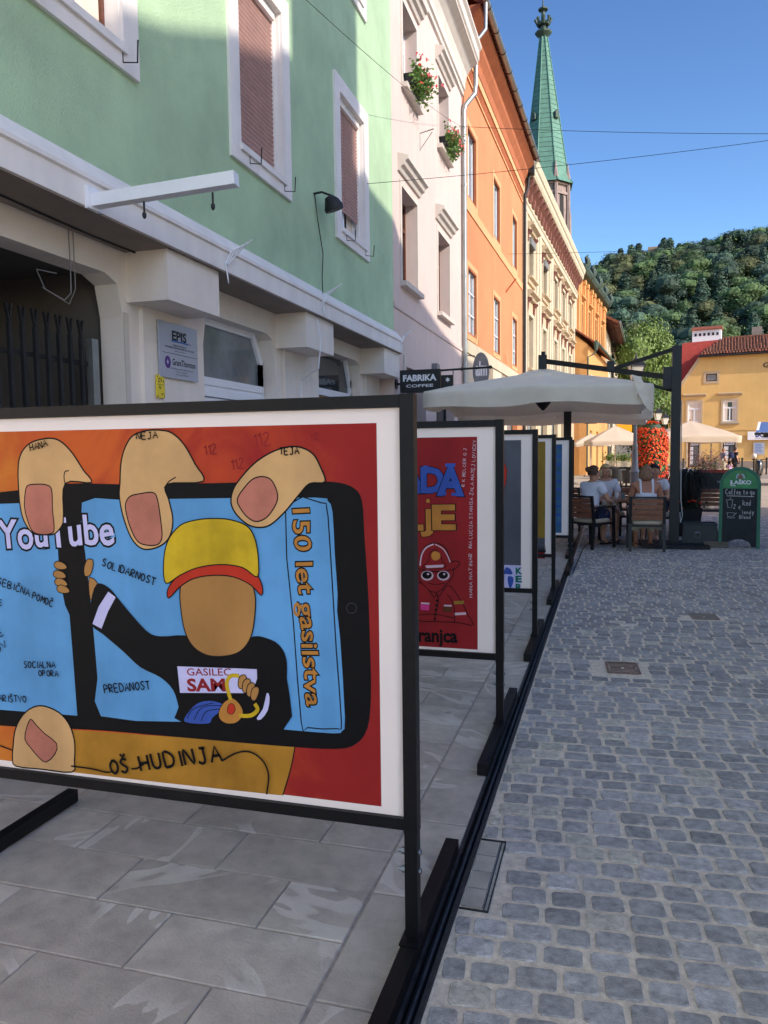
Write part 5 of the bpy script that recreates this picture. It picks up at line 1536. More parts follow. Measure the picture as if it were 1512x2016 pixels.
A.line([(790, 1290), (840, 1262), (890, 1258), (935, 1290), (955, 1340), (948, 1408)], .0055); A.line([(-40, 1225), (10, 1238), (47, 1252)], .005)
A.done(st[0][1])

# --- second print
A = Art(YS[1], 780, 820, 3.78, MS)
uR, zT = A.uv(602, 150); _, zB = A.uv(602, 1735)
A.poly('art_deepred', [(uL, zB), (uR, zB), (uR, zT), (uL, zT)], 0, raw=True)
for body, a, c, h, m_ in (('A', (30, 560), (195, 562), 200, 'art_blue'), ('D', (192, 560), (345, 562), 185, 'art_blue'), ('A', (318, 578), (490, 582), 215, 'art_blue'), ('L', (70, 838), (190, 838), 190, 'art_gold'), ('J', (195, 838), (265, 838), 150, 'art_gold'), ('E', (285, 835), (428, 835), 180, 'art_gold')):
    A.text(body, a, c, h, m_, .045, 'art_black', .022)
for q in ((200, 378, 240, 378), (198, 558, 240, 558), (365, 362, 440, 360), (318, 572, 372, 574), (412, 578, 490, 582)): A.line([q[:2], q[2:]], .018, 'art_blue', 0)
A.poly('art_gold', [(237 + 17 * cos(k), 628 + 17 * sin(k)) for k in range(6)], 3, .002)
A.poly('art_deepred', [(170, 1115), (178, 1040), (210, 980), (250, 950), (290, 942), (340, 955), (380, 1000), (405, 1078), (440, 1075), (472, 1085), (465, 1110), (420, 1140), (340, 1152), (250, 1150), (200, 1138), (120, 1120)], 3, .005, lm='art_black')
A.line([(178, 1110), (190, 1030), (225, 975), (280, 950)], .008, 'art_pale'); A.line([(290, 950), (350, 985), (385, 1040), (402, 1085)], .006, 'art_pale')
A.poly('art_deepred', [(195, 1120), (240, 1080), (250, 1020), (290, 990), (330, 1030), (345, 1080), (372, 1115), (290, 1135)], 3, .004, lm='art_black')
A.poly('art_gold', [(262, 1030), (275, 1008), (300, 1004), (322, 1015), (330, 1040), (318, 1062), (292, 1072), (268, 1060)], 2)
A.poly('art_pale', [(218, 1108), (355, 1102), (350, 1122), (225, 1128)], 0)
A.poly('art_deepred', [(175, 1150), (230, 1152), (340, 1155), (425, 1142), (415, 1200), (370, 1250), (310, 1305), (240, 1290), (180, 1220)], 3, .004, lm='art_black')
for cx in (232, 352):
    A.poly('art_pale', [(cx + 48 * cos(k * .785), 1184 + 38 * sin(k * .785)) for k in range(8)], 3, .002); A.poly('art_black', [(cx - 2 + 36 * cos(k * .785), 1180 + 28 * sin(k * .785)) for k in range(8)], 3)
    A.poly('art_pale', [(cx + 6 + 9 * cos(k), 1172 + 8 * sin(k)) for k in range(6)], 2)
A.line([(240, 1240), (300, 1250), (365, 1238)], .004, 'art_black')
A.poly('art_deepred', [(175, 1230), (250, 1300), (285, 1352), (300, 1310), (320, 1340), (380, 1255), (430, 1290), (480, 1370), (510, 1420), (530, 1470), (578, 1550), (520, 1545), (440, 1530), (300, 1525), (120, 1500), (150, 1300)], 2, .0045, lm='art_black')
A.line([(430, 1385), (505, 1382)], .018, 'art_olive', 0); A.line([(432, 1470), (520, 1465)], .014, 'art_pale', 0)
A.poly('art_pink', [(180, 1395), (248, 1398), (246, 1445), (182, 1440)], 0, .002); A.line([(185, 1388), (248, 1392)], .009, 'art_pale', 0)
A.poly('art_brown', [(352, 1410), (412, 1412), (414, 1455), (354, 1452)], 0, .002); A.line([(356, 1406), (414, 1408)], .009, 'art_pale', 0)
A.line([(300, 1310), (315, 1370), (300, 1440), (285, 1520)], .005, 'art_black')
for k in range(5): A.poly('art_black', [(305 + 10 * cos(j) - k * 4, 1370 + k * 34 + 9 * sin(j)) for j in range(6)], 2)
A.line([(150, 1480), (250, 1470), (340, 1478), (430, 1500)], .004); A.line([(380, 1320), (420, 1380), (435, 1460), (436, 1530)], .004)
A.text('Kranjca', (95, 1668), (455, 1680), 100, 'art_black', .03)
A.hand('HANA NATINAR', (568, 1345), (566, 1010), 24, .003, 'art_pale'); A.hand('INA LUCIJA STANISA', (564, 985), (572, 600), 24, .003, 'art_pale'); A.hand('ZALA MATEJ LOVICKY', (572, 585), (598, 170), 24, .003, 'art_pale')
A.hand('R K BELCER G J', (510, 520), (524, 230), 20, .0025, 'art_pale')
A.done(st[1][1])
# --- third print
A = Art(YS[2], 780, 820, 3.78, MS)
uR, zT = A.uv(930, 175); _, zB = A.uv(930, 1295)
A.poly('art_grey', [(uL, zB), (uR, zB), (uR, zT), (uL, zT)], 0, raw=True)
_, zm = A.uv(930, 1108); A.poly('art_lilac', [(uL, zB), (uR, zB), (uR, zm), (uL, zm)], 0, raw=True)
A.poly('art_red', [(760, 330), (805, 345), (822, 400), (818, 480), (800, 540), (760, 550), (740, 440)], 3, .003)
A.line([(826, 395), (828, 410)], .004, 'art_red', 0)
for i, ch_ in enumerate('KER'): A.text(ch_, (893, 1172 + i * 60), (932, 1172 + i * 60), 48, 'art_green', .05)
A.poly('art_blue', [(800, 1170), (815, 1125), (845, 1130), (866, 1165), (855, 1176), (820, 1172)], 3); A.poly('art_blue', [(832, 1190), (868, 1195), (872, 1230), (850, 1280), (832, 1240)], 3)
A.done(st[2][1])
A = Art(YS[3], 780, 820, 3.78, MS)
uR, zT = A.uv(1110, 187); _, zB = A.uv(1104, 1057); _, z1 = A.uv(1104, 905); _, z2 = A.uv(1104, 1012)
A.poly('art_olive', [(uL, zB), (uR, zB), (uR, zT), (uL, zT)], 0, raw=True); A.poly('art_grey', [(uL, z2), (uR, z2), (uR, z1), (uL, z1)], 0, raw=True); A.poly('art_deepred', [(uL, zB), (uR, zB), (uR, z2), (uL, z2)], 0, raw=True)
for k in range(9): A.poly('art_black', [(1050 + k * 7, 1012), (1054 + k * 7, 955 + 8 * (k % 2)), (1058 + k * 7, 1012)], 0)
A.done(st[3][1])
for i, m_ in ((4, 'art_water'), (5, 'art_pale'), (6, 'art_grey')):
    A = Art(YS[i], 780, 820, 3.78, MS); zT, zB = 1.63, .47; uR = -.11
    A.poly(m_, [(uL, zB), (uR, zB), (uR, zT), (uL, zT)], 0, raw=True)
    if i == 4:
        A.m('art_blue'); rq = random.Random(2)
        for k in range(10):
            A.lay += 1; z = zB + .1 + k * .11; ribbon(A.b, [(uL + .05, z), (uL + .6, z + rq.uniform(-.05, .08)), (uR - .4, z - rq.uniform(-.05, .05)), (uR - .01, z + .03)], .02 + .02 * rq.random(), A.P())
    A.done(st[i][1])
# ------------------------------------------------------------------ cafe
def square_canopy(par, c, hx, hy, z_edge, z_top, val, m='canvas', sag=.04, wavy=.03, seed=1, n=14):
    """square parasol cover: four sloping panels that sag between the ribs, rounded hem and hanging valance"""
    b = MB(); r_ = random.Random(seed)

    def pt(s_, t_):  # s_: 0..8 around, t_: 0 centre .. 1 edge
        k = int(s_) % 8; f = s_ - int(s_)
        cor = [(1, -1), (1, 0), (1, 1), (0, 1), (-1, 1), (-1, 0), (-1, -1), (0, -1)]
        a, d = cor[k], cor[(k + 1) % 8]
        x = (a[0] + (d[0] - a[0]) * f) * hx * t_; y = (a[1] + (d[1] - a[1]) * f) * hy * t_
        z = z_top + (z_edge - z_top) * t_ - sag * 4 * f * (1 - f) * t_ * (1.2 - t_) * 2
        corner = max(0, 1 - abs((s_ % 2) if (s_ % 2) < 1 else 2 - (s_ % 2)) * 1.0)
        return x, y, z - (.05 * t_ ** 3 * corner)
    N = 64; T = 8; vs = []
    for j in range(T + 1):
        for i in range(N):
            x, y, z = pt(8 * i / N, j / T * 1.0); vs.append((c[0] + x, c[1] + y, c[2] + z))
    ph = [r_.uniform(0, 6) for _ in range(4)]
    for j, (dz, ex) in enumerate(((.012, .012), (.05, .02), (.12, .015), (val * .75, .005), (val, .0))):
        for i in range(N):
            x, y, z = pt(8 * i / N, 1); L_ = math.hypot(x, y); a = 2 * pi * i / N
            wv = wavy * dz / val * (sin(a * 11 + ph[0]) + .6 * sin(a * 5 + ph[1])); dd = dz * (1 + .10 * sin(a * 7 + ph[2]))
            vs.append((c[0] + x * (1 + (ex + wv) / L_), c[1] + y * (1 + (ex + wv) / L_), c[2] + z - dd))
    R_ = T + 1 + 5
    fs = [(j * N + i, j * N + (i + 1) % N, (j + 1) * N + (i + 1) % N, (j + 1) * N + i) for j in range(R_ - 1) for i in range(N)]
    b.add(vs, fs); o = b.build('canopy', m, par, smooth='all', fix=False)
    return o


def mat_translucent(name):
    m = MATS[name]; nt = m.node_tree; N, L = nt.nodes, nt.links
    tr = N.new('ShaderNodeBsdfTranslucent'); mx = N.new('ShaderNodeMixShader'); mx.inputs[0].default_value = .15
    out = [x for x in N if x.type == 'OUTPUT_MATERIAL'][0]; bs = N['Principled BSDF']
    src = bs.inputs['Base Color'].links[0].from_socket; L.new(src, tr.inputs['Color'])
    L.new(bs.outputs[0], mx.inputs[1]); L.new(tr.outputs[0], mx.inputs[2]); L.new(mx.outputs[0], out.inputs['Surface'])


for q in ('canvas', 'canvas_pale', 'leaf', 'leaf_lime', 'petal_red', 'petal_orange', 'tree_lime', 'tree_mid', 'tree_olive'): mat_translucent(q)

PC = (-1.12, 13.75)
T1 = thing('cantilever_parasol', 'large off white cantilever parasol hanging from a black mast over the cafe table', 'parasol', (PC[0], PC[1], 0), 0)
mx_, my_ = 1.0 - PC[0], 13.05 - PC[1]
vt = square_canopy(T1, (0, 0, 0), .42, .42, 2.875, 2.97, .05, seed=8); vt.name = 'vent_flap'
square_canopy(T1, (0, 0, 0), 1.72, 1.72, 2.56, 2.92, .27, seed=3)
b = MB(); b.box(mx_ - .07, mx_ + .07, my_ - .07, my_ + .07, .05, 3.16); b.build('mast', 'dark_metal', T1)
b = MB(); b.bar((mx_, my_, 2.66), (0, 0, 3.1), .06, .085); b.build('arm', 'dark_metal', T1)
b = MB(); mid = Vector((mx_, my_, 2.66)).lerp(Vector((0, 0, 3.1)), .47); b.bar((mx_, my_, 3.13), (mid.x, mid.y, mid.z), .045, .06); b.bar((mx_, my_, 2.45), (mx_ - .5, my_ + .15, 2.62), .04, .05); b.build('stay', 'dark_metal', T1)
b = MB(); b.box(mx_ - .20, mx_ - .06, my_ - .05, my_ + .05, 2.50, 2.84); b.build('joint', 'dark_metal', T1)
b = MB(); b.box(mid.x - .06, mid.x + .06, mid.y - .05, mid.y + .05, mid.z - .02, mid.z + .14); b.build('joint', 'dark_metal', T1)
b = MB(); b.box(-.08, .06, -.06, .06, 2.96, 3.2); b.tube([(0, 0, 3.15), (0, 0, 3.26)], .035, 8); b.build('joint', 'dark_metal', T1)
b = MB(); b.tube([(0, 0, 2.25), (0, 0, 2.31), (0, 0, 2.39), (0, 0, 2.44)], [.02, .08, .14, .07], 10); b.tube([(0, 0, 2.4), (0, 0, 3.1)], .03, 8); b.build('hub', 'dark_metal', T1)
for k in range(8):
    a = R(45 * k); L_ = 1.7 if k % 2 == 0 else 2.35
    b = MB(); b.bar((0, 0, 2.84), (L_ * cos(a), L_ * sin(a), 2.53), .025, .03); b.bar((0, 0, 2.38), (L_ * .45 * cos(a), L_ * .45 * sin(a), 2.69), .025, .035); b.build('rib', 'dark_metal', T1)
b = MB(); b.box(mx_ - .5, mx_ + .5, my_ - .42, my_ + .42, .006, .05); b.box(mx_ - .12, mx_ + .12, my_ - .12, my_ + .12, .05, .08); b.build('base_plate', 'iron', T1)
b = MB(); b.tube([(mx_ + .08, my_ - .05, 2.3), (mx_ + .085, my_ - .08, 1.2), (mx_ + .09, my_ - .08, .75), (mx_ + .12, my_ - .06, .5), (mx_ + .09, my_ - .06, .38), (mx_ + .08, my_ - .06, .55)], .008, 5); b.build('pull_cord', 'chalk', T1)

T2 = thing('cantilever_parasol', 'second off white parasol directly behind the large one, with its own black hub', 'parasol', (-1.1, 17.4, 0), 0)
square_canopy(T2, (0, 0, 0), 1.9, 1.72, 2.46, 2.85, .26, seed=6)
b = MB(); b.tube([(0, 0, 2.28), (0, 0, 2.34), (0, 0, 2.42), (0, 0, 2.46)], [.02, .07, .11, .06], 10); b.tube([(0, 0, 2.4), (0, 0, 3.0)], .03, 8); b.build('hub', 'dark_metal', T2)
for k in range(8):
    a = R(45 * k); L_ = 1.8 if k % 2 == 0 else 2.4
    b = MB(); b.bar((0, 0, 2.76), (L_ * cos(a), L_ * sin(a), 2.44), .025, .03); b.bar((0, 0, 2.4), (L_ * .45 * cos(a), L_ * .45 * sin(a), 2.6), .02, .03); b.build('rib', 'dark_metal', T2)
b = MB(); b.box(.24, .38, -1.98, -1.84, 0, 2.3); b.bar((.31, -1.91, 2.3), (0, 0, 2.95), .07, .09) if False else b.bar((.31, -1.91, 2.25), (.1, -.6, 2.62), .05, .06); b.build('mast', 'dark_metal', T2)


def cafe_chair(label, loc, rz, cushion=True):
    """front of the chair looks along +y"""
    t = thing('cafe_chair', label, 'chair', loc, rz, 'wood slat cafe chairs')
    for sx in (-1, 1):
        x = sx * .245
        b = MB(); b.bar((x, -.25, 0), (x, -.21, .42), .045, .03); b.bar((x, -.21, .42), (x, -.27, .84), .045, .03); b.build('rear_leg', 'dark_metal', t)
        b = MB(); b.bar((x, .24, 0), (x, .22, .64), .045, .03); b.build('front_leg', 'dark_metal', t)
        b = MB(); b.bar((x, -.24, .65), (x, .25, .66), .055, .028); b.build('armrest', 'dark_metal', t)
    b = MB(); b.box(-.222, .222, -.215, -.185, .375, .41); b.box(-.222, .222, .205, .235, .375, .41); b.box(-.26, -.225, -.185, .205, .38, .41); b.box(.225, .26, -.185, .205, .38, .41); b.build('seat_frame', 'dark_metal', t)
    b = MB(); b.box(-.222, .222, -.288, -.262, .81, .84); b.build('back_rail', 'dark_metal', t)
    sl = None
    for k in range(4):
        z = .49 + k * .081
        b = MB(); b.box(-.22, .22, -.009, .009, 0, .07); o = b.build('slat', 'chair_wood', t, loc=(0, -.225 - k * .0115, z)); o.rotation_euler = (R(8), 0, 0)
    for k in range(5): b = MB(); b.box(-.222, .222, -.18 + k * .077, -.115 + k * .077, .395, .413); b.build('seat_slat', 'chair_wood', t)
    if cushion:
        b = MB(); P_ = []
        n = 12
        vs = []
        for z, k in ((.414, .97), (.43, 1.0), (.452, 1.0), (.468, .94), (.474, .7)):
            for (x, y) in [(.225 * max(-1, min(1, 1.25 * cos(a))), .215 * max(-1, min(1, 1.25 * sin(a)))) for a in [2 * pi * i / 16 for i in range(16)]]: vs.append((x * k, y * k, z))
        b.add(vs, [(j * 16 + i, j * 16 + (i + 1) % 16, (j + 1) * 16 + (i + 1) % 16, (j + 1) * 16 + i) for j in range(4) for i in range(16)] + [tuple(range(64, 80))]); b.build('cushion', 'cushion', t, smooth=True)
    return t


cafe_chair('cafe chair seen from behind, carrying the woman in the strap top', (.545, 12.47, 0), R(3))
cafe_chair('cafe chair beside the last poster stand, carrying the woman with the hair bun', (-.26, 12.66, 0), R(-42))
cafe_chair('cafe chair on the far side of the table under the smiling blond woman', (.02, 14.05, 0), R(195))
cafe_chair('cafe chair behind the table beside the mast, under the half hidden woman', (.82, 13.98, 0), R(170))
cafe_chair('empty cafe chair behind the chalkboard', (1.87, 15.6, 0), R(-4), False)
cafe_chair('empty cafe chair behind the seated women near the second parasol', (.35, 15.7, 0), R(170), False)
cafe_chair('empty cafe chair half hidden behind the parasol mast', (1.05, 15.9, 0), R(20), False)
cafe_chair('empty cafe chair farther left behind the woman with the hair bun', (-.45, 15.4, 0), R(-60), False)
for (x, y, lab) in ((.36, 13.3, 'square cafe table that the four women sit around'), (.45, 16.4, 'empty cafe table under the second parasol'), (1.55, 16.6, 'empty cafe table behind the tall reed planter')):
    t = thing('cafe_table', lab, 'table', (x, y, 0), R(8), 'cafe tables')
    b = MB(); b.box(-.36, .36, -.36, .36, .715, .74); b.build('tabletop', 'chair_wood', t)
    b = MB(); b.box(-.05, .05, -.05, .05, .03, .715); b.build('column', 'dark_metal', t)
    b = MB(); b.box(-.24, .24, -.24, .24, .006, .03); b.build('foot', 'dark_metal', t)
for (x, y, lab) in ((.22, 13.2, 'glass of coffee on the near side of the table'), (.52, 13.45, 'water glass near the middle of the table'), (.12, 13.45, 'white coffee cup before the blond woman')):
    b = MB(); b.lathe([(.03, 0), (.036, .10), (.034, .10), (.028, .01)], (0, 0, 0), 12); o = b.build('glass', 'glass_clear' if 'cup' not in lab else 'sign_white', smooth=True); o.location = (x, y, .742); tag(o, lab, 'glass' if 'cup' not in lab else 'cup')
b = MB(); b.lathe([(.05, 0), (.055, .03), (.04, .035)], (0, 0, 0), 12); o = b.build('ashtray', 'dark_metal'); o.location = (.36, 13.6, .742); tag(o, 'small dark ashtray on the cafe table', 'ashtray')


# ------------------------------------------------------------------ people
def skin_mesh(nodes, edges, rad, sub=2, root=0):
    me = bpy.data.meshes.new('body'); me.from_pydata([tuple(n) for n in nodes], edges, [])
    o = bpy.data.objects.new('body', me); COL.objects.link(o)
    m = o.modifiers.new('skin', 'SKIN'); m.use_smooth_shade = True
    lay = me.skin_vertices[0].data if me.skin_vertices else None
    if lay is None:
        bm = bmesh.new(); bm.from_mesh(me); bm.verts.layers.skin.verify(); bm.to_mesh(me); bm.free(); lay = me.skin_vertices[0].data
    for i, r in enumerate(rad):
        lay[i].radius = (r, r) if not isinstance(r, tuple) else r; lay[i].use_root = (i == root)
    s_ = o.modifiers.new('sub', 'SUBSURF'); s_.levels = sub; s_.render_levels = sub
    bpy.context.view_layer.update()
    nm = bpy.data.meshes.new_from_object(o.evaluated_get(bpy.context.evaluated_depsgraph_get()))
    bpy.data.objects.remove(o); bpy.data.meshes.remove(me)
    return nm


def mesh_obj(name, me, m, parent):
    me.materials.clear(); me.materials.append(MATS[m]); me.name = name
    me.polygons.foreach_set('use_smooth', [True] * len(me.polygons))
    o = bpy.data.objects.new(name, me); COL.objects.link(o); o.parent = parent; return o


def join_meshes(mes):
    V, F_ = [], []
    for me in mes:
        o = len(V); V += [tuple(v.co) for v in me.vertices]; F_ += [tuple(i + o for i in p.vertices) for p in me.polygons]
    n = bpy.data.meshes.new('body'); n.from_pydata(V, [], F_); return n


def person(label, loc, rz, J, build=1.0, skin='skin', shirt='tee_white', sleeve=.5, bottom='denim', leg_cover=.5, hair='hair_brown', hairstyle='bob', shoe='sandal', strap=False, head_turn=0, z=0):
    """J: joints for the right side are mirrored unless given; local +y is where the person faces"""
    t = thing('person', label, 'person', (loc[0], loc[1], z), rz)
    w = build
    pel, wai, che, upc, nek, hb, hm, ht = [Vector(J[k]) for k in ('pelvis', 'waist', 'chest', 'upper', 'neck', 'jaw', 'head', 'crown')]
    nodes = [pel, wai, che, upc, nek, hb, hm, ht]; rad = [(.15 * w, .125 * w), (.135 * w, .115 * w), (.15 * w, .12 * w), (.125 * w, .095 * w), .052, .074, .103, .080]
    rad = [r if not isinstance(r, tuple) else (r[0] * .9, r[0] * .9) for r in rad]
    edges = [(0, 1), (1, 2), (2, 3), (3, 4), (4, 5), (5, 6), (6, 7)]
    mes = []; side = {}
    for s_, key in ((-1, 'l'), (1, 'r')):
        g = lambda k: Vector(J.get(k + '_' + key, (J[k][0] * s_, J[k][1], J[k][2])))
        sh, el, wr, ha = g('shoulder'), g('elbow'), g('wrist'), g('hand')
        hp, kn, an, to = g('hip'), g('knee'), g('ankle'), g('toe')
        i = len(nodes); nodes += [sh, sh.lerp(el, .45), el, el.lerp(wr, .5), wr, wr.lerp(ha, .6)]; rad += [.062 * w, .050 * w, .040 * w, .036 * w, .025, .034]
        edges += [(3, i), (i, i + 1), (i + 1, i + 2), (i + 2, i + 3), (i + 3, i + 4), (i + 4, i + 5)]
        i = len(nodes); nodes += [hp, hp.lerp(kn, .5), kn, kn.lerp(an, .35), an, an.lerp(to, .55) + Vector((0, 0, -.01)), to]; rad += [.095 * w, .085 * w, .060 * w, .056 * w, .036, .036, .028]
        edges += [(0, i), (i, i + 1), (i + 1, i + 2), (i + 2, i + 3), (i + 3, i + 4), (i + 4, i + 5), (i + 5, i + 6)]
        d = (ha - wr).normalized(); u = Vector((0, 0, 1)) if abs(d.z) < .8 else Vector((0, 1, 0)); sd = d.cross(u).normalized(); dn_ = sd.cross(d).normalized() * -1
        pc = wr.lerp(ha, .75)
        for f, ln in ((-1.5, .055), (-.5, .068), (.5, .072), (1.5, .064)):
            p0 = pc + sd * (.013 * f) - d * .02; p1 = p0 + d * (.02 + ln * .5); p2 = p1 + d * ln * .38 + dn_ * ln * .35
            mes.append(skin_mesh([p0, p1, p2], [(0, 1), (1, 2)], [.0095, .0085, .007], 1))
        th_ = wr.lerp(ha, .35); mes.append(skin_mesh([th_, th_ - sd * s_ * .03 + d * .03, th_ - sd * s_ * .035 + d * .06 + dn_ * .01], [(0, 1), (1, 2)], [.012, .010, .008], 1))
        side[key] = (sh, el, hp, kn, an, to)
    body = skin_mesh(nodes, edges, rad, 2)
    hd = (ht - hb).normalized(); fw = Matrix.Rotation(head_turn, 3, 'Z') @ Vector((0, 1, 0)); rt_ = Vector((0, 0, 1)).cross(fw) * -1
    nose = MB(); nc = hm + fw * .083 - hd * .02; nose.ell(nc + fw * .006, (.012, .018, .02), 6, 5)
    for e in (-1, 1): nose.ell(hm + rt_ * .088 * e - hd * .01, (.012, .018, .03), 6, 5)
    nme = nose.build('tmp', skin, fix=False); mes.append(nme.data); bpy.data.objects.remove(nme)
    mesh_obj('body', join_meshes([body] + mes), skin, t)
    b = MB()
    for e in (-1, 1): b.ell(hm + fw * .086 + rt_ * .032 * e + hd * .004, (.009, .007, .006), 6, 4)
    b.build('eye', 'ink_black', t); b = MB(); b.ell(hm + fw * .080 - hd * .055, (.022, .008, .006), 6, 4); b.build('mouth', 'petal_pink', t)
    # shirt
    g = .013
    n2 = [pel + Vector((0, 0, -.01)), wai, che, upc]; r2 = [.142 * w + g, .126 * w + g, .138 * w + g, .112 * w + g]; e2 = [(0, 1), (1, 2), (2, 3)]
    if strap: n2 = [pel, wai, che + Vector((0, 0, -.02)), che + Vector((0, 0, .035))]; r2 = [.145 * w + g, .13 * w + g, .139 * w + g, .13 * w + g]
    else:
        for key in 'lr':
            sh, el = side[key][:2]; i = len(n2); n2 += [sh, sh.lerp(el, sleeve)]; r2 += [.068 * w + g * .6, .056 * w + g]; e2 += [(3, i), (i, i + 1)]
    mesh_obj('shirt', skin_mesh(n2, e2, r2, 2), shirt, t)
    if strap:
        b = MB()
        for e in (-1, 1): b.tube([upc + Vector((e * .085, -.13 * w, -.12)), upc + Vector((e * .09, -.10 * w, .0)), upc + Vector((e * .09, -.02, .088 * w)), upc + Vector((e * .085, .10 * w, -.02)), upc + Vector((e * .08, .13 * w, -.12))], .018, 6)
        b.build('strap', shirt, t)
    # bottoms
    n3 = [pel + Vector((0, 0, -.02))]; r3 = [.15 * w + g]; e3 = []
    for key in 'lr':
        sh, el, hp, kn, an, to = side[key]
        if leg_cover <= 1: seq = [hp, hp.lerp(kn, leg_cover)]; rs = [.10 * w + g, .082 * w + g]
        else: seq = [hp, hp.lerp(kn, .5), kn, kn.lerp(an, leg_cover - 1)]; rs = [.10 * w + g, .088 * w + g, .064 * w + g, .044 * w + g]
        i = len(n3); n3 += seq; r3 += rs; e3 += [(0, i)] + [(i + k, i + k + 1) for k in range(len(seq) - 1)]
        b = MB(); fx = (to - an); fx.z = 0; fx.normalize(); sx = Vector((fx.y, -fx.x, 0)); c0 = Vector((an.x, an.y, 0)) - fx * .045; L_ = .255
        hgt = min(an.z, to.z) - .028 if z == 0 else .0
        base = max(.008, to.z - .045)
        prof = [(0, .030), (.05, .036), (.13, .034), (.19, .044), (.235, .034), (L_, .015)]
        out = [c0 + fx * a + sx * w_ for a, w_ in prof] + [c0 + fx * a - sx * w_ for a, w_ in reversed(prof)]
        b.prism([(p.x, p.y) for p in out], 'z', base, base + .022)
        b.tube([c0 + fx * .16 + sx * .045 + Vector((0, 0, base + .02)), c0 + fx * .165 + Vector((0, 0, base + .062)), c0 + fx * .16 - sx * .045 + Vector((0, 0, base + .02))], .012, 6)
        b.tube([c0 + fx * .02 + sx * .036 + Vector((0, 0, base + .05)), c0 + fx * .085 + sx * .0 + Vector((0, 0, base + .075)), c0 + fx * .02 - sx * .036 + Vector((0, 0, base + .05))], .010, 6)
        b.build('shoe', shoe, t)
    mesh_obj('skirt' if bottom == 'tee_white' else 'trousers', skin_mesh(n3, e3, r3, 2), bottom, t)
    # hair: a cap round the skull that leaves the face free
    b = MB(); Mh = Matrix.Rotation(head_turn, 3, 'Z'); nu, nv = 20, 14; vs = []; rr_ = random.Random(len(label))
    for j in range(nv + 1):
        a = -pi / 2 + pi * j / nv
        for k in range(nu):
            q = 2 * pi * k / nu; p = Vector((.095 * cos(a) * cos(q), .101 * cos(a) * sin(q), .112 * sin(a))) * (1 + rr_.uniform(-.025, .03))
            vs.append(hm + Mh @ (p + Vector((0, -.014, .018))))
    fs = []
    for j in range(nv):
        for k in range(nu):
            a = -pi / 2 + pi * (j + .5) / nv; q = 2 * pi * (k + .5) / nu; y_ = cos(a) * sin(q); z_ = sin(a)
            if y_ > .26 and z_ < .50: continue
            if z_ < (-.45 if hairstyle == 'bun' else -.75): continue
            if hairstyle == 'short' and z_ < -.25 and y_ > -.2: continue
            fs.append((j * nu + k, j * nu + (k + 1) % nu, (j + 1) * nu + (k + 1) % nu, (j + 1) * nu + k))
    b.add(vs, fs)
    if hairstyle == 'bun': b.ell(hm + Mh @ Vector((0, -.115, .065)), (.045, .045, .045), 9, 7)
    if hairstyle == 'bob':
        for k in range(30):
            q = R(152 + 236 * k / 29); p = hm + Mh @ Vector((.090 * cos(q), .094 * sin(q) - .008, -.02)); b.tube([p + Vector((0, 0, .05)), p + Mh @ Vector((.004 * cos(q), .004 * sin(q), -.04)), p + Vector((0, 0, -.075 - rr_.uniform(0, .02)))], [.016, .018, .006], 6)
    b.build('hair', hair, t, smooth='all', fix=False)
    return t


SEAT = dict(pelvis=(0, -.05, .56), waist=(0, -.07, .70), chest=(0, -.03, .87), upper=(0, -.01, .985), neck=(0, .0, 1.065), jaw=(0, .03, 1.11), head=(0, .03, 1.18), crown=(0, .02, 1.245),
            shoulder=(.165, -.01, .99), elbow=(.24, .04, .74), wrist=(.13, .25, .73), hand=(.06, .33, .75), hip=(.09, .0, .52), knee=(.12, .40, .50), ankle=(.11, .36, .09), toe=(.12, .50, .035))
person('woman seen from behind in a white strap top with light brown hair', (.545, 12.50), R(3), SEAT, 1.18, 'skin_tan', 'tee_white', .5, 'cushion', 1.72, 'hair_lightbrown', 'bob', 'tan_leather', strap=True)
J2 = dict(SEAT); J2.update(elbow_r=(.23, .10, .76), wrist_r=(.14, .30, .70), knee_r=(.05, .42, .52), ankle_r=(.0, .48, .12), toe_r=(-.05, .62, .07))
person('woman with a hair bun and white T-shirt sitting beside the last poster stand', (-.25, 12.68), R(-42), J2, 1.05, 'skin', 'tee_white', .62, 'denim', .7, 'hair_brown', 'bun', 'sandal', head_turn=R(-15))
person('smiling blond woman in a white buttoned blouse facing the camera', (-.07, 13.98), R(192), SEAT, 1.0, 'skin', 'tee_white', .8, 'cushion', .9, 'hair_blond', 'bob', 'sandal')
person('dark haired woman in a white top half hidden behind the woman in straps', (.74, 13.92), R(168), SEAT, 1.0, 'skin', 'tee_white', .6, 'denim', .9, 'hair_dark', 'short', 'sandal')
b = MB()
for k in range(3): b.lathe([(.008, 0), (.008, .004)], (0, 0, 0), 8)
WALK = dict(pelvis=(0, 0, .82), waist=(0, 0, .97), chest=(0, 0, 1.13), upper=(0, 0, 1.26), neck=(0, .01, 1.34), jaw=(0, .03, 1.385), head=(0, .03, 1.45), crown=(0, .02, 1.51),
            shoulder=(.16, 0, 1.26), elbow=(.21, -.04, 1.02), wrist=(.22, .05, .82), hand=(.21, .08, .73), hip=(.08, 0, .80), knee=(.09, .03, .45), ankle=(.09, -.03, .09), toe=(.09, .10, .035))
WALK.update(knee_l=(-.09, .12, .46), ankle_l=(-.09, .18, .09), toe_l=(-.09, .32, .04), knee_r=(.09, -.02, .44), ankle_r=(.09, -.22, .12), toe_r=(.09, -.12, .035))
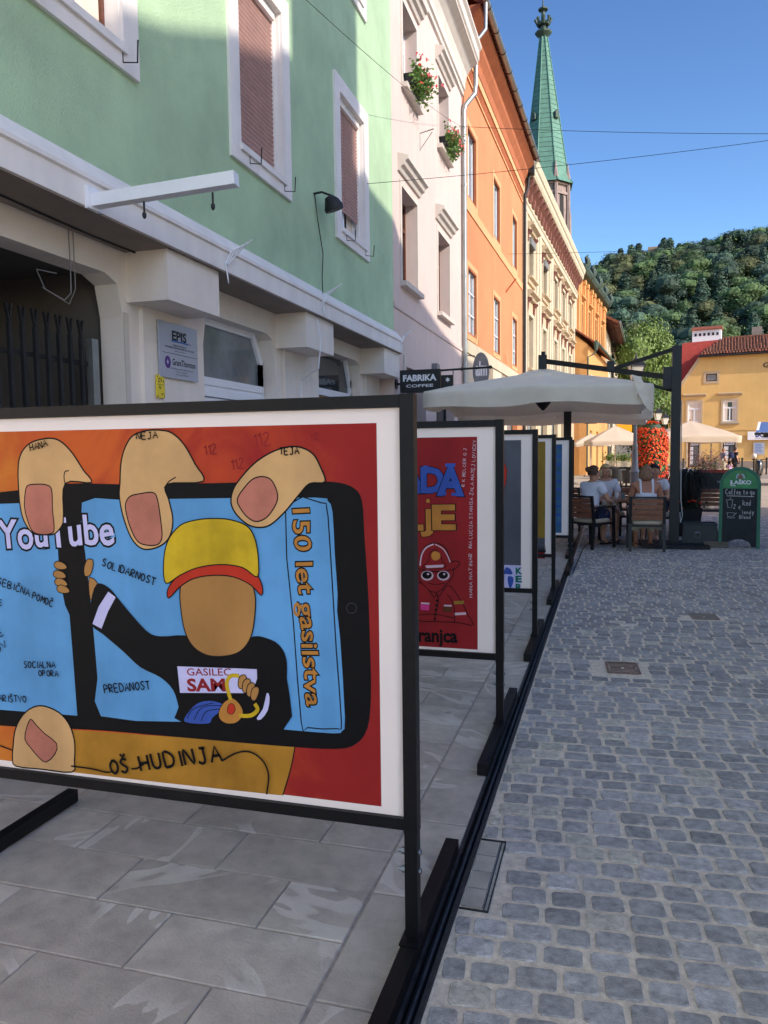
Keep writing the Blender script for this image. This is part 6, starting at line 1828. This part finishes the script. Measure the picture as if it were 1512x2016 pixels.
for (px, yy, lab, sc, shc, bt, hr, rz_) in ((1424, 48, 'pedestrian in a grey shirt walking before the yellow house', 1.0, 'tee_grey', 'cushion', 'hair_lightbrown', R(-60)),
                                            (1447, 48.4, 'pedestrian in black with a backpack walking before the yellow house', 1.02, 'cloth_black', 'cloth_black', 'hair_dark', R(-60)),
                                            (1437, 47.6, 'small child in pink trousers walking between the two pedestrians', .66, 'cloth_black', 'cloth_lilac', 'hair_dark', R(-60))):
    gx = on_y(px, 900, yy).x
    p = person(lab, (gx, yy), rz_, WALK, 1.05, 'skin', shc, .7, bt, 1.8, hr, 'short', 'sandal'); p.scale = (sc,) * 3
    if 'backpack' in lab:
        b = MB(); b.tube([(0, -.2, .92), (0, -.22, 1.0), (0, -.21, 1.18), (0, -.18, 1.28)], [.09, .15, .14, .07], 10); o = b.build('backpack', 'denim', smooth=True)
        o.location = p.location; o.rotation_euler = p.rotation_euler; o.scale = p.scale; tag(o, 'dark backpack on the back of the pedestrian in black', 'backpack')

# ------------------------------------------------------------------ chalkboard, cooler, planter, menu board
t = thing('chalkboard', 'green framed round topped chalkboard offering coffee to go on the cobbles', 'chalkboard', (1.97, 13.12, 0), R(-9))


def arch(hw, z0, zs, r, n=18): return [(-hw, z0), (-hw, zs)] + [(-r * cos(pi * k / n) * hw / r, zs + r * sin(pi * k / n)) for k in range(1, n)] + [(hw, zs), (hw, z0)]


def board(par, sgn):
    b = MB(); lean = .17
    o_ = arch(.295, 0, .99, .28); i_ = arch(.245, 0, .985, .235)
    ring = o_ + [i_[-1]] + list(reversed(i_[:-1]))
    f = MB()
    n = len(o_); vs = [(u, 0, w) for u, w in o_] + [(u, 0, w) for u, w in i_] + [(u, .022, w) for u, w in o_] + [(u, .022, w) for u, w in i_]
    f.add(vs, [(k, k + 1, n + k + 1, n + k) for k in range(n - 1)] + [(2 * n + k, 3 * n + k, 3 * n + k + 1, 2 * n + k + 1) for k in range(n - 1)] + [(k, 2 * n + k, 2 * n + k + 1, k + 1) for k in range(n - 1)] + [(n + k, n + k + 1, 3 * n + k + 1, 3 * n + k) for k in range(n - 1)] + [(0, n, 3 * n, 2 * n), (n - 1, 3 * n - 1, 4 * n - 1, 2 * n - 1)])
    fr = f.build('frame', 'board_green', par)
    foot = [(-.245, .02), (-.18, .02), (-.14, .10), (-.05, .135), (.05, .135), (.14, .10), (.18, .02), (.245, .02), (.245, .93), (-.245, .93)]
    b.prism(foot, 'y', .006, .016); pn_ = b.build('writing_surface', 'chalkboard', par)
    h_ = MB(); h_.prism([(-.245, .932), (.245, .932)] + [(u, w) for u, w in reversed(i_[1:-1])][0:], 'y', .005, .016); hd_ = h_.build('header', 'beer_green', par)
    return fr, pn_, hd_


F1 = bpy.data.objects.new('front_board', None); COL.objects.link(F1); F1.parent = t; F1.location = (0, -.17, 0); F1.rotation_euler = (R(-8), 0, 0)
F2 = bpy.data.objects.new('rear_board', None); COL.objects.link(F2); F2.parent = t; F2.location = (0, .19, 0); F2.rotation_euler = (R(8), 0, 0)
fr, pn_, hd_ = board(F1, 1); board(F2, -1)
F1.rotation_euler = (R(-8), 0, 0)
P = lambda u, w: (u, .004, w)
b = MB(); b.mi = 0
pen(b, 'Coffee to go', -.205, .215, .84, .075, .008, P, 0, 3); ribbon(b, [(-.19, .815), (.0, .812), (.2, .806)], .010, P)
pen(b, 'Iced', .03, .16, .67, .08, .008, P, 0, 2); pen(b, '2', -.09, -.05, .62, .065, .008, P); pen(b, '€', -.02, .03, .61, .05, .006, P); pen(b, 'blend', .0, .17, .53, .06, .007, P, .03, 5); pen(b, 'y', .175, .21, .535, .07, .007, P); pen(b, 'Blend', .0, .16, .46, .055, .007, P, 0, 6)
for pts in ([(-.19, .75), (-.165, .63), (-.115, .63), (-.1, .75)], [(-.195, .75), (-.095, .755)], [(-.14, .76), (-.13, .79)], [(-.18, .55), (-.165, .49), (-.09, .49), (-.07, .55), (-.18, .55)], [(-.07, .54), (-.04, .55), (-.08, .505)], [(-.18, .475), (-.12, .465), (-.06, .475)]): ribbon(b, pts, .006, P)
b.build('chalk_writing', 'chalk', F1, fix=False)
b = MB(); put_text(b, 'LAŠKO', -.13, .155, 1.0, .062, P, .035); ribbon(b, [(-.135, 1.06), (-.135, .975), (-.06, .975)], .012, P)
b.build('lettering', 'sign_white', F1, fix=False)
b = MB(); ribbon(b, [(-.055, 1.09), (-.05, 1.13), (-.02, 1.16)], .02, P); ribbon(b, [(.055, 1.09), (.05, 1.13), (.02, 1.16)], .02, P); b.build('emblem', 'sign_metal', F1, fix=False)
b = MB(); b.add([P(-.035, 1.085), P(.035, 1.085), P(.03, 1.12), P(.012, 1.14), P(.012, 1.17), P(0, 1.15), P(-.012, 1.175), P(-.01, 1.14), P(-.03, 1.12)], [tuple(range(9))]); ribbon(b, [(-.03, 1.2), (-.03, 1.18), (-.015, 1.18)], .006, P); ribbon(b, [(.01, 1.2), (.0, 1.18), (.02, 1.175)], .006, P)
b.build('emblem', 'chair_wood', F1, fix=False)

t = thing('ballast_box', 'black plastic box with a metal handle on the parasol base beside the mast', 'box', (1.42, 13.3, .052), R(-4))
b = MB(); b.add([(-.27, -.24, 0), (.29, -.24, 0), (.29, .24, 0), (-.27, .24, 0), (-.26, -.21, .29), (.235, -.21, .29), (.235, .2, .29), (-.26, .2, .29)], [(0, 3, 2, 1), (4, 5, 6, 7), (0, 1, 5, 4), (1, 2, 6, 5), (2, 3, 7, 6), (3, 0, 4, 7)]); b.build('body', 'cooler_black', t)
b = MB(); b.box(-.27, .245, -.22, -.19, .28, .31); b.box(-.27, .245, .18, .21, .28, .31); b.box(-.27, -.24, -.19, .18, .28, .31); b.box(.215, .245, -.19, .18, .28, .31); b.build('rim', 'cooler_black', t)
b = MB(); b.tube([(-.09, -.243, .17), (-.09, -.25, .09), (-.01, -.25, .09), (-.01, -.243, .17)], .007, 6); b.tube([(-.09, -.24, .17), (-.01, -.24, .17)], .012, 6); b.build('handle', 'zinc', t)
t = thing('pallet', 'short stack of grey wooden boards beside the black box', 'boards', (1.66, 13.06, 0))
for k in range(3): b = MB(); b.box(-.22, .14, -.12 + .006 * k, .1, .008 + k * .028, .032 + k * .028); b.build('board', 'pallet_wood', t)


def leafy(mb, rnd_, n, cen, spr, s_):
    for k in range(n):
        p = Vector((cen[0] + rnd_.gauss(0, spr[0]), cen[1] + rnd_.gauss(0, spr[1]), cen[2] + rnd_.gauss(0, spr[2])))
        u = Vector((rnd_.uniform(-1, 1), rnd_.uniform(-1, 1), rnd_.uniform(-1, 1))).normalized() * s_; v_ = u.cross(Vector((rnd_.uniform(-1, 1), .2, 1))).normalized() * s_ * .8
        mb.add([p - u, p + v_, p + u, p - v_], [(0, 1, 2, 3)])


t = thing('reed_planter', 'black planter with dark drooping reeds and small red flowers behind the mast', 'planter', (1.36, 14.7, 0))
b = MB(); b.add([(-.17, -.17, 0), (.17, -.17, 0), (.17, .17, 0), (-.17, .17, 0), (-.22, -.22, .5), (.22, -.22, .5), (.22, .22, .5), (-.22, .22, .5)], [(0, 3, 2, 1), (4, 5, 6, 7), (0, 1, 5, 4), (1, 2, 6, 5), (2, 3, 7, 6), (3, 0, 4, 7)]); b.build('pot', 'planter_black', t)
b = MB(); rq = random.Random(9)
for k in range(700):
    a = rq.uniform(0, 2 * pi); r0 = rq.uniform(0, .17); L_ = rq.uniform(.5, .95); o_ = rq.uniform(.05, .42)
    p0 = Vector((r0 * cos(a), r0 * sin(a), .5)); p1 = p0 + Vector((o_ * .35 * cos(a), o_ * .35 * sin(a), L_ * .75)); p2 = p0 + Vector((o_ * cos(a), o_ * sin(a), L_ * .72)); p3 = p0 + Vector((o_ * 1.35 * cos(a), o_ * 1.35 * sin(a), L_ * .45))
    w_ = Vector((-sin(a), cos(a), 0)) * .006
    b.add([p0 - w_, p0 + w_, p1 - w_, p1 + w_, p2 - w_, p2 + w_, p3], [(0, 1, 3, 2), (2, 3, 5, 4), (4, 5, 6)])
b.build('reeds', 'reed', t, kind='stuff', fix=False)
b = MB()
for k in range(16):
    a = rq.uniform(0, 6.28); p = (.2 * cos(a), .2 * sin(a), .54 + rq.uniform(-.04, .1)); b.ell(p, (.028, .028, .02), 7, 5)
b.build('blossom', 'petal_red', t, kind='stuff')
b = MB(); leafy(b, rq, 200, (0, 0, .54), (.13, .13, .04), .03); b.build('foliage', 'leaf_dark', t, kind='stuff', fix=False)

t = thing('menu_board', 'red framed menu board standing behind the empty chair', 'menu board', (2.08, 16.9, 0), R(-6))
fr = trim_frame(-.30, .30, .74, 1.06, .06, -.02, .02); fr.build('frame', 'frame_red', t)
b = MB(); b.box(-.30, .30, -.008, .008, .74, 1.06); b.build('panel', 'sign_black', t)
b = MB(); put_text(b, 'vroče', .02, .24, .86, .05, lambda u, w: (u, -.012, w), .02); b.build('lettering', 'sign_metal', t, fix=False)
for x in (-.3, .3): b = MB(); b.bar((x, 0, 0), (x, 0, .68), .05, .03); b.build('leg', 'frame_red', t)

# flowers: red tower, pink pot, concrete boxes
t = thing('flower_tower', 'tall round tower of bright red begonias beside the lamp post', 'flower tower', (1.2, 25, 0))
b = MB(); b.lathe([(.44, 0), (.46, .8), (.44, 1.6), (.38, 2.1), (.28, 2.3), (.02, 2.36)], (0, 0, 0), 20); b.build('frame', 'leaf_dark', t)
rq = random.Random(4); pet = MB(); pet2 = MB(); lf = MB()


def tower_r(z): return .49 - .02 * abs(z - 1) if z < 1.8 else .475 - .42 * ((z - 1.8) / .62) ** 2.2


for k in range(2300):
    z = rq.uniform(.12, 2.40); a = rq.uniform(0, 2 * pi); r0 = tower_r(z) * (1 + .04 * sin(a * 3 + z * 4)) + rq.uniform(-.03, .03); p = Vector((r0 * cos(a), r0 * sin(a), z)); nrm = Vector((cos(a), sin(a), .3)).normalized()
    if z > 2.2: r0 = tower_r(z) * sqrt(rq.random()); p = Vector((r0 * cos(a), r0 * sin(a), 2.38 - .15 * (r0 / .45) ** 2)); nrm = Vector((.2 * cos(a), .2 * sin(a), 1)).normalized()
    tg = pet if rq.random() < .6 else pet2
    for j in range(3):
        u = nrm.cross(Vector((rq.uniform(-1, 1), rq.uniform(-1, 1), rq.uniform(-1, 1)))).normalized() * rq.uniform(.022, .034); v_ = nrm.cross(u).normalized() * u.length; q = p + nrm * (.012 * j) + u * rq.uniform(-.5, .5)
        tg.add([q - u, q - v_ + nrm * .012, q + u, q + v_ + nrm * .012], [(0, 1, 2, 3)])
for k in range(3600):
    z = rq.uniform(.05, 2.36); a = rq.uniform(0, 2 * pi); r0 = tower_r(z) - .03 + rq.uniform(-.03, .02); p = Vector((r0 * cos(a), r0 * sin(a), z))
    u = Vector((rq.uniform(-1, 1), rq.uniform(-1, 1), rq.uniform(-1, 1))).normalized() * .035; v_ = u.cross(Vector((cos(a), sin(a), .4))).normalized() * .03; lf.add([p - u, p + v_, p + u, p - v_], [(0, 1, 2, 3)])
pet.build('blossom', 'petal_red', t, kind='stuff', fix=False); pet2.build('blossom', 'petal_orange', t, kind='stuff', fix=False); lf.build('foliage', 'leaf', t, kind='stuff', fix=False)
t = thing('flower_pot', 'tall pot of wispy pink and orange flowers behind the menu board', 'planter', (2.42, 21.5, 0))
b = MB(); b.lathe([(.2, 0), (.26, .75), (.28, .78), (.28, .84)], (0, 0, 0), 14); b.build('pot', 'concrete', t, smooth=True)
a1, a2, a3 = MB(), MB(), MB(); leafy(a1, rq, 800, (0, 0, 1.2), (.2, .2, .15), .022); leafy(a2, rq, 500, (0, 0, .88), (.24, .24, .05), .03); leafy(a3, rq, 700, (0, 0, 1.04), (.2, .2, .16), .026)
a1.build('blossom', 'petal_pale', t, kind='stuff', fix=False); a2.build('blossom', 'petal_orange', t, kind='stuff', fix=False); a3.build('foliage', 'leaf', t, kind='stuff', fix=False)
for (px, yy, lab) in ((1204, 44, 'pale concrete box with green shrubs under the far left parasol'), (1228, 43, 'pale concrete box with mixed plants beside the lamp post')):
    x = on_y(px, 910, yy).x; t = thing('concrete_planter', lab, 'planter', (x, yy, 0), 0, 'concrete planters at the far cafe')
    b = MB(); b.add([(-.3, -.3, .3), (.3, -.3, .3), (.3, .3, .3), (-.3, .3, .3), (-.36, -.36, .95), (.36, -.36, .95), (.36, .36, .95), (-.36, .36, .95)], [(0, 3, 2, 1), (4, 5, 6, 7), (0, 1, 5, 4), (1, 2, 6, 5), (2, 3, 7, 6), (3, 0, 4, 7)]); b.box(-.2, .2, -.2, .2, 0, .3); b.build('pot', 'concrete', t)
    b = MB(); leafy(b, rq, 500, (0, 0, 1.1), (.22, .22, .12), .05); b.build('foliage', 'leaf_lime' if '1204' else 'leaf', t, kind='stuff', fix=False)


# far parasols
def market_parasol(label, x, y, hw, ze, zt, val=.2):
    t = thing('market_parasol', label, 'parasol', (x, y, 0), R(8), 'cream market parasols on the square')
    square_canopy(t, (0, 0, 0), hw, hw, ze, zt, val, 'canvas_pale', .02, .01, 2)
    b = MB(); b.tube([(0, 0, .05), (0, 0, zt + .05)], .03, 8); b.build('pole', 'chair_wood' if x > 1.5 else 'canvas_pale', t)
    b = MB(); b.box(-.35, .35, -.35, .35, 0, .07); b.build('base', 'plinth_grey', t)
    for k in range(8):
        a = R(45 * k); L_ = hw * (1 if k % 2 == 0 else 1.38); b = MB(); b.bar((0, 0, zt - .08), (L_ * cos(a), L_ * sin(a), ze - .03), .025, .03); b.build('rib', 'chair_wood', t)
    return t


market_parasol('cream market parasol left of the lamp post at the far cafe', on_y(1211, 870, 36).x, 36, 1.22, 1.98, 2.62)
market_parasol('small cream market parasol behind the left one, near the facades', on_y(1163, 870, 47).x, 47, 1.0, 2.0, 2.5)
market_parasol('cream market parasol on the right with a small dark print on its hem', on_y(1358, 860, 31).x, 31, 1.42, 2.04, 2.6, .24)
t = thing('route_sign', 'thin pole with a small dark square sign before the yellow house', 'sign', (on_y(1400, 880, 44).x, 44, 0))
b = MB(); b.tube([(0, 0, 0), (0, 0, 2.2)], .03, 6); b.build('pole', 'iron', t); b = MB(); b.box(-.15, .15, -.05, -.035, 1.85, 2.25); b.build('panel', 'sign_black', t)


def wicker_chair(label, loc, rz, m='wicker'):
    t = thing('wicker_chair', label, 'chair', loc, rz, 'wicker chairs on the sunny square')
    b = MB(); vs = []
    for z, r_ in ((.44, .24), (.6, .27), (.80, .285), (.86, .28)):
        for k in range(13): a = R(-200 + 220 * k / 12) if False else R(160 + 220 * k / 12); vs.append((r_ * cos(a), r_ * sin(a), z - (.13 if k in (0, 12) and z > .7 else 0)))
    b.add(vs, [(j * 13 + k, j * 13 + k + 1, (j + 1) * 13 + k + 1, (j + 1) * 13 + k) for j in range(3) for k in range(12)]); b.build('back_shell', m, t, fix=False)
    b = MB(); b.lathe([(.25, .41), (.26, .45), (.22, .46)], (0, 0, 0), 14); b.build('seat', m, t)
    for sx in (-1, 1):
        for sy in (-1, 1): b = MB(); b.tube([(sx * .2, sy * .2, .42), (sx * .24, sy * .24, 0)], .014, 6); b.build('leg', 'iron', t)
    return t


for k, (px, yy, rz_) in enumerate(((1216, 29, 20), (1241, 27.5, -20), (1199, 33, 90), (1228, 32, 200), (1346, 27, 60), (1358, 29.5, -80), (1371, 26.5, 150), (1352, 25.2, 10))):
    lab = ['dark wicker chair just left of the lamp post, its back to the seated women', 'dark wicker chair touching the lamp post base in the view', 'dark wicker chair farthest left at the far cafe', 'dark wicker chair partly behind the two nearest ones',
           'pale wicker chair beside the parasol mast on the square', 'pale wicker chair behind the reeds, turned sideways', 'pale wicker chair next to the pot of pink flowers', 'pale wicker chair nearest the reed planter'][k]
    wicker_chair(lab, (on_y(px, 930, yy).x, yy, 0), R(rz_), 'wicker' if k < 4 else 'sign_metal')
for (px, yy, lab) in ((1222, 30.5, 'round dark table among the wicker chairs left of the lamp post'), (1356, 27.5, 'round pale table among the wicker chairs behind the reeds')):
    t = thing('round_table', lab, 'table', (on_y(px, 930, yy).x, yy, 0)); b = MB(); b.lathe([(.36, .72), (.36, .75)], (0, 0, 0), 18); b.build('tabletop', 'wicker', t); b = MB(); b.lathe([(.2, 0), (.2, .03), (.03, .05), (.03, .72)], (0, 0, 0), 10); b.build('column', 'iron', t)


# lamp posts
def lamp_post(label, x, y, h, s_=1.0, m='sign_grey'):
    t = thing('street_lamp', label, 'street lamp', (x, y, 0), R(15), 'street lamps on the square')
    b = MB(); b.lathe([(.17, 0), (.17, .25), (.13, .32), (.12, .9), (.14, .95), (.09, 1.05), (.07, 1.6), (.075, 1.65), (.05, 1.72), (.045, h - .55), (.07, h - .5), (.04, h - .42)], (0, 0, 0), 12); b.build('post', m, t, smooth=True)
    z = h - .42; b = MB(); b.add([(-.11, -.11, z), (.11, -.11, z), (.11, .11, z), (-.11, .11, z), (-.18, -.18, z + .36), (.18, -.18, z + .36), (.18, .18, z + .36), (-.18, .18, z + .36)], [(0, 3, 2, 1), (0, 1, 5, 4), (1, 2, 6, 5), (2, 3, 7, 6), (3, 0, 4, 7)]); b.build('lantern_glass', 'lamp_glass', t)
    b = MB()
    for sx in (-1, 1):
        for sy in (-1, 1): b.bar((sx * .112, sy * .112, z), (sx * .182, sy * .182, z + .36), .018)
    b.add([(-.22, -.22, z + .36), (.22, -.22, z + .36), (.22, .22, z + .36), (-.22, .22, z + .36), (-.07, -.07, z + .55), (.07, -.07, z + .55), (.07, .07, z + .55), (-.07, .07, z + .55)], [(0, 3, 2, 1), (4, 5, 6, 7), (0, 1, 5, 4), (1, 2, 6, 5), (2, 3, 7, 6), (3, 0, 4, 7)])
    b.tube([(0, 0, z + .55), (0, 0, z + .62), (0, 0, z + .72)], [.05, .03, .01], 6); b.build('lantern_cap', 'dark_metal', t)
    return t


lamp_post('nearest grey street lamp rising behind the seated women, lantern over the parasol', on_y(1250, 900, 22).x, 22, 3.85)
lamp_post('street lamp behind the top of the flower tower', on_y(1294, 900, 42).x, 42, 3.45)
lamp_post('street lamp just left of the parasol mast', on_y(1308, 900, 46).x, 46, 3.35, m='dark_metal')
lamp_post('street lamp half hidden by the hanging parasol corner', on_y(1273, 900, 50).x, 50, 4.3)
# bollards
for k, px in enumerate((1345, 1384, 1408, 1461, 1484, 1509)):
    x = on_y(px, 920, 49.5).x; b = MB(); b.lathe([(.05, 0), (.05, .85), (.065, .87), (.065, .95), (.03, 1.0)], (0, 0, 0), 10); o = b.build('bollard', 'iron'); o.location = (x, 49.5, 0)
    tag(o, ['dark bollard nearest the parasol mast in front of the yellow house', 'dark bollard behind the pink flower pot', 'dark bollard left of the walking group', 'dark bollard between the walking group and the scooter', 'dark bollard just left of the scooter helmet', 'dark bollard at the right of the scooter'][k], 'bollard', 'bollards before the yellow house')
# scooter
sx_ = on_y(1494, 930, 41).x
t = thing('scooter', 'black motor scooter parked on the square seen from the front', 'scooter', (sx_, 41, 0), R(-12))
for y in (-.55, .55):
    b = MB()
    prof = [(.15, -.05), (.2, -.055), (.235, -.03), (.245, 0), (.235, .03), (.2, .055), (.15, .05)]; vs = []
    for k in range(18):
        a = 2 * pi * k / 18
        for r_, xx in prof: vs.append((xx, y + r_ * cos(a), .245 + r_ * sin(a)))
    b.add(vs, [(k * 7 + j, ((k + 1) % 18) * 7 + j, ((k + 1) % 18) * 7 + j + 1, k * 7 + j + 1) for k in range(18) for j in range(6)]); b.build('wheel', 'cloth_black', t, smooth=True)
b = MB(); b.tube([(0, -.55, .30), (0, -.48, .6), (0, -.38, .88), (0, -.34, .98)], [.10, .17, .19, .12], 10); b.build('front_shield', 'scooter_black', t, smooth=True)
b = MB(); b.tube([(0, -.35, .3), (0, .0, .28), (0, .2, .5), (0, .6, .62), (0, .75, .68)], [.14, .16, .2, .19, .08], 10); b.build('body', 'scooter_black', t, smooth=True)
b = MB(); b.tube([(0, .05, .72), (0, .35, .76), (0, .7, .78)], [.1, .14, .1], 8); b.build('seat', 'cloth_black', t, smooth=True)
b = MB(); b.tube([(-.32, -.3, 1.0), (0, -.36, .98), (.32, -.3, 1.0)], .02, 6); b.tube([(-.2, -.34, 1.0), (-.26, -.36, 1.18)], .008, 5); b.tube([(.2, -.34, 1.0), (.26, -.36, 1.18)], .008, 5); b.build('handlebar', 'iron', t)
b = MB(); b.ell((0, -.48, .92), (.1, .06, .08), 10, 7); b.build('headlight', 'lamp_glass', t, smooth=True)
b = MB(); b.ell((0, 0, 0), (.13, .14, .13), 12, 9); o = b.build('helmet', 'helmet_cream', smooth='all'); o.location = (sx_ - .28, 40.72, 1.16); tag(o, 'cream motorcycle helmet hanging on the scooter handlebar', 'helmet')
# kiosk awning at the right
t = thing('kiosk', 'kiosk corner with a blue awning and white side edge in front of the yellow house', 'kiosk', (on_y(1487, 850, 35).x, 35, 0), R(-8))
b = MB(); b.add([(0, -.9, 2.18), (4, -.9, 2.18), (4, .3, 2.62), (.14, .3, 2.62)], [(0, 1, 2, 3)]); b.build('awning', 'awning_blue', t, fix=False)
b = MB(); b.add([(0, -.9, 2.17), (.1, -.9, 2.17), (.22, .3, 2.63), (.12, .3, 2.63)], [(0, 1, 2, 3)]); b.build('awning_edge', 'sign_white', t, loc=(-.005, 0, .006), fix=False)
b = MB(); b.box(-.05, 4, -.92, -.86, 2.08, 2.17); b.box(.3, 4, -.8, .3, 1.98, 2.1); b.build('awning_rail', 'dark_metal', t)
b = MB(); b.box(1.2, 4, .3, 2.3, 0, 2.6); b.build('booth', 'sign_grey', t)

# hanging signs on the left
t = thing('coffee_sign', 'black double sided sign box with white coffee shop lettering on the pink house', 'sign', (-3.6, 13.1, 0))
b = MB(); b.box(.09, .80, -.05, .05, 2.58, 2.97); bxs = b.build('box', 'sign_black', t)
b = MB(); P = lambda u, w: (u, -.053, w); put_text(b, 'FABRIKA', .145, .74, 2.78, .105, P, .045); put_text(b, 'COFFEE', .20, .68, 2.67, .05, P, .02, spacing=1.0); b.build('lettering', 'sign_white', bxs, fix=False)
b = MB(); b.tube([(.0, 0, 2.74), (.09, 0, 2.74)], .02, 8); b.tube([(.0, 0, 2.74), (.02, 0, 2.74)], .09, 12); b.tube([(.80, 0, 2.945), (1.66, 0, 2.965)], .018, 8); b.ell((1.66, 0, 2.965), (.03, .03, .03), 8, 6); b.tube([(1.02, 0, 2.95), (1.02, 0, 2.86)], .007, 5); b.tube([(1.17, 0, 2.92), (1.17, 0, 2.99)], .012, 6); b.build('arm', 'iron', t)
t2 = thing('star_sign', 'small black sign with a white star beside the coffee sign', 'sign', (-3.6, 13.1, 0))
b = MB(); b.box(.815, 1.02, -.03, .03, 2.62, 2.86); s2 = b.build('box', 'sign_black', t2)
b = MB(); pts = [(.93 + (.045 if k % 2 == 0 else .022) * sin(2 * pi * k / 12), 2.78 + (.045 if k % 2 == 0 else .022) * cos(2 * pi * k / 12)) for k in range(12)]; b.add([(u, -.033, w) for u, w in pts], [tuple(range(12))]); b.build('star', 'sign_white', s2, fix=False)
t = thing('oval_sign', 'tall oval grey sign with white letters on the orange house corner', 'sign', (-3.55, 19.9, 0))
b = MB(); pts = [(.36 + .21 * cos(2 * pi * k / 28), 3.62 + .46 * sin(2 * pi * k / 28)) for k in range(28)]; b.prism(pts, 'y', -.05, .05); ov = b.build('plate', 'sign_grey', t)
b = MB(); P = lambda u, w: (u, -.055, w); put_text(b, 'alm', .22, .52, 3.5, .36, P, .04, .0); b.build('lettering', 'sign_white', ov, fix=False)
b = MB(); b.tube([(-.04, 0, 3.3), (1.0, 0, 3.36)], .018, 6); b.tube([(.2, 0, 4.0), (-.04, 0, 4.02)], .012, 6); b.build('arm', 'iron', t)


def hung_sign(name, lab, px0, px1, py0, py1, y, m, text, tm, h=.5, cat='sign'):
    a, c = on_y(px0, py0, y), on_y(px1, py1, y); t = thing(name, lab, cat, ((a.x + c.x) / 2, y, 0)); hw = (c.x - a.x) / 2
    b = MB(); b.box(-hw, hw, -.04, .04, c.z, a.z); pl_ = b.build('panel', m, t)
    b = MB(); hh = a.z - c.z
    if text: put_text(b, text, -hw * .72, hw * .72, c.z + hh * .42, hh * h * .6, lambda u, w: (u, -.044, w), .03); b.build('lettering', tm, pl_, fix=False)
    b = MB(); b.tube([(-hw - .6, 0, a.z + .05), (hw, 0, a.z + .05)], .02, 6); b.tube([(-hw * .7, 0, a.z), (-hw * .7, 0, a.z + .06)], .015, 5); b.build('arm', 'iron', t)
    return t, pl_, c.z, a.z, hw


hung_sign('cafe_sign', 'dark hanging sign with white lettering under the second parasol edge', 1151, 1175, 821, 834, 41, 'sign_black', 'Stretto', 'sign_white')
t, pl_, z0, z1, hw = hung_sign('shop_sign', 'white hanging sign with a blue round emblem and blue foot', 1210, 1234, 814, 832, 58, 'sign_white', '', 'ink_blue')
b = MB(); put_text(b, 'ZŠAM', -.05, hw * .9, z0 + (z1 - z0) * .5, .2, lambda u, w: (u, -.045, w), .02); b.box(-hw, hw, -.046, -.042, z0, z0 + .14); pts = [(-hw * .55 + .14 * cos(k), z0 + (z1 - z0) * .62 + .14 * sin(k)) for k in [2 * pi * j / 12 for j in range(12)]]; b.add([(u, -.045, w) for u, w in pts], [tuple(range(12))]); b.build('lettering', 'ink_blue', pl_, fix=False)
hung_sign('orange_sign', 'plain orange hanging sign over the far left parasol', 1215, 1244, 835, 850, 56, 'sign_orange', '', 'ink_black')

# wires over the street
def wire(lab, pts, r=.008):
    b = MB(); q = []
    for i in range(len(pts) - 1):
        a, c = Vector(pts[i]), Vector(pts[i + 1]); n = 14
        for k in range(n): t_ = k / n; p = a.lerp(c, t_); p.z -= 4 * (c - a).length * .008 * t_ * (1 - t_); q.append(p)
    q.append(Vector(pts[-1])); b.tube(q, r, 4); tag(b.build('overhead_wire', 'iron'), lab, 'wire', 'wires over the street')


def on_wall(px, py, x=-3.58):
    d = CAMR @ Vector(((px - 756) / 1514, -(py - 1008) / 1514, -1)); return EYE + d * (x / d.x)


a = on_wall(908, 249); c = on_y(1700, 262, 19.4)
wire('thin wire running from the pink house downpipe to the right across the sky', [a, c], .006)
wire('thin wire coming down from the upper left to the pink house downpipe', [on_y(560, -40, 6.5), a], .004)
wire('thin wire rising to the right from the floodlight over the parasols', [on_wall(720, 362), on_y(1700, 250, 14)], .004)
wire('faint high wire in front of the hill crest', [on_wall(1000, 500, -3.3), on_y(1700, 468, 30)], .006)
# loose corner of the big parasol's hem
b = MB(); q = [on_y(*p) for p in ((1243, 737, 12.03), (1262, 742, 12.06), (1270, 760, 11.98), (1255, 772, 11.94), (1278, 783, 12.0), (1268, 797, 11.95), (1286, 812, 12.02), (1250, 754, 12.0), (1252, 790, 11.92))]
b.add([p - Vector((PC[0], PC[1], 0)) for p in q], [(0, 1, 2, 7), (7, 2, 3), (3, 2, 4), (3, 4, 5), (5, 4, 6), (7, 3, 8)]); b.build('loose_corner', 'canvas', T1, fix=False)
# cable on the ground
b = MB(); pts = [ground_at(*p) for p in ((1128, 1130), (1146, 1085), (1160, 1068), (1180, 1055), (1196, 1035))]; b.tube([p + Vector((0, 0, .012)) for p in pts], .008, 5)
tag(b.build('ground_cable', 'dark_metal'), 'dark cable lying on the cobbles between the last poster stand and the chairs', 'cable')
